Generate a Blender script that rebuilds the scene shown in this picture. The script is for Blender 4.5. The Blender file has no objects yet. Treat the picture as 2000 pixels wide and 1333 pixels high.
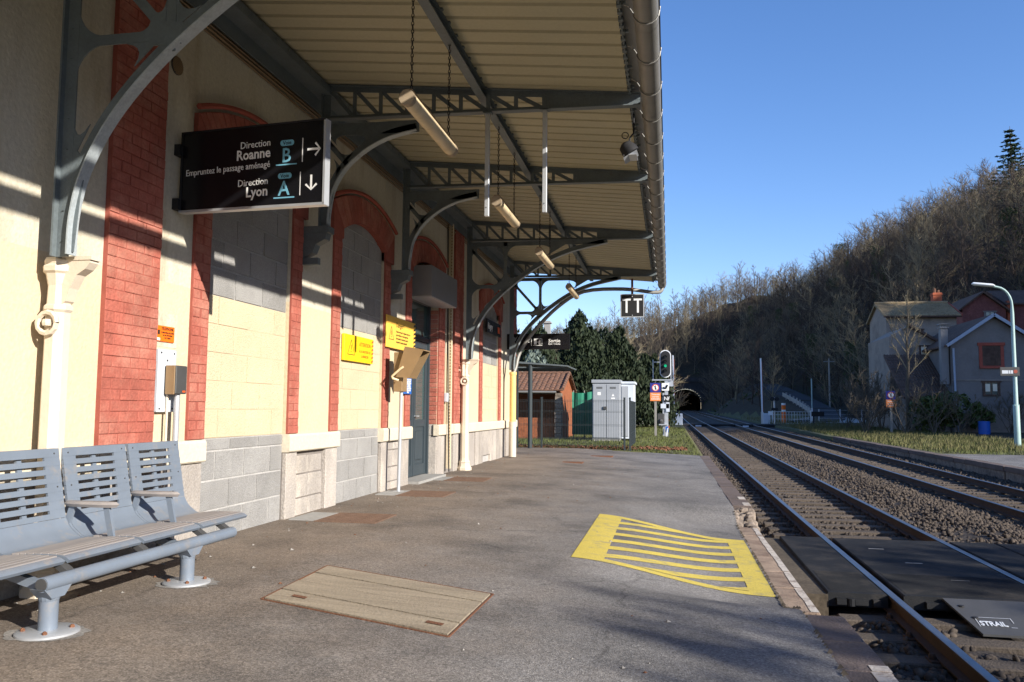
import bpy, math, random
import numpy as np
from mathutils import Matrix, Vector

random.seed(7)
rng = np.random.default_rng(11)
SC = bpy.context.scene
COL = SC.collection
R = math.radians

# ------------------------------------------------------------------ camera, sky, sun, exposure
cd = bpy.data.cameras.new("camera")
cam = bpy.data.objects.new("camera", cd)
COL.objects.link(cam)
cd.sensor_width = 36.0
cd.lens = 28.8
cd.clip_start = 0.05
cd.clip_end = 3000
cam.matrix_world = Matrix(((0.98217518, 0.00764229, 0.18781243, 0), (0.1877987, -0.08227663, -0.97875544, 0),
                           (0.00797264, 0.99658023, -0.08224527, 1.30), (0, 0, 0, 1)))
SC.camera = cam

SUN = Vector((1.0, -0.58, 0.5)).normalized()          # towards the sun
W = bpy.data.worlds.new("World")
SC.world = W
W.use_nodes = True
wn = W.node_tree.nodes
wn.clear()
sky = wn.new("ShaderNodeTexSky")
sky.sky_type = 'NISHITA'
sky.sun_disc = False
sky.sun_elevation = math.asin(SUN.z)
sky.sun_rotation = math.atan2(SUN.x, SUN.y)
sky.altitude = 400
sky.air_density = 1.0
sky.dust_density = 0.3
sky.ozone_density = 3.0
bg = wn.new("ShaderNodeBackground")
bg.inputs[1].default_value = 0.085
wo = wn.new("ShaderNodeOutputWorld")
hs = wn.new("ShaderNodeHueSaturation")
hs.inputs["Saturation"].default_value = 1.17
hs.inputs["Value"].default_value = 1.44
W.node_tree.links.new(sky.outputs[0], hs.inputs["Color"])
tn = wn.new("ShaderNodeMix")                          # a touch less green, as the camera recorded the sky
tn.data_type = 'RGBA'
tn.blend_type = 'MULTIPLY'
tn.inputs["Factor"].default_value = 1
tn.inputs["B"].default_value = (1.06, 0.945, 1.05, 1)
W.node_tree.links.new(hs.outputs[0], tn.inputs["A"])
W.node_tree.links.new(tn.outputs["Result"], bg.inputs[0])
W.node_tree.links.new(bg.outputs[0], wo.inputs[0])

sd = bpy.data.lights.new("sun", 'SUN')
sd.energy = 5.0
sd.angle = R(0.5)
sd.color = (1.0, 0.93, 0.83)
so = bpy.data.objects.new("sun", sd)
COL.objects.link(so)
so.rotation_euler = SUN.to_track_quat('Z', 'Y').to_euler()

SC.view_settings.view_transform = 'Standard'
SC.view_settings.look = 'None'
SC.view_settings.gamma = 1
SC.view_settings.use_curve_mapping = False
SC.view_settings.exposure = 0.84
SC.cycles.max_bounces = 6

# ------------------------------------------------------------------ helpers
ORG = {}


def tag(o, label=None, cat=None, group=None, kind=None):
    if label:
        o["label"] = label
    if cat:
        o["category"] = cat
    if group:
        o["group"] = group
    if kind:
        o["kind"] = kind
    return o


def empty(name, loc, label, cat, group=None):
    o = bpy.data.objects.new(name, None)
    o.empty_display_size = 0.2
    COL.objects.link(o)
    o.location = loc
    ORG[o.name] = Vector(loc)
    return tag(o, label, cat, group)


class MB:
    """collects faces in world coordinates, build() links them as one mesh object"""

    def __init__(s):
        s.v = []
        s.f = []
        s.m = []
        s.n = 0

    def add(s, v, f, mi=0):
        b = s.n
        s.v.extend(tuple(p) for p in v)
        s.n += len(v)
        for q in f:
            s.f.append(tuple(i + b for i in q))
            s.m.append(mi)
        return s

    def box(s, x0, x1, y0, y1, z0, z1, mi=0):
        v = [(x, y, z) for z in (z0, z1) for y in (y0, y1) for x in (x0, x1)]
        return s.add(v, [(0, 2, 3, 1), (4, 5, 7, 6), (0, 1, 5, 4), (2, 6, 7, 3), (0, 4, 6, 2), (1, 3, 7, 5)], mi)

    def bevbox(s, x0, x1, y0, y1, z0, z1, b=0.006, mi=0):
        v = []
        for (z, k) in ((z0, 1), (z0 + b, 0), (z1 - b, 0), (z1, 1)):
            i = b if k else 0
            c = b
            v += [(x0 + i + c, y0 + i, z), (x1 - i - c, y0 + i, z), (x1 - i, y0 + i + c, z), (x1 - i, y1 - i - c, z),
                  (x1 - i - c, y1 - i, z), (x0 + i + c, y1 - i, z), (x0 + i, y1 - i - c, z), (x0 + i, y0 + i + c, z)]
        f = [tuple(range(7, -1, -1)), tuple(range(24, 32))]
        for r in range(3):
            for k in range(8):
                a, c2 = r * 8 + k, r * 8 + (k + 1) % 8
                f.append((a, c2, c2 + 8, a + 8))
        return s.add(v, f, mi)

    def bar(s, p0, p1, w, h, up=(0, 0, 1), mi=0):
        p0, p1 = Vector(p0), Vector(p1)
        d = (p1 - p0).normalized()
        u = Vector(up)
        if abs(d.dot(u)) > 0.98:
            u = Vector((0, 1, 0)) if abs(d.y) < 0.9 else Vector((1, 0, 0))
        a = d.cross(u).normalized()
        u = a.cross(d).normalized()
        v = []
        for p in (p0, p1):
            for (i, j) in ((-1, -1), (1, -1), (1, 1), (-1, 1)):
                v.append(p + a * (i * w / 2) + u * (j * h / 2))
        return s.add(v, [(3, 2, 1, 0), (4, 5, 6, 7), (0, 1, 5, 4), (1, 2, 6, 5), (2, 3, 7, 6), (3, 0, 4, 7)], mi)

    def tube(s, pts, r, n=8, caps=True, mi=0):
        pts = [Vector(p) for p in pts]
        rs = r if isinstance(r, (list, tuple)) else [r] * len(pts)
        rings = []
        a = None
        for i, p in enumerate(pts):
            d = (pts[min(i + 1, len(pts) - 1)] - pts[max(i - 1, 0)])
            if d.length < 1e-9:
                d = Vector((0, 0, 1))
            d.normalize()
            if a is None:
                a = d.orthogonal().normalized()
            else:
                a = (a - d * a.dot(d))
                a = a.normalized() if a.length > 1e-6 else d.orthogonal().normalized()
            b = d.cross(a)
            rings.append([p + (a * math.cos(2 * math.pi * k / n) + b * math.sin(2 * math.pi * k / n)) * rs[i] for k in range(n)])
        v = [q for g in rings for q in g]
        f = []
        for i in range(len(pts) - 1):
            for k in range(n):
                k2 = (k + 1) % n
                f.append((i * n + k, i * n + k2, (i + 1) * n + k2, (i + 1) * n + k))
        if caps:
            f.append(tuple(range(n - 1, -1, -1)))
            f.append(tuple((len(pts) - 1) * n + k for k in range(n)))
        return s.add(v, f, mi)

    def lathe(s, c, prof, n=16, mi=0):
        v = []
        for (r, z) in prof:
            for k in range(n):
                t = 2 * math.pi * (k + .5) / n
                v.append((c[0] + r * math.cos(t), c[1] + r * math.sin(t), c[2] + z))
        f = []
        for i in range(len(prof) - 1):
            for k in range(n):
                k2 = (k + 1) % n
                f.append((i * n + k, i * n + k2, (i + 1) * n + k2, (i + 1) * n + k))
        f.append(tuple(range(n - 1, -1, -1)))
        f.append(tuple((len(prof) - 1) * n + k for k in range(n)))
        return s.add(v, f, mi)

    def prism(s, poly, axis, a0, a1, mi=0):
        """poly 2D extruded along axis x|y|z; poly coordinates are the other two in xyz order"""
        def P(p, a):
            return {'x': (a, p[0], p[1]), 'y': (p[0], a, p[1]), 'z': (p[0], p[1], a)}[axis]
        n = len(poly)
        v = [P(p, a0) for p in poly] + [P(p, a1) for p in poly]
        f = [tuple(range(n - 1, -1, -1)), tuple(range(n, 2 * n))]
        for k in range(n):
            k2 = (k + 1) % n
            f.append((k, k2, n + k2, n + k))
        return s.add(v, f, mi)

    def strip(s, A, B, mi=0):
        n = len(A)
        return s.add(list(A) + list(B), [(i, i + 1, n + i + 1, n + i) for i in range(n - 1)], mi)

    def build(s, name, mat, parent=None, label=None, smooth=False, org=None):
        o_ = Vector(org) if org is not None else (ORG[parent.name] if parent else Vector((0, 0, 0)))
        me = bpy.data.meshes.new(name)
        me.from_pydata([(p[0] - o_.x, p[1] - o_.y, p[2] - o_.z) for p in s.v], [], s.f)
        for m in (mat if isinstance(mat, (list, tuple)) else [mat]):
            me.materials.append(m)
        if any(s.m):
            me.polygons.foreach_set("material_index", s.m)
        if smooth:
            me.polygons.foreach_set("use_smooth", [True] * len(s.f))
            try:
                me.set_sharp_from_angle(angle=R(38))
            except Exception:
                pass
        me.update()
        o = bpy.data.objects.new(name, me)
        COL.objects.link(o)
        if parent:
            o.parent = parent
            ORG[o.name] = ORG[parent.name]
            if org is not None:
                o.location = o_ - ORG[parent.name]
        else:
            ORG[o.name] = o_
            o.location = o_
        if label:
            o["label"] = label
        return o


def npmesh(name, V, F, mat, parent=None, mi=None):
    """V (n,3) float, F (m,k) int arrays -> object, world coordinates"""
    V = np.asarray(V, dtype=np.float32)
    F = np.asarray(F, dtype=np.int32)
    o_ = ORG[parent.name] if parent else Vector((0, 0, 0))
    V = V - np.array(o_, dtype=np.float32)
    me = bpy.data.meshes.new(name)
    m, k = F.shape
    me.vertices.add(len(V))
    me.vertices.foreach_set("co", V.ravel())
    me.loops.add(m * k)
    me.loops.foreach_set("vertex_index", F.ravel())
    me.polygons.add(m)
    me.polygons.foreach_set("loop_start", np.arange(0, m * k, k, dtype=np.int32))
    me.polygons.foreach_set("loop_total", np.full(m, k, dtype=np.int32))
    for mm in (mat if isinstance(mat, (list, tuple)) else [mat]):
        me.materials.append(mm)
    if mi is not None:
        me.polygons.foreach_set("material_index", np.asarray(mi, dtype=np.int32))
    me.update(calc_edges=True)
    o = bpy.data.objects.new(name, me)
    COL.objects.link(o)
    if parent:
        o.parent = parent
        ORG[o.name] = o_
    else:
        ORG[o.name] = Vector((0, 0, 0))
    return o


def piece(name, me, loc, parent, rz=0):
    """an object that shares mesh data; loc in world coordinates"""
    o = bpy.data.objects.new(name, me)
    COL.objects.link(o)
    o.parent = parent
    o.location = Vector(loc) - ORG[parent.name]
    o.rotation_euler = (0, 0, rz)
    ORG[o.name] = Vector(loc)
    return o


def mesh_of(mb, mat, smooth=False):
    o = mb.build("tmp", mat, smooth=smooth)
    me = o.data
    bpy.data.objects.remove(o)
    return me


def copy_tree(o, parent=None):
    c = o.copy()
    COL.objects.link(c)
    if parent:
        c.parent = parent
    for ch in list(o.children):
        copy_tree(ch, c)
    return c


def text(body, size, mat, parent, org, right, up, name="lettering", align='LEFT', bold=0.0, sx=1.0, depth=0.0015):
    cu = bpy.data.curves.new("t", 'FONT')
    cu.body = body
    cu.size = size
    cu.align_x = align
    cu.offset = bold * size
    cu.extrude = depth
    cu.resolution_u = 2
    cu.space_line = 1.0
    to = bpy.data.objects.new("t", cu)
    me = bpy.data.meshes.new_from_object(to)
    bpy.data.objects.remove(to)
    r, u = Vector(right).normalized(), Vector(up).normalized()
    n = r.cross(u)
    o_ = ORG[parent.name]
    b = Vector(org) - o_
    M = Matrix(((r.x * sx, u.x, n.x, b.x), (r.y * sx, u.y, n.y, b.y), (r.z * sx, u.z, n.z, b.z), (0, 0, 0, 1)))
    me.transform(M)
    me.materials.clear()
    me.materials.append(mat)
    o = bpy.data.objects.new(name, me)
    COL.objects.link(o)
    o.parent = parent
    ORG[o.name] = o_
    return o


def dup_label(o, label):
    o["label"] = label
    return o


# ------------------------------------------------------------------ materials
def M(name, col, rough=0.8, var=0.15, scale=2.0, col2=None, fine=0.0, fscale=60.0, bump=0.0, bscale=60.0, metal=0.0,
      spec=0.3, rnd=0.0, stretch=(1, 1, 1), thr=None, dirt=None, dscale=1.5, dthr=(0.55, 0.75)):
    m = bpy.data.materials.new(name)
    m.use_nodes = True
    nt = m.node_tree
    N, L = nt.nodes, nt.links
    b = N["Principled BSDF"]
    b.inputs["Roughness"].default_value = rough
    b.inputs["Metallic"].default_value = metal
    b.inputs["Specular IOR Level"].default_value = spec
    c = Vector(col)
    if var == 0 and not col2 and not fine and not rnd and not dirt:
        b.inputs["Base Color"].default_value = (*col, 1)
    else:
        g = N.new("ShaderNodeNewGeometry")
        mp = N.new("ShaderNodeMapping")
        mp.inputs["Scale"].default_value = stretch
        L.new(g.outputs["Position"], mp.inputs[0])
        no = N.new("ShaderNodeTexNoise")
        no.inputs["Scale"].default_value = scale
        no.inputs["Detail"].default_value = 7
        no.inputs["Roughness"].default_value = 0.62
        L.new(mp.outputs[0], no.inputs["Vector"])
        mr = N.new("ShaderNodeMapRange")
        lo, hi = thr or (0.3, 0.7)
        mr.inputs[1].default_value = lo
        mr.inputs[2].default_value = hi
        L.new(no.outputs[0], mr.inputs[0])
        mx = N.new("ShaderNodeMix")
        mx.data_type = 'RGBA'
        a_ = c if col2 else c * (1 - var)
        b_ = Vector(col2) if col2 else c * (1 + var)
        mx.inputs["A"].default_value = (*a_, 1)
        mx.inputs["B"].default_value = (*b_, 1)
        L.new(mr.outputs[0], mx.inputs["Factor"])
        out = mx.outputs["Result"]
        if dirt:
            n3 = N.new("ShaderNodeTexNoise")
            n3.inputs["Scale"].default_value = dscale
            n3.inputs["Detail"].default_value = 9
            n3.inputs["Roughness"].default_value = 0.68
            L.new(mp.outputs[0], n3.inputs["Vector"])
            m3 = N.new("ShaderNodeMapRange")
            m3.inputs[1].default_value, m3.inputs[2].default_value = dthr
            L.new(n3.outputs[0], m3.inputs[0])
            x3 = N.new("ShaderNodeMix")
            x3.data_type = 'RGBA'
            x3.inputs["B"].default_value = (*dirt, 1)
            L.new(out, x3.inputs["A"])
            L.new(m3.outputs[0], x3.inputs["Factor"])
            out = x3.outputs["Result"]
        if fine:
            n2 = N.new("ShaderNodeTexNoise")
            n2.inputs["Scale"].default_value = fscale
            n2.inputs["Detail"].default_value = 3
            L.new(g.outputs["Position"], n2.inputs["Vector"])
            m2 = N.new("ShaderNodeMapRange")
            m2.inputs[1].default_value, m2.inputs[2].default_value = 0.3, 0.7
            m2.inputs[3].default_value, m2.inputs[4].default_value = 1 - fine, 1 + fine
            L.new(n2.outputs[0], m2.inputs[0])
            h = N.new("ShaderNodeVectorMath")
            h.operation = 'SCALE'
            L.new(out, h.inputs[0])
            L.new(m2.outputs[0], h.inputs["Scale"])
            out = h.outputs[0]
        if rnd:
            oi = N.new("ShaderNodeObjectInfo")
            m4 = N.new("ShaderNodeMapRange")
            m4.inputs[3].default_value, m4.inputs[4].default_value = 1 - rnd, 1 + rnd
            L.new(oi.outputs["Random"], m4.inputs[0])
            h = N.new("ShaderNodeVectorMath")
            h.operation = 'SCALE'
            L.new(out, h.inputs[0])
            L.new(m4.outputs[0], h.inputs["Scale"])
            out = h.outputs[0]
        L.new(out, b.inputs["Base Color"])
    if bump:
        g = N.new("ShaderNodeNewGeometry")
        nb = N.new("ShaderNodeTexNoise")
        nb.inputs["Scale"].default_value = bscale
        nb.inputs["Detail"].default_value = 5
        L.new(g.outputs["Position"], nb.inputs["Vector"])
        bp = N.new("ShaderNodeBump")
        bp.inputs["Strength"].default_value = bump
        bp.inputs["Distance"].default_value = 0.02
        L.new(nb.outputs[0], bp.inputs["Height"])
        L.new(bp.outputs[0], b.inputs["Normal"])
    return m


def emit(name, col, s):
    m = bpy.data.materials.new(name)
    m.use_nodes = True
    b = m.node_tree.nodes["Principled BSDF"]
    b.inputs["Base Color"].default_value = (*col, 1)
    b.inputs["Emission Color"].default_value = (*col, 1)
    b.inputs["Emission Strength"].default_value = s
    return m


def asphalt_mat():
    m = M("asphalt", (0.185, 0.177, 0.168), rough=0.92, var=0.2, scale=0.9, fine=0.36, fscale=95, bump=0.45, bscale=110,
          dirt=(0.105, 0.102, 0.10), dscale=0.7, dthr=(0.47, 0.66), spec=0.25)
    nt = m.node_tree
    N, L = nt.nodes, nt.links
    b = N["Principled BSDF"]
    src = b.inputs["Base Color"].links[0].from_socket
    g = N.new("ShaderNodeNewGeometry")
    sx = N.new("ShaderNodeSeparateXYZ")
    L.new(g.outputs["Position"], sx.inputs[0])
    no = N.new("ShaderNodeTexNoise")
    no.inputs["Scale"].default_value = 1.6
    no.inputs["Detail"].default_value = 8
    no.inputs["Roughness"].default_value = 0.7
    L.new(g.outputs["Position"], no.inputs["Vector"])
    ad = N.new("ShaderNodeMath")
    ad.operation = 'MULTIPLY_ADD'
    ad.inputs[1].default_value = -3.2
    L.new(no.outputs[0], ad.inputs[0])
    L.new(sx.outputs[0], ad.inputs[2])
    mr = N.new("ShaderNodeMapRange")                     # brown dust carried off the forecourt lies nearer the wall
    mr.inputs[1].default_value, mr.inputs[2].default_value = -5.0, -1.9
    mr.inputs[3].default_value, mr.inputs[4].default_value = 0.8, 0.0
    L.new(ad.outputs[0], mr.inputs[0])
    mx = N.new("ShaderNodeMix")
    mx.data_type = 'RGBA'
    tint = N.new("ShaderNodeMix")
    tint.data_type = 'RGBA'
    tint.blend_type = 'MULTIPLY'
    tint.inputs["Factor"].default_value = 1
    tint.inputs["B"].default_value = (1.06, 0.87, 0.69, 1)
    L.new(src, tint.inputs["A"])
    L.new(mr.outputs[0], mx.inputs["Factor"])
    L.new(src, mx.inputs["A"])
    L.new(tint.outputs["Result"], mx.inputs["B"])
    # pale scuffs
    n2 = N.new("ShaderNodeTexNoise")
    n2.inputs["Scale"].default_value = 3.4
    n2.inputs["Detail"].default_value = 10
    n2.inputs["Roughness"].default_value = 0.75
    L.new(g.outputs["Position"], n2.inputs["Vector"])
    m2 = N.new("ShaderNodeMapRange")
    m2.inputs[1].default_value, m2.inputs[2].default_value = 0.58, 0.75
    m2.inputs[4].default_value = 0.55
    L.new(n2.outputs[0], m2.inputs[0])
    x2 = N.new("ShaderNodeMix")
    x2.data_type = 'RGBA'
    x2.inputs["B"].default_value = (0.27, 0.255, 0.235, 1)
    L.new(m2.outputs[0], x2.inputs["Factor"])
    L.new(mx.outputs["Result"], x2.inputs["A"])
    # pale stone chips showing in the surface
    vo = N.new("ShaderNodeTexVoronoi")
    vo.inputs["Scale"].default_value = 70
    L.new(g.outputs["Position"], vo.inputs["Vector"])
    sv = N.new("ShaderNodeSeparateXYZ")
    L.new(vo.outputs["Color"], sv.inputs[0])
    m5 = N.new("ShaderNodeMapRange")
    m5.inputs[1].default_value, m5.inputs[2].default_value = 0.0, 1.0
    m5.inputs[3].default_value, m5.inputs[4].default_value = 0.74, 1.30
    L.new(sv.outputs[0], m5.inputs[0])
    sc_ = N.new("ShaderNodeVectorMath")
    sc_.operation = 'SCALE'
    L.new(x2.outputs["Result"], sc_.inputs[0])
    L.new(m5.outputs[0], sc_.inputs["Scale"])
    vc = N.new("ShaderNodeTexVoronoi")
    vc.feature = 'DISTANCE_TO_EDGE'
    vc.inputs["Scale"].default_value = 0.42
    wv = N.new("ShaderNodeVectorMath")
    wv.operation = 'MULTIPLY_ADD'
    wv.inputs[1].default_value = (.35, .35, 0)
    L.new(n2.outputs["Color"], wv.inputs[0])
    L.new(g.outputs["Position"], wv.inputs[2])
    L.new(wv.outputs[0], vc.inputs["Vector"])
    mc = N.new("ShaderNodeMapRange")
    mc.inputs[1].default_value, mc.inputs[2].default_value = 0.003, 0.010
    mc.inputs[3].default_value, mc.inputs[4].default_value = 0.72, 1.0
    L.new(vc.outputs["Distance"], mc.inputs[0])
    mk = N.new("ShaderNodeMapRange")
    mk.inputs[1].default_value, mk.inputs[2].default_value = 0.38, 0.47
    L.new(no.outputs[0], mk.inputs[0])
    mm = N.new("ShaderNodeMath")
    mm.operation = 'MAXIMUM'
    L.new(mc.outputs[0], mm.inputs[0])
    L.new(mk.outputs[0], mm.inputs[1])
    s2_ = N.new("ShaderNodeVectorMath")
    s2_.operation = 'SCALE'
    L.new(sc_.outputs[0], s2_.inputs[0])
    L.new(mm.outputs[0], s2_.inputs["Scale"])
    L.new(s2_.outputs[0], b.inputs["Base Color"])
    return m


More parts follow.
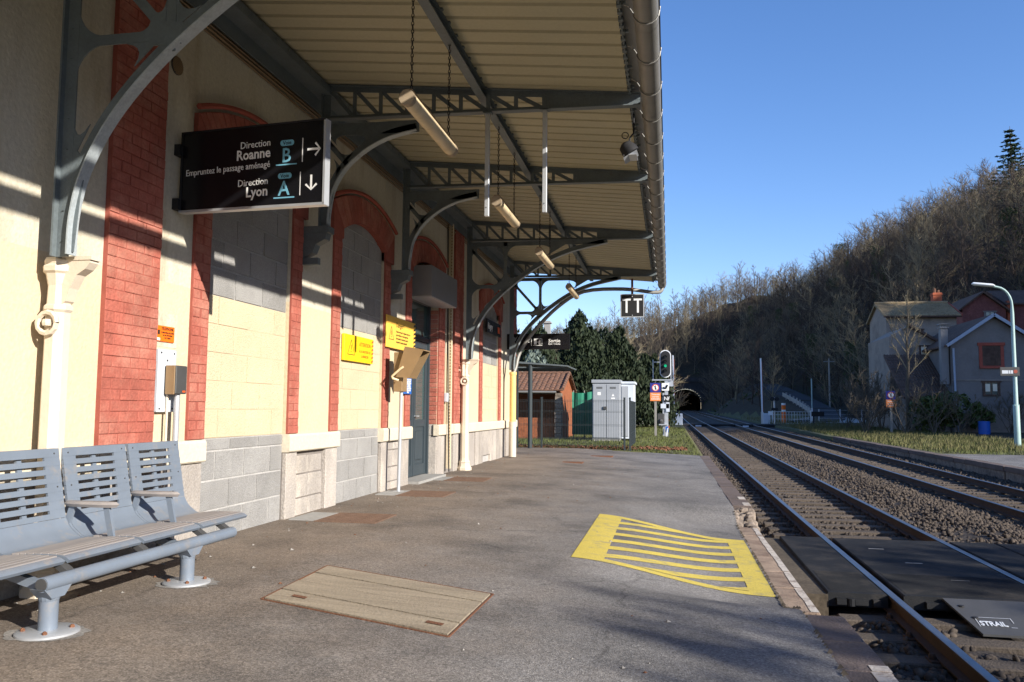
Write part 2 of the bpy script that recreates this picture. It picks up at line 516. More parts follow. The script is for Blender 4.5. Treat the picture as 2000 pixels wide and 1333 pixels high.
MT = dict(
    asphalt=asphalt_mat(),
    stucco=M("stucco_cream", (0.52, 0.48, 0.385), rough=0.95, var=0.05, scale=1.2, fine=0.08, fscale=25, bump=0.35, bscale=35,
             dirt=(0.36, 0.29, 0.19), dscale=2.6, dthr=(0.50, 0.80), stretch=(1, 1, 0.18)),
    yellow=M("stucco_yellow", (0.545, 0.455, 0.315), rough=0.95, var=0.06, scale=1.0, fine=0.06, fscale=25, bump=0.3, bscale=35,
             dirt=(0.53, 0.46, 0.34), dscale=1.1, dthr=(0.5, 0.75)),
    band=M("band_cream", (0.58, 0.52, 0.41), rough=0.9, var=0.05, scale=2, fine=0.06, fscale=30, bump=0.25, bscale=30,
           dirt=(0.42, 0.34, 0.23), dscale=3, dthr=(0.64, 0.85)),
    brick=M("painted_brick", (0.33, 0.098, 0.070), rough=0.9, var=0.18, scale=3, fine=0.12, fscale=40, bump=0.4, bscale=45, rnd=0.09,
            dirt=(0.42, 0.185, 0.135), dscale=2.0, dthr=(0.46, 0.70)),
    mortar=M("mortar_red", (0.29, 0.083, 0.06), rough=0.95, var=0.15, scale=8),
    ybrick=M("yellow_block", (0.55, 0.455, 0.31), rough=0.95, var=0.07, scale=1.4, fine=0.1, fscale=60, bump=0.6, bscale=70, rnd=0.03,
             dirt=(0.54, 0.44, 0.27), dscale=2, dthr=(0.55, 0.8)),
    ymort=M("yellow_joint", (0.50, 0.415, 0.28), rough=0.95, var=0.1, scale=6),
    block=M("concrete_block", (0.31, 0.305, 0.295), rough=0.95, var=0.14, scale=2.2, fine=0.22, fscale=110, bump=0.8, bscale=110, rnd=0.10),
    blockmort=M("block_mortar", (0.40, 0.39, 0.375), rough=0.95, var=0.12, scale=5, fine=0.15, fscale=70, bump=0.4, bscale=80),
    stone=M("plinth_stone", (0.34, 0.31, 0.28), rough=0.9, var=0.18, scale=2.5, fine=0.15, fscale=50, bump=0.6, bscale=40, rnd=0.12,
            dirt=(0.48, 0.43, 0.37), dscale=2.4, dthr=(0.5, 0.7), stretch=(1, 1, 0.5)),
    stonejoint=M("stone_joint", (0.20, 0.18, 0.165), rough=0.95, var=0.2, scale=4),
    steel=M("painted_steel", (0.115, 0.138, 0.148), rough=0.55, var=0.15, scale=4, fine=0.08, fscale=40, bump=0.12, bscale=50, spec=0.45,
            dirt=(0.10, 0.072, 0.05), dscale=5, dthr=(0.62, 0.8)),
    steelpale=M("weathered_steel", (0.33, 0.37, 0.39), rough=0.6, var=0.2, scale=5, fine=0.1, fscale=50, spec=0.4,
                dirt=(0.19, 0.18, 0.17), dscale=5, dthr=(0.55, 0.8)),
    castpaint=M("cast_iron_cream", (0.60, 0.52, 0.41), rough=0.55, var=0.05, scale=3, bump=0.15, bscale=30, spec=0.4,
                dirt=(0.30, 0.17, 0.10), dscale=6, dthr=(0.68, 0.78)),
    roof=M("roof_sheet_cream", (0.43, 0.395, 0.275), rough=0.7, var=0.08, scale=1.0, fine=0.04, fscale=30, spec=0.3, stretch=(0.3, 1, 1)),
    zinc=M("zinc", (0.22, 0.215, 0.20), rough=0.5, var=0.12, scale=3, spec=0.5, metal=0.25, dirt=(0.2, 0.19, 0.17), dscale=4, dthr=(0.6, 0.85)),
    bench=M("bench_grey_blue", (0.150, 0.180, 0.222), rough=0.42, var=0.06, scale=5, spec=0.5, bump=0.03, bscale=30,
            dirt=(0.235, 0.215, 0.195), dscale=9, dthr=(0.55, 0.76)),
    benchworn=M("bench_worn_timber", (0.20, 0.19, 0.19), rough=0.6, var=0.25, scale=9, stretch=(1, 0.15, 1), col2=(0.30, 0.27, 0.25)),
    wood=M("weathered_plank", (0.285, 0.24, 0.175), rough=0.92, var=0.15, scale=3, fine=0.12, fscale=50, bump=0.4, bscale=60, rnd=0.06,
           stretch=(0.25, 3, 1), dirt=(0.20, 0.165, 0.12), dscale=3.5, dthr=(0.48, 0.7)),
    rust=M("rusty_iron", (0.13, 0.058, 0.032), rough=0.85, var=0.3, scale=9, fine=0.2, fscale=80, bump=0.5, bscale=80, col2=(0.19, 0.085, 0.045)),
    railside=M("rail_rust", (0.060, 0.036, 0.024), rough=0.75, var=0.25, scale=3, fine=0.1, fscale=40, spec=0.3),
    railtop=M("rail_head_steel", (0.27, 0.28, 0.30), rough=0.36, var=0.1, scale=6, metal=0.9, spec=0.5),
    sleeper=M("sleeper_oak", (0.10, 0.08, 0.062), rough=0.95, var=0.25, scale=4, fine=0.15, fscale=60, bump=0.6, bscale=50, rnd=0.2, stretch=(0.4, 3, 1)),
    ballast=M("ballast_ground", (0.05, 0.041, 0.034), rough=0.95, var=0.3, scale=9, fine=0.45, fscale=24, bump=1.0, bscale=22),
    stones=M("ballast_stone", (0.045, 0.036, 0.029), rough=0.9, var=0.35, scale=7, fine=0.3, fscale=30, spec=0.25, col2=(0.105, 0.083, 0.064)),
    kerb=M("kerb_stone_brown", (0.125, 0.098, 0.086), rough=0.9, var=0.2, scale=4, fine=0.15, fscale=60, bump=0.5, bscale=60, rnd=0.12),
    kerblow=M("kerb_weathered", (0.30, 0.225, 0.165), rough=0.9, var=0.2, scale=5, fine=0.15, fscale=60, bump=0.5, bscale=60, rnd=0.08,
              dirt=(0.17, 0.115, 0.085), dscale=3, dthr=(0.45, 0.7)),
    whitepaint=M("worn_white_paint", (0.50, 0.455, 0.40), rough=0.85, var=0.1, scale=4, bump=0.3, bscale=60, dirt=(0.22, 0.18, 0.15), dscale=8, dthr=(0.50, 0.66)),
    hatch=M("yellow_road_paint", (0.53, 0.42, 0.085), rough=0.85, var=0.08, scale=2, fine=0.2, fscale=90, bump=0.4, bscale=110,
            dirt=(0.26, 0.235, 0.15), dscale=6, dthr=(0.52, 0.74)),
    rubber=M("black_rubber", (0.020, 0.021, 0.023), rough=0.8, var=0.2, scale=3, spec=0.15, bump=0.3, bscale=90, dirt=(0.055, 0.048, 0.041), dscale=3, dthr=(0.5, 0.8)),
    black=M("gloss_black", (0.008, 0.008, 0.010), rough=0.25, var=0, spec=0.5),
    blackmatt=M("matt_black", (0.018, 0.018, 0.02), rough=0.7, var=0.1),
    white=M("white_lettering", (0.78, 0.78, 0.76), rough=0.5, var=0),
    whitemetal=M("white_metal", (0.72, 0.74, 0.76), rough=0.45, var=0.05, scale=3),
    blue=M("sign_blue", (0.17, 0.42, 0.55), rough=0.45, var=0),
    alu=M("aluminium", (0.52, 0.54, 0.56), rough=0.42, var=0.08, scale=6, metal=0.5, spec=0.5),
    yellowsign=M("sign_yellow", (0.86, 0.56, 0.015), rough=0.4, var=0.02, scale=4),
    yellowsign2=M("sign_yellow_pale", (0.86, 0.50, 0.08), rough=0.45, var=0.02, scale=4),
    redink=M("red_ink", (0.70, 0.10, 0.015), rough=0.5, var=0),
    blackink=M("black_ink", (0.03, 0.025, 0.02), rough=0.5, var=0),
    orange=M("sign_orange", (0.86, 0.16, 0.012), rough=0.4, var=0.03),
    greyboard=M("grey_board", (0.50, 0.53, 0.57), rough=0.5, var=0.08, scale=6),
    darkbox=M("dark_grey_box", (0.062, 0.062, 0.062), rough=0.5, var=0.1, scale=5),
    brown=M("brown_metal", (0.25, 0.165, 0.085), rough=0.45, var=0.08, scale=6),
    noticeblue=M("notice_blue", (0.025, 0.12, 0.42), rough=0.4, var=0),
    doorpaint=M("door_slate", (0.036, 0.050, 0.060), rough=0.5, var=0.06, scale=3, spec=0.45),
    glass=M("dark_glass", (0.05, 0.085, 0.085), rough=0.08, var=0, spec=0.8),
    boxgrey=M("shutter_box_grey", (0.19, 0.187, 0.19), rough=0.6, var=0.06, scale=2),
    lamp=M("lamp_diffuser", (0.62, 0.50, 0.32), rough=0.45, var=0.1, scale=3, dirt=(0.40, 0.29, 0.17), dscale=4, dthr=(0.5, 0.8)),
    lampcap=M("lamp_end_cap", (0.30, 0.235, 0.16), rough=0.6, var=0.2, scale=8),
    grate=M("grating_iron", (0.125, 0.078, 0.055), rough=0.85, var=0.25, scale=9, fine=0.2, fscale=80, col2=(0.19, 0.12, 0.085)),
    yellowpipe=M("yellow_pipe", (0.80, 0.55, 0.20), rough=0.5, var=0.08, scale=3),
    soil=M("soil", (0.085, 0.068, 0.048), rough=1, var=0.3, scale=3, fine=0.3, fscale=30),
    grassground=M("grass_ground", (0.065, 0.075, 0.028), rough=1, var=0.3, scale=1.3, fine=0.35, fscale=18, col2=(0.11, 0.10, 0.045)),
    grass=M("grass_blade", (0.075, 0.105, 0.024), rough=0.8, var=0.3, scale=1.2, col2=(0.115, 0.115, 0.04)),
    drygrass=M("dry_grass_blade", (0.20, 0.17, 0.085), rough=0.9, var=0.3, scale=1.5, col2=(0.09, 0.10, 0.032)),
    litter=M("woodland_floor", (0.030, 0.024, 0.018), rough=1, var=0.3, scale=0.25, fine=0.3, fscale=3, col2=(0.045, 0.038, 0.024)),
    twig=M("bare_twig", (0.095, 0.076, 0.056), rough=0.95, var=0.3, scale=0.12, col2=(0.16, 0.13, 0.085)),
    darktwig=M("dark_twig", (0.055, 0.042, 0.035), rough=0.95, var=0.3, scale=0.2),
    twig2=M("pale_twig", (0.21, 0.175, 0.11), rough=0.95, var=0.2, scale=0.4),
    bark=M("bark", (0.10, 0.082, 0.062), rough=0.95, var=0.3, scale=1.5),
    ivy=M("ivy_leaf", (0.040, 0.062, 0.020), rough=0.6, var=0.3, scale=0.7, col2=(0.065, 0.085, 0.03)),
    conifer=M("conifer_leaf", (0.012, 0.022, 0.010), rough=0.75, var=0.35, scale=1.2, col2=(0.026, 0.038, 0.014)),
    fir=M("fir_needle", (0.032, 0.055, 0.030), rough=0.8, var=0.3, scale=0.6),
    bluegreen=M("silvery_leaf", (0.16, 0.20, 0.17), rough=0.7, var=0.2, scale=2),
    bush=M("bush_leaf", (0.05, 0.08, 0.022), rough=0.6, var=0.35, scale=1.5, col2=(0.09, 0.11, 0.03)),
    tile=M("clay_tile", (0.20, 0.10, 0.062), rough=0.9, var=0.3, scale=3, col2=(0.13, 0.078, 0.052), fine=0.2, fscale=9),
    tileold=M("old_clay_tile", (0.34, 0.26, 0.15), rough=0.95, var=0.3, scale=0.8, col2=(0.20, 0.15, 0.085), fine=0.2, fscale=5),
    tiledark=M("dark_tile", (0.10, 0.065, 0.05), rough=0.95, var=0.25, scale=1.2, fine=0.2, fscale=5),
    shedwall=M("orange_brick_shed", (0.26, 0.088, 0.038), rough=0.9, var=0.25, scale=4, fine=0.2, fscale=14),
    rubble=M("rubble_stone", (0.21, 0.17, 0.135), rough=0.95, var=0.35, scale=5, fine=0.25, fscale=16, bump=0.5, bscale=12, rnd=0.15),
    tarp=M("green_tarp", (0.018, 0.17, 0.105), rough=0.7, var=0.12, scale=3),
    cabinet=M("cabinet_grey", (0.30, 0.32, 0.345), rough=0.5, var=0.05, scale=2),
    cabinetlight=M("cabinet_pale", (0.55, 0.60, 0.66), rough=0.5, var=0.05, scale=2),
    fence=M("fence_green_black", (0.035, 0.045, 0.05), rough=0.5, var=0.05),
    render_=M("house_render_grey", (0.185, 0.172, 0.165), rough=0.95, var=0.1, scale=0.8, fine=0.06, fscale=8, dirt=(0.13, 0.12, 0.112), dscale=0.7, dthr=(0.5, 0.8)),
    renderb=M("house_render_beige", (0.26, 0.225, 0.195), rough=0.95, var=0.12, scale=0.7, fine=0.06, fscale=8, dirt=(0.14, 0.115, 0.098), dscale=0.6, dthr=(0.48, 0.75)),
    redhouse=M("red_brick_house", (0.17, 0.065, 0.058), rough=0.95, var=0.2, scale=1.5, fine=0.2, fscale=9),
    redframe=M("brick_surround", (0.31, 0.078, 0.054), rough=0.9, var=0.15, scale=3),
    verge=M("verge_board_blue", (0.32, 0.38, 0.47), rough=0.6, var=0.08),
    chim=M("chimney_brick", (0.36, 0.10, 0.05), rough=0.9, var=0.2, scale=3),
    curtain=M("pale_curtain", (0.72, 0.66, 0.52), rough=0.9, var=0.1, scale=3),
    tunnelstone=M("tunnel_stone", (0.038, 0.038, 0.042), rough=0.95, var=0.25, scale=0.8, rnd=0.12),
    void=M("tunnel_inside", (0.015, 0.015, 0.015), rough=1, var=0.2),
    road=M("road_asphalt", (0.045, 0.045, 0.05), rough=0.95, var=0.15, scale=0.8, fine=0.15, fscale=12),
    gravel=M("pale_gravel", (0.34, 0.32, 0.30), rough=1, var=0.25, scale=1.5, fine=0.3, fscale=14),
    concrete=M("pale_concrete", (0.30, 0.295, 0.28), rough=0.9, var=0.12, scale=2, fine=0.1, fscale=20),
    cement=M("old_cement", (0.235, 0.22, 0.20), rough=0.95, var=0.2, scale=9, fine=0.3, fscale=60),
    postgreen=M("lamp_post_green", (0.30, 0.42, 0.40), rough=0.5, var=0.08, scale=3),
    lamphead=M("lamp_head_grey", (0.60, 0.64, 0.68), rough=0.45, var=0.04),
    timberpost=M("grey_timber_post", (0.24, 0.23, 0.21), rough=0.9, var=0.2, scale=6, stretch=(1, 1, 0.2)),
    navy=M("sign_navy", (0.03, 0.035, 0.22), rough=0.45, var=0),
    orangepale=M("sign_orange_pale", (0.78, 0.25, 0.075), rough=0.5, var=0),
    greenlight=emit("signal_green", (0.01, 0.45, 0.22), 0.6),
    bluebarrel=M("blue_plastic", (0.02, 0.10, 0.42), rough=0.4, var=0.05),
)

# ------------------------------------------------------------------ ground levels
WX = -4.4                                   # platform face of the station wall


def sstep(a, b, x):
    t = np.clip((np.asarray(x, float) - a) / (b - a), 0, 1)
    return t * t * (3 - 2 * t)


def plat_z(x, y):
    x = np.asarray(x, float)
    y = np.asarray(y, float)
    z = -0.17 * np.clip((x + 3.0) / 3.9, 0, 1)
    dip = sstep(-0.95, 0.75, x) * sstep(6.4, 7.5, y) * (1 - sstep(12.2, 13.3, y))
    return z - 0.20 * dip


GR = 0.0075                                  # the line climbs towards the tunnel


def rail_z(y):
    return -0.51 + GR * y


RX = (2.12, 3.62, 6.04, 7.54)


def rail_x(i, y):
    return RX[i] - 0.004 * y


def interp(y, pts):
    return np.interp(y, [p[0] for p in pts], [p[1] for p in pts])


FOOT = [(-80, 75), (-20, 62), (0, 52), (15, 46), (30, 40), (60, 35), (85, 33), (100, 29), (120, 25), (160, 17), (200, 12), (236, 8), (260, 8)]
CAP = [(-80, 20), (-10, 24), (10, 30), (28, 45), (45, 46), (60, 45), (75, 40), (92, 33), (106, 35), (122, 42), (150, 42), (230, 54), (300, 54), (420, 60)]
STEEP = [(15, 1.3), (30, 1.6), (70, 1.6), (110, 1.25)]


LANE = [(13.0, 86, .45), (17.0, 96, .6), (18.8, 106, 1.0), (19.2, 116, 1.9), (18.8, 126, 3.0), (18.0, 138, 4.4), (17.0, 152, 5.8)]


def hill(x, y):
    x = np.asarray(x, float)
    y = np.asarray(y, float)
    d1 = (x - interp(y, FOOT)) * 0.86
    cut = 240 + np.where(x < -2, (-2 - x) * 0.1, 0) + np.clip(x - 14, 0, 40) * -0.6
    d2 = (y - cut) * 0.62
    cap2 = np.interp(x, [-160, -60, -25, 0, 20], [12, 15, 19, 28, 44])
    cap1 = interp(y, CAP)
    h1 = np.where(d1 > 0, cap1 * np.tanh(interp(y, STEEP) * np.maximum(d1, 0) / cap1), 0)
    h2 = np.where(d2 > 0, 9.0 * sstep(0, 0.6, d2) + (cap2 - 9) * np.tanh(1.0 * np.maximum(d2, 0) / (cap2 - 9)), 0)
    h = np.maximum(h1, h2)
    n = 1.3 * np.sin(x * 0.21 + 1.3 * np.sin(y * 0.07)) * np.sin(y * 0.17 + 0.6) + 0.6 * np.sin(x * 0.53 + y * 0.37)
    h = (h + n * np.clip(h / 12, 0, 1)) * (1 - .45 * sstep(300, 370, y))
    for k in range(len(LANE) - 1):                        # the embankment that carries the lane
        (xa, ya, za), (xb, yb, zb) = LANE[k], LANE[k + 1]
        t = np.clip(((x - xa) * (xb - xa) + (y - ya) * (yb - ya)) / ((xb - xa) ** 2 + (yb - ya) ** 2), 0, 1)
        dd_ = np.hypot(x - xa - t * (xb - xa), y - ya - t * (yb - ya))
        zl = za + t * (zb - za) - .55 - np.maximum(dd_ - 2.6, 0) * .75
        h = np.where(dd_ < 2.3, za + t * (zb - za) - .55, np.maximum(h, zl))
    return h


def ground_z(x, y):
    x = np.asarray(x, float)
    y = np.asarray(y, float)
    gy = -0.28 + GR * (np.maximum(y, 30) - 30)
    left = np.where(x < -1.0, 0.0, 0.0) - 0.05 + GR * (np.maximum(y, 40) - 40)
    z = left + (gy - left) * sstep(-1.5, 1.0, x)
    z = np.where(y < 27.2, -0.9, z)                       # under the platform
    inbed = (x > 1.15) & (x < 8.9)
    bed = rail_z(np.clip(y, -10, 235)) - 0.36
    z = np.where(inbed, np.minimum(z, bed), z)
    z = np.where((x >= 8.9) & (y < 48.5), np.minimum(z, -0.55), z)
    z = np.where((x > 16), -0.25 + GR * np.maximum(y - 30, 0), z)
    h = hill(x, y)
    return np.where(h > 0.02, np.maximum(z, z + h), z)


# terrain sheet, finer near the camera
gx = np.unique(np.concatenate([np.arange(-170, -20, 6), np.arange(-20, -4, 1.0), np.arange(-4, 10, 0.5), [1.149, 1.151, 8.899, 8.901],
                               np.arange(10, 30, 1.0), np.arange(30, 110, 2.0), np.arange(110, 330, 10)]))
gy = np.unique(np.concatenate([np.arange(-120, -10, 8), np.arange(-10, 60, 1.0), [27.19, 27.21, 48.49, 48.51], np.arange(60, 120, 1.5),
                               np.arange(120, 330, 2.0), [239.9, 240.1, 241.2], np.arange(330, 520, 8)]))


def grid_mesh(name, gx, gy, zf, mat, hole=None):
    X, Y = np.meshgrid(gx, gy)
    Z = zf(X, Y)
    V = np.stack([X, Y, Z], -1).reshape(-1, 3)
    nx, ny = len(gx), len(gy)
    idx = np.arange(nx * ny).reshape(ny, nx)
    F = np.stack([idx[:-1, :-1], idx[:-1, 1:], idx[1:, 1:], idx[1:, :-1]], -1).reshape(-1, 4)
    if hole is not None:
        C = V[F].mean(1)
        F = F[~hole(C)]
    return V, F


V, F = grid_mesh("ground", gx, gy, ground_z, None, hole=lambda C: (C[:, 0] > 0.2) & (C[:, 0] < 8.8) & (C[:, 1] > 238) & (C[:, 1] < 290) & (C[:, 2] < 8.6))
Cn = V[F].mean(1)
mi = np.where(hill(Cn[:, 0], Cn[:, 1]) > 0.3, 1, 0)
mi = np.where((Cn[:, 0] > 16) & (Cn[:, 1] > 50), 1, mi)
mi = np.where(Cn[:, 1] > 190, 1, mi)
g_ = npmesh("ground", V, F, [MT["grassground"], MT["litter"]], mi=mi)
g_.data.polygons.foreach_set("use_smooth", [True] * len(g_.data.polygons))
tag(g_, "grassy ground rising into a steep wooded hillside behind the station", kind="structure")

# ------------------------------------------------------------------ platform
px = np.concatenate([np.arange(-7.6, -1.0, 0.4), np.arange(-1.0, 0.93, 0.12), [0.955]])
py = np.concatenate([np.arange(-6, 6, 0.5), np.arange(6, 13.6, 0.12), np.arange(14, 25.6, 0.5)])
V, F = grid_mesh("platform", px, py, plat_z, None)
# skirt below the edge, then the far end that widens to the left
V2, F2 = grid_mesh("p", np.array([-7.6, -5, -3, -1, 0.955]), np.array([25.5, 26.0, 27.0, 27.45]), plat_z, None)
F = np.concatenate([F, F2 + len(V)])
V = np.concatenate([V, V2])
platform = npmesh("platform", V, F, MT["asphalt"])
platform.data.polygons.foreach_set("use_smooth", [True] * len(platform.data.polygons))
tag(platform, "worn grey asphalt station platform", kind="structure")

# kerb stones along the edge
kv = []
edges = []
y = -3.0
highs = []
for a, b in ((-3.0, 6.43), (13.25, 27.3)):
    y = a
    while y < b - 0.3:
        ln = random.uniform(0.66, 0.92)
        if b - (y + ln) < 0.35:
            ln = b - y
        if abs(y - 5.1) < 0.4 and a < 0:
            ln = 5.72 - y
        highs.append((y, min(y + ln, b)))
        y += ln
for (a, b) in highs:
    m = MB()
    o = random.uniform(-0.012, 0.012)
    zz = -0.168 + random.uniform(-0.012, 0.008)
    m.bevbox(0.94 + o, 1.235 + o, a + 0.008, b - 0.008, -0.62, zz, 0.012)
    m.build("kerb_stone", MT["kerb"], platform)
    if b < 5.75 and b > 2.4 or 13.2 < a < 14.2:
        s = MB()
        aa = a + (0.02 if a < 12 else 0.05)
        bb = min(b - 0.02, 5.22) if a < 12 else a + 0.42
        if bb > aa + .1:
            s.box(1.12 + o, 1.228 + o, aa, bb, zz, zz + 0.004)
            s.build("paint_stripe", MT["whitepaint"], platform)
y = 7.42
while y < 12.5:
    ln = random.uniform(0.75, 1.0)
    b = min(y + ln, 12.55)
    if 12.55 - b < 0.3:
        b = 12.55
    m = MB()
    zz = -0.392 + random.uniform(-0.006, 0.006)
    m.bevbox(0.955, 1.24, y + 0.003, b - 0.003, -0.7, zz, 0.01)
    m.build("kerb_stone", MT["kerblow"], platform)
    s = MB()
    n = 6
    A = [(1.165 + random.uniform(-.006, .006), y + 0.01 + (b - y - 0.02) * k / n, zz + 0.004) for k in range(n + 1)]
    B = [(1.232, p[1], zz + 0.004) for p in A]
    s.strip(B, A)
    s.build("paint_stripe", MT["whitepaint"], platform)
    y = b
# the broken edge where the kerb drops, and the mud against the low kerb
m = MB()
rr = random.Random(3)
for k in range(60):
    yy = rr.uniform(12.5, 13.3)
    xx = rr.uniform(0.9, 1.22)
    s = rr.uniform(0.03, 0.08)
    zz = -0.42 + 0.2 * (yy - 12.5) / .8 + rr.uniform(-.03, .03)
    m.bevbox(xx - s, xx + s, yy - s, yy + s, zz - 0.15, zz + s * 0.3, s * 0.4)
tag(m.build("kerb_rubble", MT["rubble"], platform), kind="stuff")
m = MB()
m.box(0.95, 1.22, 12.5, 13.3, -0.7, -0.40)
m.box(1.24, 1.50, 8.55, 12.1, -0.9, -0.47)
m.build("kerb_fill", MT["soil"], platform)
# moss in the crack between asphalt and kerb
m = MB()
for k in range(220):
    yy = rr.choice([rr.uniform(7.4, 10.2), rr.uniform(2.5, 13)])
    zz = float(plat_z(0.94, yy)) + 0.003
    s = rr.uniform(0.008, 0.022)
    m.add([(0.95 - s, yy - s, zz), (0.95 + s, yy - s * .5, zz + s * .4), (0.955, yy + s, zz + s)], [(0, 1, 2)])
tag(m.build("crack_moss", MT["soil"], platform), kind="stuff")

# yellow hatched marking
m = MB()


def pave(x0, x1, f0, f1, n=14, dz=0.004):
    A, B = [], []
    for k in range(n + 1):
        x = x0 + (x1 - x0) * k / n
        a, b = f0(x), f1(x)
        A.append((x, a, float(plat_z(x, a)) + dz))
        B.append((x, b, float(plat_z(x, b)) + dz))
    for k in range(n):
        if B[k][1] - A[k][1] > 1e-4 or B[k + 1][1] - A[k + 1][1] > 1e-4:
            ny = 8
            for j in range(ny):
                q = []
                for (i, t) in ((k, j), (k + 1, j), (k + 1, j + 1), (k, j + 1)):
                    yy = A[i][1] + (B[i][1] - A[i][1]) * t / ny
                    q.append((A[i][0], yy, float(plat_z(A[i][0], yy)) + dz))
                m.add(q, [(0, 1, 2, 3)])


HX0, HX1, HY0, HY1 = -0.92, 0.93, 7.83, 11.10
pave(HX0, HX0 + 0.30, lambda x: HY0, lambda x: HY1)
pave(HX1 - 0.22, HX1, lambda x: HY0, lambda x: HY1)
pave(HX0 + 0.30, HX1 - 0.22, lambda x: HY0, lambda x: HY0 + 0.15)
pave(HX0 + 0.30, HX1 - 0.22, lambda x: HY1 - 0.2, lambda x: HY1)
SL = 0.62
for k in range(10):
    c = HY0 - 0.70 + k * 0.47
    pave(HX0 + 0.30, HX1 - 0.22, lambda x: min(max(c + SL * (x - HX0 - .30), HY0 + 0.17), HY1 - 0.2),
         lambda x: min(max(c + 0.195 + SL * (x - HX0 - .30), HY0 + 0.17), HY1 - 0.2))
m.build("hatched_marking", MT["hatch"], platform, "yellow hatched rectangle painted by the crossing")

# ------------------------------------------------------------------ plank inspection cover
ic = empty("inspection_cover", (-2.05, 5.7, -0.03), "brown plank inspection cover with two lift slots set in the asphalt", "inspection cover")
c4 = [(-2.77, 6.48), (-1.31, 6.06), (-1.33, 4.92), (-2.73, 5.31)]


def bil(u, v):
    x = (1 - u) * ((1 - v) * c4[3][0] + v * c4[0][0]) + u * ((1 - v) * c4[2][0] + v * c4[1][0])
    y = (1 - u) * ((1 - v) * c4[3][1] + v * c4[0][1]) + u * ((1 - v) * c4[2][1] + v * c4[1][1])
    return x, y


vs = [0, 0.24, 0.50, 0.76, 1.0]
for k in range(4):
    q = [bil(0, vs[k] + .006), bil(1, vs[k] + .006), bil(1, vs[k + 1] - .006), bil(0, vs[k + 1] - .006)]
    m = MB()
    n = 10
    top = []
    bot = []
    for i in range(n + 1):
        a = bil(i / n, vs[k] + .009)
        b = bil(i / n, vs[k + 1] - .009)
        h = 0.010 + 0.003 * math.sin(k * 2.1)
        za, zb = float(plat_z(*a)) + h, float(plat_z(*b)) + h
        top.append(((a[0], a[1], za), (b[0], b[1], zb)))
    m.strip([t[0] for t in top], [t[1] for t in top])
    m.strip([(t[0][0], t[0][1], t[0][2] - .05) for t in top], [t[0] for t in top])
    m.strip([t[1] for t in top], [(t[1][0], t[1][1], t[1][2] - .05) for t in top])
    for t in (top[0], top[-1]):
        m.add([t[0], t[1], (t[1][0], t[1][1], t[1][2] - .05), (t[0][0], t[0][1], t[0][2] - .05)], [(0, 1, 2, 3)])
    m.build("plank", MT["wood"], ic)
m = MB()
fr = [bil(-.012, -.015), bil(1.012, -.015), bil(1.012, 1.015), bil(-.012, 1.015)]
for i in range(4):
    a, b = fr[i], fr[(i + 1) % 4]
    m.bar((a[0], a[1], float(plat_z(*a)) - .004), (b[0], b[1], float(plat_z(*b)) - .004), 0.013, 0.02)
m.build("edge_frame", MT["rust"], ic)
m = MB()
q = [bil(.0, .0), bil(1, .0), bil(1, 1), bil(.0, 1)]
m.add([(p[0], p[1], float(plat_z(*p)) + .0015) for p in q], [(0, 1, 2, 3)])
m.build("pit_rim", MT["soil"], ic)
for u in (0.11, 0.86):
    m = MB()
    q = [bil(u, .12), bil(u + .085, .12), bil(u + .085, .165), bil(u, .165)]
    m.add([(p[0], p[1], float(plat_z(*p)) + 0.0148) for p in q], [(0, 1, 2, 3)])
    m.build("lift_slot", MT["rust"], ic)

m = MB()
rr = random.Random(12)
for k in range(260):
    yy = rr.uniform(4.2, 24)
    xx = rr.uniform(-4.2, .8) if rr.random() < .6 else -4.3 + abs(rr.gauss(0, .35))
    z = float(plat_z(xx, yy))
    s_ = rr.uniform(.006, .016) * (1.5 if rr.random() < .1 else 1)
    m.add([(xx - s_, yy, z + .001), (xx, yy - s_, z + .002), (xx + s_ * 1.2, yy + s_ * .3, z + .002), (xx, yy + s_, z + .001), (xx, yy, z + s_ * .9)], [(0, 1, 4), (1, 2, 4), (2, 3, 4), (3, 0, 4)], rr.choice((0, 0, 1)))
tag(m.build("grit", [MT["cement"], MT["rust"]]), "scattered grit and leaf scraps on the platform", kind="stuff")

# ------------------------------------------------------------------ rusty gratings by the wall
gl = ["rusty floor grating nearest the bench, against the breeze block wall", "rusty floor grating in front of the ticket validator post",
      "rusty floor grating past the door, by the thin wall conduit"]
for i, (y0, y1) in enumerate(((8.88, 9.62), (11.72, 12.45), (14.36, 15.1))):
    t = empty("floor_grating", (-3.62, (y0 + y1) / 2, 0), gl[i], "grating", "rusty gratings along the wall")
    m = MB()
    for k in range(13):
        yy = y0 + (y1 - y0) * k / 12
        m.box(-3.98, -3.26, yy - .009, yy + .009, -0.004, 0.012)
    m.build("bar", MT["grate"], t)
    m = MB()
    for k in range(15):
        xx = -3.98 + 0.72 * k / 14
        m.box(xx - .008, xx + .008, y0, y1, -0.006, 0.009)
    m.build("cross_bar", MT["grate"], t)
    m = MB()
    m.box(-4.32, -3.985, y0 + .05, y1 - .03, -.01, 0.012)
    m.build("concrete_lip", MT["concrete"], t)
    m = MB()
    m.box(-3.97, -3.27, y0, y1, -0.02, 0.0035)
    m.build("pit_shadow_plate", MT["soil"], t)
for i, (x0, x1, y0, y1) in enumerate(((-2.3, -1.6, 23.6, 24.05), (-2.64, -2.12, 20.35, 20.75))):
    m = MB()
    z = float(plat_z((x0 + x1) / 2, y0))
    m.bevbox(x0, x1, y0, y1, z - .03, z + .012, .006)
    tag(m.build("drain_cover", MT["rust"]), ["rusty drain cover at the far end of the platform, beyond the other", "rusty drain cover on the platform, the nearer of the far two"][i], "drain cover",
        "rusty drain covers on the far platform")

# ------------------------------------------------------------------ tracks
bx_ = np.concatenate([[1.0, 1.24], np.arange(1.4, 8.8, 0.28), [8.9, 9.0]])
by_ = np.concatenate([np.arange(-6, 30, 0.5), np.arange(30, 252, 2.0)])


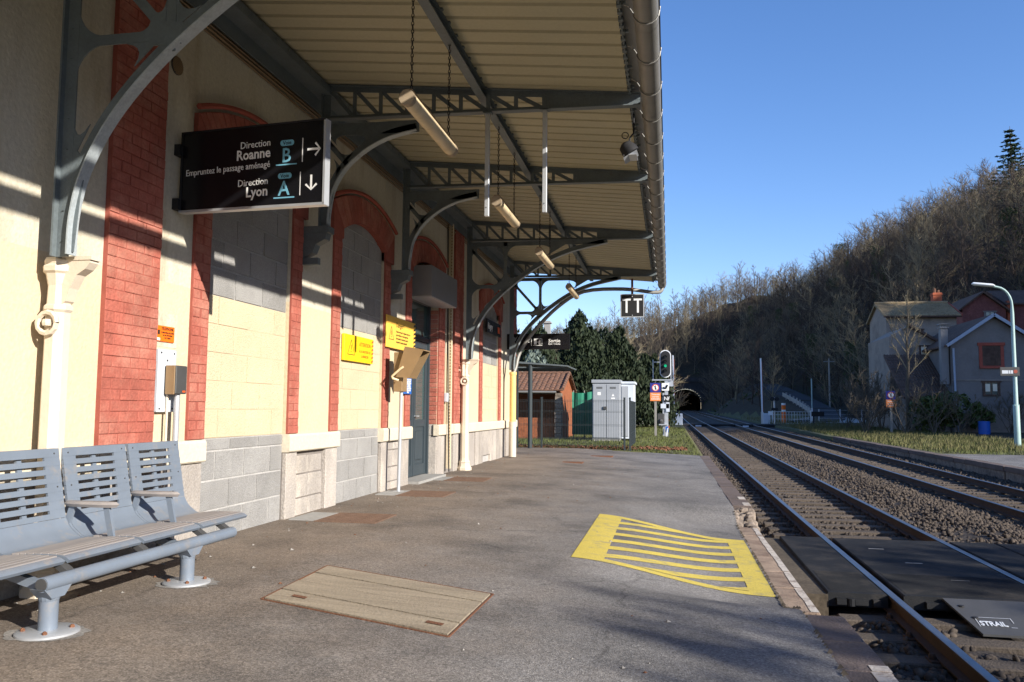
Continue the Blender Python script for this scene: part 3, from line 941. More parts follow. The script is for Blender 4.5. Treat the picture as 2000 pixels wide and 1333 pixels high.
def bed_z(x, y):
    base = rail_z(y) - 0.185
    hump = 0.10 * np.exp(-((x - 4.83) / 0.5) ** 2) + 0.02 * np.exp(-((x - 1.4) / .3) ** 2)
    hump = hump - 0.10 * sstep(1.5, 1.2, x) * 0 + 0.012 * np.sin(x * 9 + y * 3.1) * np.sin(y * 7.7)
    low = -0.16 * (1 - sstep(1.2, 1.9, x)) * (1 - sstep(14, 22, y))
    tr_ = np.maximum(np.exp(-((x - 2.87 + .004 * y) / .62) ** 4), np.exp(-((x - 6.79 + .004 * y) / .62) ** 4))
    return base + hump + low - .03 * tr_


V, F = grid_mesh("b", bx_, by_, lambda X, Y: bed_z(X, Y), None)
bb = npmesh("ballast_bed", V, F, MT["ballast"])
bb.data.polygons.foreach_set("use_smooth", [True] * len(bb.data.polygons))
tag(bb, "brown ballast bed under the two tracks", kind="structure")

ico = None


def ico_base():
    t = (1 + 5 ** .5) / 2
    v = np.array([(-1, t, 0), (1, t, 0), (-1, -t, 0), (1, -t, 0), (0, -1, t), (0, 1, t), (0, -1, -t), (0, 1, -t), (t, 0, -1), (t, 0, 1), (-t, 0, -1), (-t, 0, 1)], float)
    v /= np.linalg.norm(v[0])
    f = np.array([(0, 11, 5), (0, 5, 1), (0, 1, 7), (0, 7, 10), (0, 10, 11), (1, 5, 9), (5, 11, 4), (11, 10, 2), (10, 7, 6), (7, 1, 8), (3, 9, 4), (3, 4, 2), (3, 2, 6), (3, 6, 8), (3, 8, 9), (4, 9, 5), (2, 4, 11), (6, 2, 10), (8, 6, 7), (9, 8, 1)])
    return v, f


def oct_base():
    v = np.array([(1, 0, 0), (-1, 0, 0), (0, 1, 0), (0, -1, 0), (0, 0, 1), (0, 0, -1)], float)
    f = np.array([(0, 2, 4), (2, 1, 4), (1, 3, 4), (3, 0, 4), (2, 0, 5), (1, 2, 5), (3, 1, 5), (0, 3, 5)])
    return v, f


def rocks(P, S, base):
    v0, f0 = base
    n = len(P)
    J = 1 + rng.uniform(-0.3, 0.3, (n, len(v0), 1))
    ax = rng.uniform(0.6, 1.25, (n, 1, 3))
    Vv = v0[None] * J * ax
    th = rng.uniform(0, 6.283, n)
    c, s_ = np.cos(th), np.sin(th)
    ph = rng.uniform(-.6, .6, n)
    x, y_, z = Vv[..., 0], Vv[..., 1], Vv[..., 2]
    y2 = y_ * np.cos(ph)[:, None] - z * np.sin(ph)[:, None]
    z2 = y_ * np.sin(ph)[:, None] + z * np.cos(ph)[:, None]
    Vv = np.stack([x * c[:, None] - y2 * s_[:, None], x * s_[:, None] + y2 * c[:, None], z2], -1)
    Vv = Vv * S[:, None, None] + P[:, None, :]
    Ff = f0[None] + (np.arange(n) * len(v0))[:, None, None]
    return Vv.reshape(-1, 3), Ff.reshape(-1, 3)


def ballast(n, ya, yb, smin, smax, base):
    u = rng.uniform(0, 1, n)
    yy = ya * (yb / ya) ** u if ya > 0 else ya + (yb - ya) * u
    xx = rng.uniform(1.25, 8.85, n)
    ss = rng.uniform(smin, smax, n)
    keep = np.ones(n, bool)
    for i in range(4):
        keep &= np.abs(xx - rail_x(i, yy)) > 0.085
    keep &= ~((yy > 8.4) & (yy < 12.15) & (xx > 1.45))
    keep &= ~((yy > 7.4) & (yy < 8.5) & (xx > 2.45) & (xx < 3.4))
    xx, yy, ss = xx[keep], yy[keep], ss[keep]
    # fewer stones on the sleepers
    ph = ((yy + 3.0) / 0.62) % 1.0
    ontrk = (np.abs(xx - 2.87 + .004 * yy) < 1.3) | (np.abs(xx - 6.79 + .004 * yy) < 1.3)
    k2 = ~(ontrk & (ph < 0.42) & (rng.uniform(0, 1, len(xx)) < 0.93))
    xx, yy, ss = xx[k2], yy[k2], ss[k2]
    zz = bed_z(xx, yy) + rng.uniform(-0.35, 0.35, len(xx)) * ss
    return rocks(np.stack([xx, yy, zz], -1), ss, base)


Va, Fa = ballast(21000, 3.2, 17, 0.02, 0.048, ico_base())
Vb, Fb = ballast(34000, 14, 62, 0.03, 0.055, oct_base())
st = npmesh("ballast_stones", np.concatenate([Va, Vb]), np.concatenate([Fa, Fb + len(Va)]), MT["stones"])
tag(st, "loose grey brown ballast stones between the rails", kind="stuff")

sl_mb = MB()
sl_mb.bevbox(-1.3, 1.3, -0.12, 0.12, -0.16, 0, 0.012)
sl_me = mesh_of(sl_mb, MT["sleeper"])
cl_mb = MB()
cl_mb.box(-0.13, 0.13, -0.08, 0.08, 0.0, 0.014)
for q in (-1, 1):
    cl_mb.lathe((q * 0.1, 0, 0.010), [(0.028, 0), (0.028, 0.03), (0.018, 0.045)], 6)
cl_me = mesh_of(cl_mb, MT["railside"])
prof = [(-0.07, -0.155), (0.07, -0.155), (0.07, -0.142), (0.012, -0.125), (0.010, -0.045), (0.034, -0.034), (0.036, -0.006), (0.028, 0.0), (-0.028, 0.0), (-0.036, -0.006), (-0.034, -0.034), (-0.010, -0.045), (-0.012, -0.125), (-0.07, -0.142)]
for t in range(2):
    c = (RX[2 * t] + RX[2 * t + 1]) / 2
    tr = empty("railway_track", (c, 0, -0.6), ["nearer railway track running beside the platform to the tunnel", "farther railway track alongside the grassy opposite platform"][t],
               "railway track", "parallel railway tracks")
    for r in (0, 1):
        m = MB()
        i = 2 * t + r
        ys = list(np.concatenate([np.arange(-4, 60, 4.0), np.arange(60, 256, 10.0)]))
        n = len(prof)
        vv = [(rail_x(i, yy) + p[0], yy, rail_z(yy) + p[1]) for yy in ys for p in prof]
        m.v = vv
        m.n = len(vv)
        for k in range(len(ys) - 1):
            for j in range(n):
                j2 = (j + 1) % n
                m.f.append((k * n + j, k * n + j2, (k + 1) * n + j2, (k + 1) * n + j))
                m.m.append(1 if j in (6, 7, 8) else 0)
        m.f.append(tuple(range(n)))
        m.m.append(0)
        m.build("rail", [MT["railside"], MT["railtop"]], tr)
    k = 0
    yy = -3.0
    while yy < 90:
        if not (8.5 < yy < 12.0):
            nm = sl_me
            o = piece("sleeper", sl_me, (c - .004 * yy + random.uniform(-.03, .03), yy + 0.12 + random.uniform(-.015, .015), rail_z(yy) - 0.165 + random.uniform(-.006, .004)), tr)
            if yy < 24 and t == 0:
                for sd2 in (-.75, .75):
                    piece("rail_chair", cl_me, (c + sd2 - .004 * yy, yy + 0.12, rail_z(yy) - 0.166), tr)
        yy += 0.62
    m = MB()
    while yy < 236:
        m.box(c - .004 * yy - 1.3, c - .004 * yy + 1.3, yy, yy + .24, rail_z(yy) - .3, rail_z(yy) - .165)
        yy += 0.62
    tag(m.build("sleeper", MT["sleeper"], tr), kind="stuff")

# rubber crossing panels near the platform, with end deflector
zc = rail_z(8.6)


CRX = empty("track_crossing", (4.5, 10.2, -0.6), "black rubber walkway of panels laid across both tracks beside the yellow hatching", "track crossing")


def panel(x0, x1, label, name="rubber_panel", far=12.0):
    v = []
    # sloped to the line gradient
    m = MB()
    pr = [(x0, -.13), (x1, -.13), (x1, -.012), (x1 - .012, 0), (x0 + .012, 0), (x0, -.012)]
    for yy in (8.56, far):
        v += [(p[0] - .004 * yy, yy, rail_z(yy) + p[1] - 0.003) for p in pr]
    n = 6
    f = [tuple(range(n)), tuple(range(2 * n - 1, n - 1, -1))] + [(k, n + k, n + (k + 1) % n, (k + 1) % n) for k in range(n)]
    m.add(v, f)
    t = m.build(name, MT["rubber"], CRX, label)
    m = MB()
    yy = 8.62
    while yy < far - .05:                     # fine tread ribs at the near end
        if yy < 9.6:
            m.add([(x0 + .04 - .004 * yy, yy, rail_z(yy) - .002), (x1 - .04 - .004 * yy, yy, rail_z(yy) - .002), (x1 - .04 - .004 * yy, yy + .012, rail_z(yy) + .004), (x0 + .04 - .004 * yy, yy + .012, rail_z(yy) + .004),
                   (x1 - .04 - .004 * yy, yy + .022, rail_z(yy) - .002), (x0 + .04 - .004 * yy, yy + .022, rail_z(yy) - .002)], [(0, 1, 2, 3), (3, 2, 4, 5)])
        yy += 0.045
    tag(m.build("tread_rib", MT["rubber"], t), kind="stuff")
    m = MB()
    w = x1 - x0
    for (fx, ww) in ((0.22, 0.16), (0.55, 0.22), (0.8, 0.12)):
        m = MB()
        m.box(x0 + w * fx - w * ww / 2 - .035, x0 + w * fx + w * ww / 2 - .035, 8.50, 8.56, zc - .105, zc - .05)
        m.build("end_lug", MT["rubber"], t)
    m = MB()
    m.lathe((x0 + w * .38 - .035, 8.52, zc - .115), [(0.035, 0), (0.035, 0.07)], 10)
    m.build("end_lug", MT["rubber"], t)
    return t


panel(1.53, 2.08, "narrow black rubber crossing panel between kerb and the nearest rail")
pc = panel(2.22, 3.57, "wide black rubber crossing panel between the rails of the nearer track")
panel(3.70, 4.25, "black rubber crossing panel just outside the second rail")
panel(4.27, 5.95, "black rubber crossing panel between the two tracks")
panel(6.14, 7.46, "black rubber crossing panel between the rails of the farther track")
for (x, yy) in ((2.55, 11.2), (2.75, 10.3), (2.95, 9.4)):
    m = MB()
    z = rail_z(yy)
    m.box(x - .09, x + .09, yy - .012, yy + .012, z - .006, z + .001)
    m.build("moulded_mark", MT["concrete"], pc)
df = empty("deflector_plate", (2.9, 8.1, -0.6), "sloping black steel deflector plate with worn white letters at the crossing panel", "deflector plate")
m = MB()
A = [(2.52, 8.54, zc - .005), (3.24, 8.54, zc - .005), (2.99, 7.93, zc - .17), (2.66, 7.93, zc - .17)]
m.add(A + [(p[0], p[1], p[2] - .02) for p in A], [(3, 2, 1, 0), (4, 5, 6, 7), (0, 1, 5, 4), (1, 2, 6, 5), (2, 3, 7, 6), (3, 0, 4, 7)])
m.build("plate", MT["darkbox"], df)
du = Vector((0, 0.61, 0.165)).normalized()
text("STRAIL", 0.105, MT["greyboard"], df, (2.695, 8.07, zc - .128), (1, 0, 0), du, bold=0.03, sx=0.68)
m = MB()
for (x, yy) in ((2.64, 8.40), (2.69, 8.20)):
    m.lathe((x, yy, zc - .005 - (8.54 - yy) * .27), [(0.028, 0), (0.026, 0.008)], 10)
m.build("bolt", MT["blackmatt"], df)
m = MB()
o0 = Vector((2.68, 8.045, zc - .1345))
for (a, b, c_, d) in ((0, .3, .16, .165), (.25, .3, .0, .005), (0, .005, .0, .165), (.295, .3, .08, .16)):
    q = [o0 + Vector((x, 0, 0)) + du * yv + Vector((0, 0, .002)) for (x, yv) in ((a, c_), (b, c_), (b, d), (a, d))]
    m.add(q, [(0, 1, 2, 3)])
m.build("stencil_line", MT["greyboard"], df)

# ------------------------------------------------------------------ opposite platform
fp_ = MB()
P2 = 8.95
n = 30
zt = lambda yy: -0.21 + 0.002 * yy
ys2 = [-4, 10, 20, 24, 27.5, 31, 36, 42, 48.3]
farp = MB()
for k in range(len(ys2) - 1):
    a, b = ys2[k], ys2[k + 1]
    mi_ = 1 if b <= 31 else 0
    farp.add([(P2 - .002 * a + .3, a, zt(a)), (17, a, zt(a)), (17, b, zt(b)), (P2 - .002 * b + .3, b, zt(b))], [(0, 1, 2, 3)], mi_)
farp.add([(P2 + .2, 48.3, zt(48)), (17, 48.3, zt(48)), (17, 48.3, -1), (P2 + .2, 48.3, -1)], [(0, 1, 2, 3)], 0)
fp = farp.build("far_platform", [MT["grassground"], MT["asphalt"]])
tag(fp, "low grass grown platform across the tracks", kind="structure")
y = -4.0
while y < 47.9:
    ln = random.uniform(0.9, 1.15)
    b = min(y + ln, 48.2)
    m = MB()
    o = random.uniform(-.015, .015) - .002 * y
    m.bevbox(P2 + o, P2 + .34 + o, y + .006, b - .006, zt(y) - .13, zt(y) + .012 + random.uniform(-.01, .01), .012)
    m.build("kerb_stone", MT["kerb"], fp)
    m = MB()
    m.bevbox(P2 + .03 + o, P2 + .3 + o, y + .01, b - .01, -0.85, zt(y) - .135, .012)
    m.build("wall_stone", MT["rubble"], fp)
    y = b
# ------------------------------------------------------------------ station building
sb = empty("station_building", (-8, 10, 0), "cream and yellow station building with red brick strips and walled up arched windows", "station building")
OPEN = [(7.20, 8.95), (10.43, 12.17), (13.55, 15.30), (19.10, 21.0)]
BAYS = [(-8.0, 7.20, 2.40), (8.95, 10.43, 2.54), (12.17, 13.55, 2.42), (15.30, 19.10, 2.40), (21.0, 23.45, 2.40)]
m = MB()
my = MB()
mp = MB()
for (a, b, zp) in BAYS:
    mp.box(-5.0, WX - 0.03, a, b, -0.5, 0.97)
    my.box(-5.0, WX, a, b, 0.97, zp)
    m.box(-5.0, WX, a, b, zp, 7.4)
for (a, b) in OPEN:
    m.box(-5.0, WX - 0.004, a, b, 4.02, 7.4)
m.box(-12, -5.0, -8, 23.45, 5.0, 7.4)
m.box(-12, -11.8, -8, 23.45, -0.5, 5.0)
m.box(-11.8, -5.0, -8, -7.8, -0.5, 5.0)
m.box(-11.8, -5.0, 23.25, 23.45, -0.5, 5.0)
m.build("upper_wall", MT["stucco"], sb)
my.build("lower_wall", MT["yellow"], sb, "yellow painted lower wall")
mp.build("plinth", MT["stonejoint"], sb)
m = MB()
m.prism([(-12.4, 7.4), (-4.0, 7.4), (-8.2, 10.2)], 'y', -8.4, 23.8)
m.build("roof", MT["tile"], sb)

# cream moulding on top of the plinth
m = None
for (a, b) in ((-8, 5.69), (5.69, 7.19), (8.94, 10.44), (12.15, 13.62), (15.25, 16.35), (16.4, 18.9), (18.9, 21.1), (21.1, 23.56)):
    m = MB()
    p = [(WX - .05, .77), (WX + .045, .77), (WX + .06, .785), (WX + .06, .955), (WX + .045, .98), (WX - .05, .985)]
    m.prism(p, 'y', a + .003, b - .003)
    m.build("plinth_band", MT["band"], sb)
# stone slabs and rubble of the plinth
for (a, b, d) in ((-2.0, -0.9, .02), (-.9, 0.4, 0), (0.4, 1.6, .02), (1.6, 3.0, 0), (3.0, 4.3, 0), (4.3, 5.2, .02), (5.2, 6.3, 0), (6.79, 7.19, .02), (8.95, 9.23, .02), (10.06, 10.43, .025), (12.18, 12.48, .02), (13.12, 13.53, .02), (15.31, 15.56, .02), (15.56, 15.9, .005),
                  (16.55, 17.3, .012), (17.7, 18.45, 0), (18.5, 18.8, .018), (18.8, 19.3, .01), (20.12, 20.85, .012), (20.88, 21.35, .02), (21.4, 21.9, .0), (22.2, 22.9, .0), (22.9, 23.43, .02)):
    m = MB()
    m.bevbox(WX - .1, WX + d, a + .004, b - .004, -0.4, .768, .008)
    m.build("stone", MT["stone"], sb)
m = MB()
m.bevbox(WX - .1, WX + .012, 19.3, 20.12, .17, .768, .006)
m.build("stone", MT["stone"], sb)
for (a, b) in ((9.25, 10.04), (12.5, 13.1), (6.35, 6.77)):
    z = -0.1
    while z < .72:
        h = min(random.uniform(.2, .3), .75 - z)
        if h < .1:
            break
        c = a + (b - a) * random.uniform(.38, .62)
        for (u, v) in ((a, c), (c, b)):
            m = MB()
            m.bevbox(WX - .12, WX - .012 + random.uniform(-.012, .006), u + .006, v - .006, z + .005, z + h - .005, .012)
            m.build("stone", MT["stone"], sb)
        z += h
m = MB()
m.box(-5.0, -4.62, 19.3, 20.12, -.3, .17)
m.build("vent_recess", MT["blackmatt"], sb)

# breeze block infill of the arched openings
ub = MB()
ub.bevbox(-0.1, 0, -0.5, 0.5, -0.5, 0.5, 0.0)
ub = MB()
ub.box(-0.1, 0, -0.5, 0.5, -0.5, 0.5)
ub_g = mesh_of(ub, MT["block"])
ub_y = mesh_of(ub, MT["ybrick"])
ROWS = [(0.0 - .06, .28, 0), (.28, .57, 0), (.57, .86, 0), (.86, .985, 0)] + [(.985 + k * .283, .985 + (k + 1) * .283, 1) for k in range(5)] + [(2.40 + k * .285, 2.40 + (k + 1) * .285, 0) for k in range(6)]
for wi, (a, b) in enumerate(OPEN):
    if wi == 2:
        continue
    m = MB()
    m.box(-4.9, WX - .048, a, b, -.4, .985)
    inf0 = m.build("block_infill", MT["blockmort"], sb)
    m = MB()
    m.box(-4.9, WX - .048, a, b, 2.402, 4.02)
    inf = m.build("block_infill", MT["blockmort"], sb)
    m = MB()
    m.box(-4.9, WX - .043, a, b, .985, 2.402)
    inf2 = m.build("painted_infill", MT["ymort"], sb, "yellow painted block infill")
    for ri, (z0, z1, yel) in enumerate(ROWS):
        if wi == 3 and z0 < .9:
            continue
        w = b - a
        cuts = [0, w / 3, 2 * w / 3, w] if ri % 2 else [0, w / 6 + random.uniform(-.05, .12), w / 2, w * 5 / 6, w]
        for k in range(len(cuts) - 1):
            g = .006 if yel else .011
            L_ = cuts[k + 1] - cuts[k] - 2 * g
            H_ = z1 - z0 - 2 * g
            o = piece("concrete_block", ub_y if yel else ub_g, (WX - .038 + random.uniform(-.003, .003), a + (cuts[k] + cuts[k + 1]) / 2, (z0 + z1) / 2), inf2 if yel else (inf if z0 > 1 else inf0))
            o.scale = (1, L_, H_)
if True:                                              # the far opening is walled up with plain render below the band
    m = MB()
    m.box(-4.9, WX - .03, 19.1, 21.0, .17, .9)
    m.build("stone_apron", MT["stone"], sb)

# brick strips
CH = 0.0885
bm_f = MB()
bm_f.bevbox(-.03, 0, -.11, .11, -.0425, .0425, .005)
bm_h = MB()
bm_h.bevbox(-.03, 0, -.053, .053, -.0425, .0425, .005)
bm_l = MB()
bm_l.bevbox(-.03, 0, -.136, .136, -.0425, .0425, .005)
BF, BH, BL = mesh_of(bm_f, MT["brick"]), mesh_of(bm_h, MT["brick"]), mesh_of(bm_l, MT["brick"])
stuffb = MB()


def courses(parent, y0, y1, z0, zobj, zend, X, kind):
    """kind p: pilaster .69 wide, f: one brick frame"""
    n = int((zend - z0) / CH)
    w = y1 - y0
    for k in range(n):
        z = z0 + (k + .5) * CH
        if kind == 'p':
            ly = [(.115, 'F'), (.345, 'F'), (.575, 'F')] if k % 2 == 0 else [(.0575, 'H'), (.23, 'F'), (.46, 'F'), (.6325, 'H')]
            s = w / .69
            ly = [(p * s, q) for p, q in ly]
        elif kind == 'f':
            ly = [(w / 2, 'L')] if k % 2 == 0 else [(w * .25, 'H'), (w * .75, 'H')]
        else:
            ly = [(w * .3, 'F'), (w * .82, 'H')] if k % 2 == 0 else [(w * .2, 'H'), (w * .7, 'F')]
        for p, q in ly:
            x = X + random.uniform(-.004, .004)
            if z < zobj:
                o = piece("brick", {'F': BF, 'H': BH, 'L': BL}[q], (x, y0 + p, z), parent)
                if q == 'L':
                    o.scale = (1, w / .285, 1)
            else:
                hl = {'F': .11, 'H': .053, 'L': .136}[q]
                if q == 'L':
                    hl *= w / .285
                stuffb.box(X - .03, x, y0 + p - hl, y0 + p + hl, z - .039, z + .039)


def brick_strip(name, y0, y1, z0, z1, zobj, kind, proud=.035):
    m = MB()
    m.box(WX - .05, WX + proud - .006, y0 + .002, y1 - .002, z0, z1)
    t = m.build(name, MT["mortar"], sb)
    courses(t, y0, y1, z0, zobj, z1, WX + proud, kind)
    return t


brick_strip("pilaster", 5.69, 6.38, .985, 5.3, 2.65, 'p', .045)
brick_strip("pilaster", 16.40, 17.12, .985, 5.3, 0, 'p', .045)
brick_strip("pilaster", 22.95, 23.44, .985, 5.3, 0, 'd', .045)
for (a, b, zo, kd) in ((6.91, 7.20, 2.95, 'f'), (8.95, 9.22, 2.95, 'f'), (10.16, 10.43, 2.95, 'f'), (12.17, 12.45, 2.95, 'f'), (13.27, 13.55, 2.6, 'f'), (15.30, 15.72, 2.6, 'd'),
                       (18.80, 19.10, 0, 'f'), (21.0, 21.3, 0, 'f')):
    brick_strip("window_surround" if kd == 'f' and not 13 < a < 14 else "door_surround", a, b, .985, 3.6, zo, kd, .03)
tag(stuffb.build("brick", MT["brick"], sb), kind="stuff")
# brick jamb of the doorway, turned towards the platform start
m = MB()
m.box(-4.62, WX - .004, 15.302, 15.5, .985, 3.5)
jb = m.build("door_jamb", MT["mortar"], sb)
jm = MB()
jm.bevbox(-.1, .1, -.012, 0.05, -.040, .040, .005)
JM = mesh_of(jm, MT["brick"])
for k in range(25):
    o = piece("brick", JM, (-4.505 + random.uniform(-.003, .003), 15.299 + random.uniform(-.003, .003), .985 + (k + .5) * CH), jb)
m = MB()
m.bevbox(-4.62, WX - .0, 15.285, 15.5, .77, .984, .008)
m.bevbox(-4.62, WX + .0, 15.288, 15.5, -.3, .768, .008)
m.build("jamb_stone", MT["stone"], sb)
m = MB()
m.box(-4.62, WX - .004, 13.4, 13.548, -.3, 3.5)
m.build("door_jamb", MT["mortar"], sb)


def arch(yc, hi, ho, label=None):
    n = 14
    m = MB()
    I, O = [], []
    for k in range(n + 1):
        u = -1 + 2 * k / n
        I.append((yc + hi * u, 3.74 + .22 * (1 - u * u)))
        O.append((yc + ho * u, 4.07 + .27 * (1 - u * u)))
    I = [(yc - hi, 3.60)] + I + [(yc + hi, 3.60)]
    O = [(yc - ho, 3.60)] + O + [(yc + ho, 3.60)]
    xf, xb = WX + .047, WX - .05
    for k in range(len(I) - 1):
        q = [I[k], I[k + 1], O[k + 1], O[k]]
        v = [(xf, *p) for p in q] + [(xb, *p) for p in q]
        m.add(v, [(0, 3, 2, 1), (0, 1, 5, 4), (2, 3, 7, 6)])
    for (p, q) in ((I[0], O[0]), (O[-1], I[-1])):
        m.add([(xf, *p), (xb, *p), (xb, *q), (xf, *q)], [(0, 1, 2, 3)])
    a = m.build("arch_surround", MT["mortar"], sb)
    nv = 24
    for k in range(nv):
        q = []
        for (uu, ww) in ((k + .06, 0), (k + .94, 0), (k + .94, 1), (k + .06, 1)):
            u = -1 + 2 * uu / nv
            zi, zo = 3.74 + .22 * (1 - u * u), 4.07 + .27 * (1 - u * u)
            q.append((yc + (hi + .006 + (ho - hi - .012) * ww) * u, zi + .006 + (zo - zi - .012) * ww))
        v = MB()
        d_ = random.uniform(-.003, .003)
        v.prism(q, 'x', WX - .02, WX + .056 + d_)
        v.build("voussoir", MT["brick"], a)
    # raised hood line along the crown
    h = MB()
    A = [(xf + .02, yc + (ho + .03) * (-1 + 2 * k / n), 4.12 + .27 * (1 - (-1 + 2 * k / n) ** 2)) for k in range(n + 1)]
    h.tube(A, .03, 6)
    h.build("hood_mould", MT["redframe"], a)


for (yc, hi, ho) in ((8.08, .875, 1.22), (11.30, .87, 1.22), (14.42, .87, 1.24), (20.05, .95, 1.32)):
    arch(yc, hi, ho)

# door in its recess
DX = -4.60
m = MB()
for (a, b) in ((13.55, 13.62), (15.22, 15.30)):
    m.box(DX - .06, DX + .05, a, b, 0.03, 3.42)
m.box(DX - .06, DX + .045, 13.62, 15.22, 3.3, 3.42)
m.box(DX - .06, DX + .045, 13.62, 15.22, 2.55, 2.63)
dfm = m.build("door_frame", MT["doorpaint"], sb)
for (a, b) in ((13.63, 14.41), (14.43, 15.21)):
    m = MB()
    m.box(DX - .03, DX + .012, a, a + .11, .06, 2.54)
    m.box(DX - .03, DX + .012, b - .11, b, .06, 2.54)
    m.box(DX - .03, DX + .01, a + .11, b - .11, .06, .26)
    m.box(DX - .03, DX + .01, a + .11, b - .11, .95, 1.08)
    m.box(DX - .03, DX + .01, a + .11, b - .11, 2.42, 2.54)
    m.box(DX - .03, DX - .012, a + .11, b - .11, .26, .95)
    d = m.build("door", MT["doorpaint"], sb)
    m = MB()
    m.box(DX - .02, DX - .012, a + .11, b - .11, 1.08, 2.42)
    m.build("pane", MT["glass"], d)
    m = MB()
    m.bevbox(DX - .012, DX + .002, a + .19, b - .19, .34, .87, .006)
    m.build("door_panel", MT["doorpaint"], d)
    m = MB()
    m.bar((DX + .012, a + .05, 1.15), (DX + .06, a + .05, 1.15), .02, .02)
    m.bar((DX + .06, a + .03, 1.15), (DX + .06, a + .16, 1.15), .02, .02)
    m.build("handle", MT["alu"], d)
m = MB()
m.box(DX - .02, DX - .01, 13.62, 15.22, 2.63, 3.3)
m.build("transom_pane", MT["glass"], sb)
m = MB()
m.box(-5.0, -4.2, 13.55, 15.3, -.3, .045)
m.build("door_step", MT["concrete"], sb)
# grey roller shutter box above the door
m = MB()
m.bevbox(-4.66, -4.06, 13.66, 15.42, 3.26, 3.80, .006)
sx_ = m.build("shutter_box", MT["boxgrey"], sb)
m = MB()
m.box(-4.5, -4.07, 13.7, 15.4, 3.245, 3.262)
m.build("shutter_slot", MT["alu"], sx_)
# round vent grille high on the wall
m = MB()
prof_ = [(math.cos(t) * .085, math.sin(t) * .085) for t in np.linspace(0, 2 * math.pi, 20, endpoint=False)]
m.prism([(6.55 + p[0], 4.40 + p[1]) for p in prof_], 'x', WX, WX + .012)
vg = m.build("vent_grille", MT["darkbox"], sb)
m = MB()
for k in range(-5, 6):
    w = math.sqrt(max(.0064 - (k * .015) ** 2, .0001))
    m.box(WX + .012, WX + .018, 6.55 - w, 6.55 + w, 4.40 + k * .015 - .004, 4.40 + k * .015 + .004)
m.build("grille_bar", MT["brown"], vg)

# thin yellow conduit up the wall beside the door, and small fittings
cp = empty("wall_conduit", (WX + .05, 15.97, 0), "thin yellow cable conduit running up the wall to the right of the door", "cable conduit")
m = MB()
m.box(WX + .02, WX + .10, 15.93, 16.02, .1, 5.05)
m.build("channel", MT["yellow"], cp)
m = MB()
for k in range(78):
    m.box(WX + .075, WX + .095, 15.924, 15.931, .2 + k * .062, .235 + k * .062)
m.build("slot", MT["brown"], cp)
m = MB()
m.tube([(WX + .12, 15.8, .05), (WX + .08, 15.8, 1.6), (WX + .03, 15.8, 5.0)], .014, 6)
m.build("cable", MT["blackmatt"], cp)
m = MB()
m.bevbox(WX + .02, WX + .09, 15.72, 15.86, 1.42, 1.6, .01)
tag(m.build("junction_box", MT["greyboard"]), "small grey junction box on the wall right of the door", "junction box")
m = MB()
m.tube([(WX + .14, 16.75, 1.98), (WX + .14, 16.75, 2.22)], .035, 10)
m.tube([(WX + .04, 16.75, 2.1), (WX + .14, 16.75, 2.1)], .015, 6)
tag(m.build("wall_light", MT["band"], smooth=True), "small cream tube fitting on the red brick strip right of the door", "wall fitting")

# ------------------------------------------------------------------ canopy
cn = empty("platform_canopy", (-2.2, 10, 4.8), "iron platform canopy with ribbed cream sheeting on lattice trusses and curved wall brackets", "canopy")


def zr(x):
    return 5.32 - 0.095 * (x + 4.3)


TY = [0.7, 4.95, 9.3, 12.5, 16.8, 21.6]
KIND = ['L', 'L', 'S', 'S', 'L', 'L']
# ribbed sheet (grooves run from the wall to the gutter)
P_, pts = 0.28, []
yy = -6.0
while yy < 23.6:
    pts += [(yy, 0), (yy + .018, .035), (yy + .048, .035), (yy + .066, 0)]
    yy += P_
pts.append((23.6, 0))
m = MB()
A = [(-4.39, p[0], zr(-4.39) + p[1]) for p in pts]
B = [(-.40, p[0], zr(-.40) + p[1]) for p in pts]
m.strip(A, B)
m.build("roof_sheet", MT["roof"], cn)
m = MB()
m.add([(-4.39, -6, zr(-4.39) + .05), (-.14, -6, zr(-.14) + .05), (-.14, 23.7, zr(-.14) + .05), (-4.39, 23.7, zr(-4.39) + .05)], [(0, 1, 2, 3)])
m.add([(-4.39, -6, zr(-4.39) + .1), (-.12, -6, zr(-.12) + .085), (-.12, 23.72, zr(-.12) + .085), (-4.39, 23.72, zr(-4.39) + .1)], [(3, 2, 1, 0)])
m.add([(-.14, -6, zr(-.14) + .05), (-.14, 23.7, zr(-.14) + .05), (-.12, 23.72, zr(-.12) + .085), (-.12, -6, zr(-.12) + .085)], [(0, 1, 2, 3)])
m.add([(-4.39, 23.7, zr(-4.39) + .05), (-.14, 23.7, zr(-.14) + .05), (-.12, 23.72, zr(-.12) + .085), (-4.39, 23.72, zr(-4.39) + .1)], [(0, 1, 2, 3)])
m.build("roof_covering", MT["zinc"], cn)
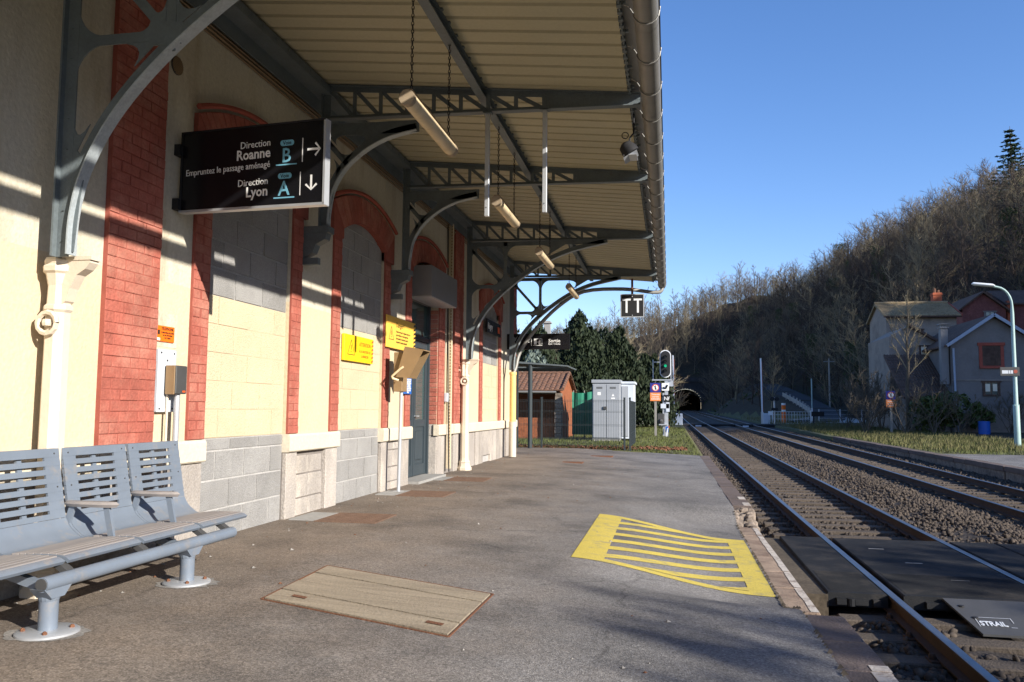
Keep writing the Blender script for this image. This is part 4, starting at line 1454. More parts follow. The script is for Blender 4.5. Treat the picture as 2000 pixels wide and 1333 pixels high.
# wall beam, cables and purlin
m = MB()
m.box(-4.32, -4.10, -6, 23.5, 5.17, 5.185)
m.box(-4.32, -4.305, -6, 23.5, 5.0, 5.17)
m.box(-4.12, -4.10, -6, 23.5, 5.185, 5.27)
for k in range(100):
    m.box(-4.105, -4.093, -5.8 + k * .29, -5.77 + k * .29, 5.21, 5.24)
m.build("wall_beam", MT["steel"], cn)
m = MB()
for (x, z, r) in ((-4.375, 5.06, .012), (-4.375, 5.02, .012), (-4.38, 4.975, .016), (-4.385, 4.93, .012), (-4.37, 5.10, .018)):
    m.tube([(x + random.uniform(-.004, .004), -6 + k * 1.5, z + random.uniform(-.008, .008)) for k in range(20)], r, 6)
tag(m.build("cable_run", MT["brown"]), "brown cables fixed along the top of the wall under the roof", "cables")
for (x, s) in ((-2.17, .1),):
    m = MB()
    z = zr(x) - .005
    m.box(x - .05, x + .05, -6, 23.5, z - .012, z)
    m.box(x - .006, x + .006, -6, 23.5, z - .11, z - .012)
    m.box(x - .05, x + .05, -6, 23.5, z - .122, z - .11)
    for k in range(104):
        m.box(x + .05, x + .075, -5.9 + k * .28, -5.86 + k * .28, z - .02, z)
    m.build("purlin", MT["steel"], cn)


def lerp(a, b, t):
    return a + (b - a) * t


def truss(Y):
    xt0, xt1, zt0, zt1 = -4.15, -.30, zr(-4.15) - .03, zr(-.3) - .02
    zb0, zb1 = 4.86, 4.80
    x_s = -1.42

    def zt_(x):
        return lerp(zt0, zt1, (x - xt0) / (xt1 - xt0))

    def zb_(x):
        return lerp(zb0, zb1, (x - xt0) / (xt1 - xt0))
    m = MB()
    m.bar((xt0, Y, zt0 - .02), (xt1, Y, zt1 - .02), .012, .075)
    m.bar((xt0, Y, zt0 + .014), (xt1, Y, zt1 + .014), .10, .012)
    t = m.build("truss", MT["steel"], cn)
    m = MB()
    m.bar((xt0, Y, zb0 + .02), (xt1, Y, zb1 + .02), .012, .04)
    m.bar((xt0, Y, zb0 - .004), (xt1, Y, zb1 - .004), .10, .012)
    m.build("bottom_chord", MT["steel"], t)
    m = MB()
    m.add([(x_s, Y - .004, zt_(x_s) - .02), (xt1, Y - .004, zt1 - .02), (xt1, Y - .004, zb1), (x_s, Y - .004, zb_(x_s)),
           (x_s, Y + .004, zt_(x_s) - .02), (xt1, Y + .004, zt1 - .02), (xt1, Y + .004, zb1), (x_s, Y + .004, zb_(x_s))],
          [(3, 2, 1, 0), (4, 5, 6, 7), (0, 4, 7, 3)])
    for k in range(7):
        x = x_s + .1 + k * .15
        m.lathe((x, Y - .006, zt_(x) - .03), [(0.001, 0), (.012, .002)], 6)
    m.build("web_plate", MT["steel"], t)
    n = 8
    for k in range(n + 1):
        x = lerp(xt0 + .03, x_s, k / n)
        p = MB()
        p.bar((x, Y - .007, zb_(x) + .01), (x, Y - .007, zt_(x) - .03), .008, .05, up=(1, 0, 0))
        if k == 0 or True:
            p.build("post", MT["steel"], t)
        if k < n:
            x2 = lerp(xt0 + .03, x_s, (k + 1) / n)
            d = MB()
            d.bar((x + .01, Y + .007, zt_(x) - .04), (x2 - .02, Y + .007, zb_(x2) + .02), .008, .05, up=(0, 1, 0) if False else (0, 0, 1))
            d.build("diagonal", MT["steel"], t)
    return t


def catmull(P, n=6):
    out = []
    for i in range(len(P) - 1):
        p0 = Vector(P[max(i - 1, 0)])
        p1, p2 = Vector(P[i]), Vector(P[i + 1])
        p3 = Vector(P[min(i + 2, len(P) - 1)])
        for k in range(n):
            t = k / n
            out.append(0.5 * ((2 * p1) + (p2 - p0) * t + (2 * p0 - 5 * p1 + 4 * p2 - p3) * t * t + (3 * p1 - p0 - 3 * p2 + p3) * t ** 3))
    out.append(Vector(P[-1]))
    return out


def gusset(m, c, pts, Y, th=.006):
    """rounded plate between directions: triangle-fan polygon in X,z"""
    m.prism([(p[0], p[1]) for p in pts], 'y', Y - th, Y + th)


def fillet(m, c, d1, d2, r, Y, w=.0, th=.005, n=5):
    """web plate filling the corner at c between unit directions d1,d2 with a concave curve"""
    c, d1, d2 = Vector(c), Vector(d1).normalized(), Vector(d2).normalized()
    a, b = c + d1 * r, c + d2 * r
    q = [c]
    k0 = c + (d1 + d2) * r
    for k in range(n + 1):
        t = k / n
        # quadratic curve that hugs the corner
        p = (1 - t) ** 2 * a + 2 * t * (1 - t) * (c + (d1 + d2) * r * .18) + t * t * b
        q.append(p)
    m.prism([(p.x, p.y) for p in q], 'y', Y - th, Y + th)


ARCH_L = [(-4.085, 2.34), (-4.075, 2.62), (-4.00, 2.93), (-3.80, 3.30), (-3.46, 3.68), (-3.0, 4.05), (-2.5, 4.36), (-1.95, 4.58), (-1.22, 4.74)]
ARCH_S = [(-4.10, 3.52), (-4.085, 3.72), (-4.03, 3.98), (-3.88, 4.23), (-3.62, 4.45), (-3.32, 4.59), (-2.98, 4.66)]


def bracket(Y, kind):
    zl = 2.33 if kind == 'L' else 3.50
    m = MB()
    m.box(-4.20, -4.10, Y - .007, Y + .007, zl, 5.2)
    m.box(-4.205, -4.19, Y - .05, Y + .05, zl, 5.2)
    for k in range(int((5.1 - zl) / .22)):
        m.lathe((-4.15, Y - .008, zl + .1 + k * .22), [(.001, 0), (.012, .003)], 6)
    t = m.build("bracket", MT["steel"], cn)
    C = catmull(ARCH_L if kind == 'L' else ARCH_S, 5)
    fl = MB()
    up_, dn_ = [], []
    A1, A2, B1, B2 = [], [], [], []
    for i, p in enumerate(C):
        d = (C[min(i + 1, len(C) - 1)] - C[max(i - 1, 0)]).normalized()
        nrm = Vector((d.y, -d.x))                     # outward: down and right
        q = p + nrm * .012
        A1.append((p.x, Y - .05, p.y))
        A2.append((p.x, Y + .05, p.y))
        B1.append((q.x, Y - .05, q.y))
        B2.append((q.x, Y + .05, q.y))
        up_.append((p.x - nrm.x * .09, Y, p.y - nrm.y * .09))
    fl.strip(A1, A2)
    fl.strip(B2, B1)
    fl.strip(B1, A1)
    fl.strip(A2, B2)
    fl.add([A1[-1], A2[-1], B2[-1], B1[-1]], [(0, 1, 2, 3)])
    fl.build("arch_flange", MT["steelpale"], t)
    wb = MB()
    Wf = [(p.x, Y - .005, p.y) for p in C]
    Wb = [(p.x, Y + .005, p.y) for p in C]
    U1 = [(u[0], Y - .005, u[2]) for u in up_]
    U2 = [(u[0], Y + .005, u[2]) for u in up_]
    wb.strip(Wf, U1)
    wb.strip(U2, Wb)
    wb.strip(U1, U2)
    wb.build("arch_web", MT["steel"], t)
    s = MB()
    if kind == 'L':
        nd = (-3.40, 3.84)
        s.bar((-4.15, Y, 3.87), (-3.36, Y, 3.87), .010, .075)
        s.build("strut", MT["steel"], t)
        s = MB()
        s.bar((-3.38, Y, 3.75), (-3.38, Y, 4.82), .010, .075, up=(1, 0, 0))
        s.build("strut", MT["steel"], t)
        s = MB()
        s.bar((-4.15, Y, 4.72), (-3.42, Y, 3.90), .010, .07)
        s.build("strut", MT["steel"], t)
        s = MB()
        s.bar((-4.15, Y, 4.78), (-1.3, Y, 4.77), .010, .09)
        s.build("top_plate", MT["steel"], t)
        gl_ = (((-4.11, 3.90), (1, 0), (0, 1), .2), ((-4.11, 3.84), (1, 0), (0, -1), .2), ((-3.42, 3.90), (-1, 0), (-.66, .75), .22), ((-3.42, 3.92), (0, 1), (-.66, .75), .2),
                             ((-4.11, 4.73), (1, 0), (.66, -.75), .2), ((-4.11, 4.70), (0, -1), (.66, -.75), .2), ((-3.42, 4.74), (-1, 0), (0, -1), .18), ((-3.34, 4.74), (1, 0), (0, -1), .2),
                             ((-3.34, 3.92), (0, 1), (.8, .6), .24), ((-3.48, 3.83), (-1, 0), (-.72, -.7), .24), ((-4.11, 3.0), (0, 1), (.45, .9), .30), ((-2.1, 4.73), (-1, 0), (-.86, -.5), .5))
        pl_ = ([(-4.12, 2.36), (-4.06, 2.36), (-4.03, 2.75), (-3.99, 2.98), (-4.02, 3.02), (-4.10, 3.12)], [(-3.55, 3.80), (-3.30, 3.80), (-3.28, 3.95), (-3.5, 3.98)])
    else:
        s.bar((-4.15, Y, 4.72), (-2.95, Y, 4.71), .010, .15)
        s.build("top_plate", MT["steel"], t)
        s = MB()
        s.bar((-4.15, Y, 4.60), (-3.86, Y, 4.27), .010, .065)
        s.build("strut", MT["steel"], t)
        gl_ = (((-4.11, 4.64), (1, 0), (.66, -.75), .16), ((-4.11, 4.60), (0, -1), (.66, -.75), .16), ((-3.88, 4.32), (-.66, .75), (.75, .66), .16), ((-3.94, 4.24), (-.66, .75), (-.5, -.86), .16),
                             ((-3.45, 4.64), (-1, 0), (-.86, -.45), .3), ((-4.11, 3.72), (0, 1), (.3, .95), .3))
        pl_ = ([(-4.12, 3.52), (-4.09, 3.52), (-4.07, 3.75), (-4.03, 3.95), (-4.10, 4.02)],)
    for (c, a, b, r) in gl_:
        g = MB()
        fillet(g, c, a, b, r, Y)
        g.build("gusset", MT["steel"], t)
    for q in pl_:
        g = MB()
        g.prism(q, 'y', Y - .006, Y + .006)
        g.build("gusset", MT["steel"], t)
    if kind == 'S':
        c = MB()
        c.box(WX, -4.05, Y - .09, Y + .09, 3.42, 3.50)
        c.prism([(WX, 3.42), (-4.08, 3.42), (-4.10, 3.34), (-4.22, 3.28), (-4.26, 3.18), (WX, 3.12)], 'y', Y - .07, Y + .07)
        c.box(WX, -4.2, Y - .04, Y + .04, 3.04, 3.12)
        c.build("corbel", MT["steel"], t)
    return t


for Y, k in zip(TY, KIND):
    truss(Y)
    bracket(Y, k)


def column(Y, x=-4.255):
    m = MB()
    m.lathe((x, Y, 0), [(.155, -.02), (.155, .05), (.125, .09), (.115, .15), (.125, .17), (.10, .20), (.088, .26), (.082, 1.95), (.098, 1.97), (.098, 1.995), (.08, 2.01), (.076, 2.14), (.095, 2.225), (.112, 2.24), (.116, 2.275), (.104, 2.29), (.108, 2.32), (.10, 2.335)], 8)
    t = m.build("column", MT["castpaint"], cn)
    m = MB()
    m.prism([(x + .05, 2.335), (x + .27, 2.335), (x + .27, 2.30), (x + .235, 2.255), (x + .17, 2.215), (x + .12, 2.12), (x + .09, 2.03), (x + .05, 2.0)], 'y', Y - .045, Y + .045)
    m.box(x + .0, x + .285, Y - .052, Y + .052, 2.318, 2.345)
    m.build("capital_corbel", MT["castpaint"], t)
    m = MB()
    for s in (-1,):
        R_ = [(x - .0 + .075 * math.cos(a), Y - .1, 1.87 + .075 * math.sin(a)) for a in np.linspace(0, 2 * math.pi, 13)]
        m.tube(R_, .02, 6, caps=False)
    m.lathe((x, Y - .1, 1.85), [(.03, 0), (.035, .02), (.03, .045)], 8)
    m.tube([(x, Y - .04, 1.87), (x, Y - .115, 1.87)], .028, 8)
    m.build("ring", MT["castpaint"], t)
    return t


for Y in (0.7, 5.07, 16.95):
    column(Y)

# gutter with hooks
gu = MB()
GX, GZ, GRD = -.175, 4.845, .11
n = 10
ys = list(np.arange(-6, 23.61, .74))
for k in range(len(ys) - 1):
    a, b = ys[k], ys[k + 1] + .02
    for (r, rev) in ((GRD, False), (GRD - .006, True)):
        A = [(GX + r * math.cos(math.pi * (1 + j / n)), a, GZ + r * math.sin(math.pi * (1 + j / n))) for j in range(n + 1)]
        B = [(p[0], b, p[2]) for p in A]
        gu.strip(A, B)
for yy in (23.61,):
    gu.prism([(GX + GRD * math.cos(math.pi * (1 + j / n)), GZ + GRD * math.sin(math.pi * (1 + j / n))) for j in range(n + 1)], 'y', yy, yy + .01)
gut = gu.build("gutter", MT["zinc"], cn, smooth=True)
m = MB()
m.tube([(GX + GRD, -6, GZ + .012), (GX + GRD, 23.6, GZ + .012)], .014, 6)
m.build("gutter_shade_bead", MT["blackmatt"], gut)  # bead painted black for the shaded outer side of the gutter
yy = -5.6
while yy < 23.5:
    m = MB()
    pts = [(GX + (GRD + .008) * math.cos(math.pi * (1 + j / 8)), yy, GZ + (GRD + .008) * math.sin(math.pi * (1 + j / 8))) for j in range(9)]
    pts = [(-.40, yy, zr(-.4) - .01), (-.33, yy, GZ + .06)] + pts + [(GX + GRD + .014, yy, GZ + .04)]
    m.tube(pts, .006, 5)
    m.build("gutter_hook", MT["zinc"], gut)
    yy += .85
# closing board with its bolt heads and clips below the sheet edge
m = MB()
m.box(-.425, -.41, -6, 23.5, zr(-.42) - .03, zr(-.42) + .06)
rr = random.Random(4)
yy = -5.9
while yy < 23.4:
    h = rr.uniform(.0, .012)
    m.box(-.44, -.395, yy, yy + .05, zr(-.42) - .028 - h, zr(-.42) - .0)
    if rr.random() < .3:
        m.box(-.39, -.36, yy + .02, yy + .05, zr(-.42) - .02, zr(-.42) + .01)
    yy += .14
tag(m.build("edge_clip", MT["steel"], cn), kind="stuff")

# rain pipe from the gutter end back to the wall and down
dp = empty("downpipe", (-4.12, 21.95, 0), "rain pipe dropping from the gutter end along the last bracket, yellow lower down", "drain pipe")
m = MB()
P = catmull([Vector((GX, 23.45, 4.82)), Vector((GX - .02, 23.4, 4.66)), Vector((GX - .25, 23.1, 4.58)), Vector((-1.2, 22.3, 4.57)), Vector((-2.25, 21.95, 4.47)), Vector((-2.95, 21.92, 4.06)), Vector((-3.55, 21.92, 3.46)), Vector((-3.9, 21.92, 2.98)), Vector((-4.02, 21.85, 2.7)), Vector((-4.06, 21.75, 2.42)), Vector((-4.12, 21.65, 2.22))], 4)
m.tube(P, .052, 10)
m.build("pipe", MT["zinc"], dp, smooth=True)
m = MB()
m.tube([(-4.12, 21.65, 2.28), (-4.12, 21.65, .92)], .085, 12)
m.lathe((-4.12, 21.65, 2.2), [(.095, 0), (.10, .04), (.095, .08)], 12)
m.build("upper_pipe", MT["yellowpipe"], dp, "yellow painted length of pipe", smooth=True)
m = MB()
m.tube([(-4.12, 21.65, .95), (-4.12, 21.65, .02)], .10, 12)
m.build("lower_pipe", MT["castpaint"], dp, smooth=True)
m = MB()
for t in (9, 17, 25, 31):
    p = P[min(t, len(P) - 1)]
    m.tube([(p.x, p.y, p.z), (p.x + .04, p.y, p.z + .14)], .008, 5)
m.build("pipe_clip", MT["zinc"], dp)

# hanging tube lamps
LL = ["nearest fluorescent tube lamp hanging on chains under the canopy", "second fluorescent tube lamp, hanging behind the two square hanger bars",
      "third fluorescent tube lamp along the canopy", "farthest fluorescent tube lamp, at the end of the canopy near the sky"]
for i, (y0, y1, zc_) in enumerate(((6.48, 7.93, 3.93), (10.15, 11.5, 3.97), (13.65, 15.1, 3.98), (17.9, 19.5, 4.0))):
    t = empty("tube_lamp", (-2.17, (y0 + y1) / 2, zc_), LL[i], "tube lamp", "tube lamps hanging under the canopy")
    m = MB()
    m.tube([(-2.17, y0, zc_), (-2.17, y0 + .03, zc_), (-2.17, y1 - .03, zc_), (-2.17, y1, zc_)], [.05, .066, .066, .05], 10)
    m.build("diffuser", MT["lamp"], t, smooth=True)
    m = MB()
    m.bevbox(-2.21, -2.13, y0 + .02, y1 - .02, zc_ + .045, zc_ + .085, .006)
    m.build("tray", MT["brown"], t)
    m = MB()
    m.tube([(-2.17, y0 - .012, zc_), (-2.17, y0 + .05, zc_)], .07, 10)
    m.build("end_cap", MT["lampcap"], t, smooth=True)
    m = MB()
    m.tube([(-2.17, y1 - .05, zc_), (-2.17, y1 + .012, zc_)], .07, 10)
    m.build("end_cap", MT["lampcap"], t, smooth=True)
    for yy in (y0 + .12, y1 - .12):
        m = MB()
        z0 = zc_ + .08
        zz1 = zr(-2.17) - .12
        k = 0
        while z0 < zz1:
            a = Vector((.009, 0, 0)) if k % 2 else Vector((0, .009, 0))
            m.tube([Vector((-2.17, yy, z0)) - a, Vector((-2.17, yy, z0 + .022)) - a * 1.2, Vector((-2.17, yy, z0 + .044)), Vector((-2.17, yy, z0 + .022)) + a * 1.2, Vector((-2.17, yy, z0)) + a], .0045, 4)
            z0 += .036
            k += 1
        m.build("chain", MT["blackmatt"], t)

# two empty sign hangers on the second truss
for i, (x, zb) in enumerate(((-2.10, 3.56), (-1.41, 3.58))):
    t = empty("hanger_bar", (x, 9.3, 4.8), ["left square metal hanger bar below the near truss", "right square metal hanger bar below the near truss, nearer the tracks"][i], "hanger bar", "square hanger bars under the truss")
    m = MB()
    m.bevbox(x - .026, x + .026, 9.274, 9.326, zb, 4.82, .004)
    m.build("bar", MT["alu"], t)
    m = MB()
    m.box(x - .05, x + .05, 9.25, 9.35, 4.80, 4.835)
    m.lathe((x, 9.27, zb + .1), [(.006, 0), (.006, .01)], 6)
    m.build("clamp", MT["steel"], t)

# floodlight on the roof edge
t = empty("floodlight", (-.42, 9.85, 4.5), "small black floodlight hooked to the roof edge", "floodlight")
m = MB()
m.tube([(-.52, 9.80, 4.52), (-.50, 9.80, 4.49), (-.45, 9.79, 4.43), (-.42, 9.79, 4.385)], [.035, .085, .105, .105], 12)
m.build("housing", MT["blackmatt"], t, smooth=True)
m = MB()
m.tube([(-.46, 9.8, 4.5), (-.44, 9.82, 4.6), (-.40, 9.85, 4.66), (-.40, 9.85, 4.9)], .012, 6)
m.tube([(-.5 + .04 * math.cos(a), 9.8, 4.62 + .04 * math.sin(a)) for a in np.linspace(0, 6.2, 10)], .006, 5)
m.build("hook", MT["blackmatt"], t)
m = MB()
m.add([(-.52, 9.72, 4.32), (-.36, 9.74, 4.42), (-.34, 9.86, 4.38), (-.5, 9.86, 4.28)], [(0, 1, 2, 3), (3, 2, 1, 0)])
m.bar((-.44, 9.73, 4.36), (-.43, 9.86, 4.32), .16, .008)
m.build("front_glass", MT["alu"], t)

# ------------------------------------------------------------------ direction sign by the first window
ds = empty("direction_sign", (-3.6, 6.6, 3.4), "black hanging direction sign for Roanne on track B and Lyon on track A", "direction sign")
sY0, sY1 = 6.78, 6.42                       # the wall end stands a little farther off than the free end
sL, sR = Vector((-4.36, 6.62, 0)), Vector((-2.84, 6.36, 0))
sd_ = (sR - sL).normalized()
sn = Vector((sd_.y, -sd_.x, 0))
Ls = (sR - sL).length
zt0_, zb0_ = 3.745, 3.035


def sp(u, z, d=0):
    p = sL + sd_ * u + sn * d
    return Vector((p.x, p.y, z + .045 * (1 - u / Ls) - .012))


m = MB()
q = [sp(0.02, zb0_), sp(Ls - .02, zb0_), sp(Ls - .02, zt0_), sp(0.02, zt0_)]
q2 = [p - sn * .06 for p in q]
m.add(q + q2, [(0, 1, 2, 3), (7, 6, 5, 4), (0, 4, 5, 1), (1, 5, 6, 2), (2, 6, 7, 3), (3, 7, 4, 0)])
m.build("panel", MT["black"], ds)
m = MB()
for (a, b) in (((0, zb0_ - .012), (Ls, zb0_ - .012)), ((Ls - .008, zb0_ - .02), (Ls - .008, zt0_ + .01))):
    p0, p1 = sp(a[0], a[1], -.03), sp(b[0], b[1], -.03)
    m.bar(p0, p1, .075 if abs(p0.z - p1.z) < .1 else .02, .022 if abs(p0.z - p1.z) < .1 else .075, up=(0, 0, 1) if abs(p0.z - p1.z) < .1 else sn)
m.build("frame", MT["alu"], ds)
m = MB()
m.bar(sp(0, zt0_ + .008, -.03), sp(Ls, zt0_ + .008, -.03), .07, .014)
m.bar(sp(0.01, zb0_, -.03), sp(0.01, zt0_, -.03), .07, .02, up=sd_)
for z in (3.12, 3.62):
    m.box(WX, -4.34, 6.57, 6.70, z - .05, z + .05)
m.build("wall_mount", MT["blackmatt"], ds)
up3 = (0, 0, 1)
dirn = sd_
# lettering, measured from the right hand end
def st_(body, size, u, z, al='RIGHT', b=0.0, mat="white", sx=.95):
    return text(body, size, MT[mat], ds, sp(u, z, .0025), dirn, up3, align=al, bold=b, sx=sx)


st_("Direction", .088, Ls - .56, 3.565)
st_("Roanne", .125, Ls - .56, 3.465, b=.018)
st_("Empruntez le passage aménagé", .082, Ls - .56, 3.375, sx=.90)
st_("Direction", .088, Ls - .575, 3.225)
st_("Lyon", .125, Ls - .575, 3.125, b=.018)
st_("B", .18, Ls - .395, 3.405, 'CENTER', .008, "blue")
st_("A", .18, Ls - .410, 3.115, 'CENTER', .008, "blue")
for (u, z) in ((Ls - .39, 3.575), (Ls - .405, 3.285)):
    m = MB()
    pts = []
    for k in range(20):
        a = 2 * math.pi * k / 20
        pts.append(sp(u + (.045 if math.cos(a) > 0 else -.045) + .026 * math.cos(a), z + .026 * math.sin(a), .002))
    m.add(pts, [tuple(range(20))])
    m.build("badge", MT["blue"], ds)
    st_("Voie", .05, u, z - .016, 'CENTER', .008, "black")
    ob = ds.children[-1]
    ob.location = ob.location + sn * .002
for (u0, u1, z0, z1) in ((Ls - .50, Ls - .285, 3.378, 3.390), (Ls - .515, Ls - .30, 3.088, 3.100)):
    m = MB()
    m.add([sp(u0, z0, .002), sp(u1, z0, .002), sp(u1, z1, .002), sp(u0, z1, .002)], [(0, 1, 2, 3)])
    m.build("underline", MT["blue"], ds)
m = MB()
for (u0, z0, z1) in ((Ls - .235, 3.395, 3.605), (Ls - .25, 3.105, 3.31)):
    m.add([sp(u0, z0, .002), sp(u0 + .009, z0, .002), sp(u0 + .009, z1, .002), sp(u0, z1, .002)], [(0, 1, 2, 3)])


def arrow(cx_, cz_, ang, s):
    ca, sa = math.cos(ang), math.sin(ang)

    def T(a, b):
        return sp(cx_ + (a * ca - b * sa) * s, cz_ + (a * sa + b * ca) * s, .002)
    w = .075
    m.add([T(-.5, -w), T(.36, -w), T(.36, w), T(-.5, w)], [(0, 1, 2, 3)])
    for sg in (1, -1):
        e = (.707 * w, .707 * w)
        a_ = [T(.5, 0), T(.5 - .1, 0), T(.5 - .1 - .36, sg * .36), T(.5 - .36, sg * .46)]
        if sg < 0:
            a_ = a_[::-1]
        m.add(a_, [(0, 1, 2, 3)])


arrow(Ls - .115, 3.50, 0, .135)
arrow(Ls - .135, 3.21, -math.pi / 2, .135)
m.build("arrow", MT["white"], ds)

# ------------------------------------------------------------------ small things on the wall
Ry, Uz = (0, 1, 0), (0, 0, 1)


def wall_plate(name, y0, y1, z0, z1, mat, label, cat, d=.012, off=.035, b=.004):
    t = empty(name, (WX + off, (y0 + y1) / 2, z0), label, cat)
    m = MB()
    m.bevbox(WX + off - .01, WX + off + d, y0, y1, z0, z1, b)
    m.build("panel", MT[mat], t)
    return t, WX + off + d


def tri_mark(t, x, yc, z0, w, h, mat, th=.010):
    m = MB()
    P3 = [(yc - w / 2, z0), (yc + w / 2, z0), (yc, z0 + h)]
    for k in range(3):
        a, b = P3[k], P3[(k + 1) % 3]
        m.bar((x + .0015, a[0], a[1]), (x + .0015, b[0], b[1]), .002, th, up=(0, (b[1] - a[1]), -(b[0] - a[0])))
    m.box(x, x + .002, yc - .010, yc + .010, z0 + h * .33, z0 + h * .66)
    m.box(x, x + .002, yc - .010, yc + .010, z0 + h * .16, z0 + h * .25)
    m.build("warning_triangle", MT[mat], t)


def stripes(t, x, y0, y1, z0, z1, n, mat):
    m = MB()
    h = (z1 - z0) / n
    for k in range(n):
        a = z0 + k * h
        m.add([(x + .0015, y0, a), (x + .0015, y1, a + h * .35), (x + .0015, y1, min(a + h * .9, z1)), (x + .0015, y0, a + h * .55)], [(0, 1, 2, 3)])
    m.build("hazard_stripe", MT[mat], t)


t, x = wall_plate("danger_sign", 12.17, 13.64, 2.25, 2.76, "yellowsign2", "pale yellow danger sign with black text and edge stripes, left of the door", "warning sign", off=.055)
text("Danger !", .115, MT["blackink"], t, (x + .001, 12.62, 2.60), Ry, Uz)
for k, s in enumerate(("Assurez-vous par les signaux sonores ou", "qu'un véhicule ou train n'approche", "dans toutes les directions avant de", "emprunter le passage planchéié")):
    text(s, .052, MT["blackink"], t, (x + .001, 12.62, 2.515 - k * .056), Ry, Uz, sx=.85)
tri_mark(t, x, 12.39, 2.385, .22, .21, "blackink")
stripes(t, x, 13.54, 13.635, 2.26, 2.75, 7, "blackink")
t, x = wall_plate("attention_sign", 10.62, 11.74, 1.95, 2.32, "yellowsign", "bright yellow attention sign with red text on the walled up window", "warning sign", d=.03, off=-.02)
text("ATTENTION", .085, MT["redink"], t, (x + .001, 11.40, 2.18), Ry, Uz, align='CENTER', bold=.015, sx=.95)
text("À LA HAUTEUR DE", .058, MT["redink"], t, (x + .001, 11.40, 2.09), Ry, Uz, align='CENTER', bold=.01, sx=.95)
text("LA MARCHE", .058, MT["redink"], t, (x + .001, 11.40, 2.02), Ry, Uz, align='CENTER', bold=.01, sx=.95)
tri_mark(t, x, 10.87, 2.04, .26, .21, "blackink", .010)
stripes(t, x, 11.67, 11.735, 1.96, 2.31, 6, "redink")
t, x = wall_plate("station_name_sign", 19.2, 20.85, 3.14, 3.47, "black", "black station name board reading Régny on the far walled up window", "name sign", d=.03, off=.07)
text("Régny", .22, MT["white"], t, (x + .001, 19.3, 3.24), Ry, Uz, bold=.012)
m = MB()
m.box(x, x + .002, 20.45, 20.72, 3.22, 3.38)
m.build("logo_patch", MT["redink"], t)
t, x = wall_plate("notice_plate", 13.1, 13.5, 1.53, 1.80, "noticeblue", "small blue notice plate with white lines beside the door", "notice", off=.05)
for k in range(8):
    text(["LA COMPAGNIE VOUS", "REMERCIE DE NE PAS", "TRAVERSER LES VOIES", "AVANT LE DÉPART", "ET DE COMPOSTER", "VOTRE BILLET AVANT", "L'ACCÈS AU TRAIN", "MERCI"][k], .034, MT["white"], t, (x + .001, 13.30, 1.765 - k * .031), Ry, Uz, align='CENTER', bold=.03, sx=.95)
# telephone point left of the first window
m = MB()
m.box(WX - .002, WX + .003, 6.39, 6.72, 1.82, 2.12)
tag(m.build("pale_paint_patch", MT["stucco"]), "pale rectangle of bare paint behind the orange notice", "paint patch")
t, x = wall_plate("telephone_notice", 6.40, 6.665, 1.865, 2.005, "orange", "small orange telephone notice with rounded corners above the grey board", "notice", off=.012, d=.006)
text("TÉLÉPHONE", .036, MT["blackink"], t, (x + .001, 6.555, 1.968), Ry, Uz, align='CENTER', bold=.01, sx=.9)
for k, s in enumerate(("à disposition du public", "en cas d'incident", "sur la ligne")):
    text(s, .021, MT["blackink"], t, (x + .001, 6.56, 1.94 - k * .023), Ry, Uz, align='CENTER', bold=.02)
m = MB()
m.box(x, x + .002, 6.415, 6.445, 1.925, 1.965)
m.build("pictogram", MT["blackink"], t)
m = MB()
m.box(x, x + .002, 6.408, 6.45, 1.872, 1.895)
m.build("white_sticker", MT["white"], t)
t = empty("emergency_telephone", (WX + .05, 6.55, 0), "dark grey telephone box on a pale board with a galvanised pipe below", "telephone")
m = MB()
m.bevbox(WX, WX + .045, 6.405, 6.665, 1.245, 1.795, .004)
bd = m.build("back_board", MT["greyboard"], t)
m = MB()
for (a, z) in ((6.44, 1.765), (6.63, 1.765), (6.44, 1.275), (6.63, 1.275), (6.53, 1.70)):
    m.tube([(WX + .04, a, z), (WX + .051, a, z)], .008, 6)
m.build("screw", MT["darkbox"], bd)
m = MB()
m.bevbox(WX + .045, WX + .16, 6.50, 6.665, 1.405, 1.655, .006)
m.build("box", MT["darkbox"], t)
m = MB()
m.bevbox(WX + .06, WX + .15, 6.49, 6.50, 1.40, 1.655, .003)
m.build("cover_side", MT["brown"], t)
m = MB()
m.tube([(WX + .11, 6.60, 1.41), (WX + .11, 6.60, .02)], .027, 10)
m.build("pipe", MT["alu"], t, smooth=True)
m = MB()
m.tube([(WX + .06, 6.53, 1.40), (WX + .06, 6.53, .02)], .012, 8)
m.build("conduit", MT["castpaint"], t)
m = MB()
m.box(WX + .16, WX + .163, 6.60, 6.64, 1.42, 1.435)
m.build("red_label", MT["redink"], t)

# ticket validator on its pole
t = empty("ticket_validator", (-4.14, 12.28, 0), "brown metal ticket validator with an angled hood on a thin pole", "ticket machine")
m = MB()
m.tube([(-4.13, 12.28, 0), (-4.11, 12.28, 1.78)], .028, 10)
m.build("pole", MT["alu"], t, smooth=True)
m = MB()
m.lathe((-4.13, 12.28, 0), [(.09, 0), (.09, .012), (.04, .02)], 12)
m.build("base_plate", MT["alu"], t)
m = MB()
m.bevbox(-4.20, -4.06, 12.15, 12.40, 1.55, 2.16, .006)
m.build("back_case", MT["brown"], t)
ck = [(-4.01, 2.23), (-3.71, 2.18), (-3.93, 1.76), (-4.14, 1.77)]
for yy in (12.09, 12.46):
    m = MB()
    m.prism(ck, 'y', yy, yy + .012)
    m.build("cheek", MT["brown"], t)
m = MB()
a, b = Vector((-4.01, 0, 2.23)), Vector((-3.71, 0, 2.18))
m.prism([(-4.012, 2.231), (-3.708, 2.181), (-3.71, 2.196), (-4.01, 2.246)], 'y', 12.09, 12.472)
m.build("hood_top", MT["brown"], t)
m = MB()
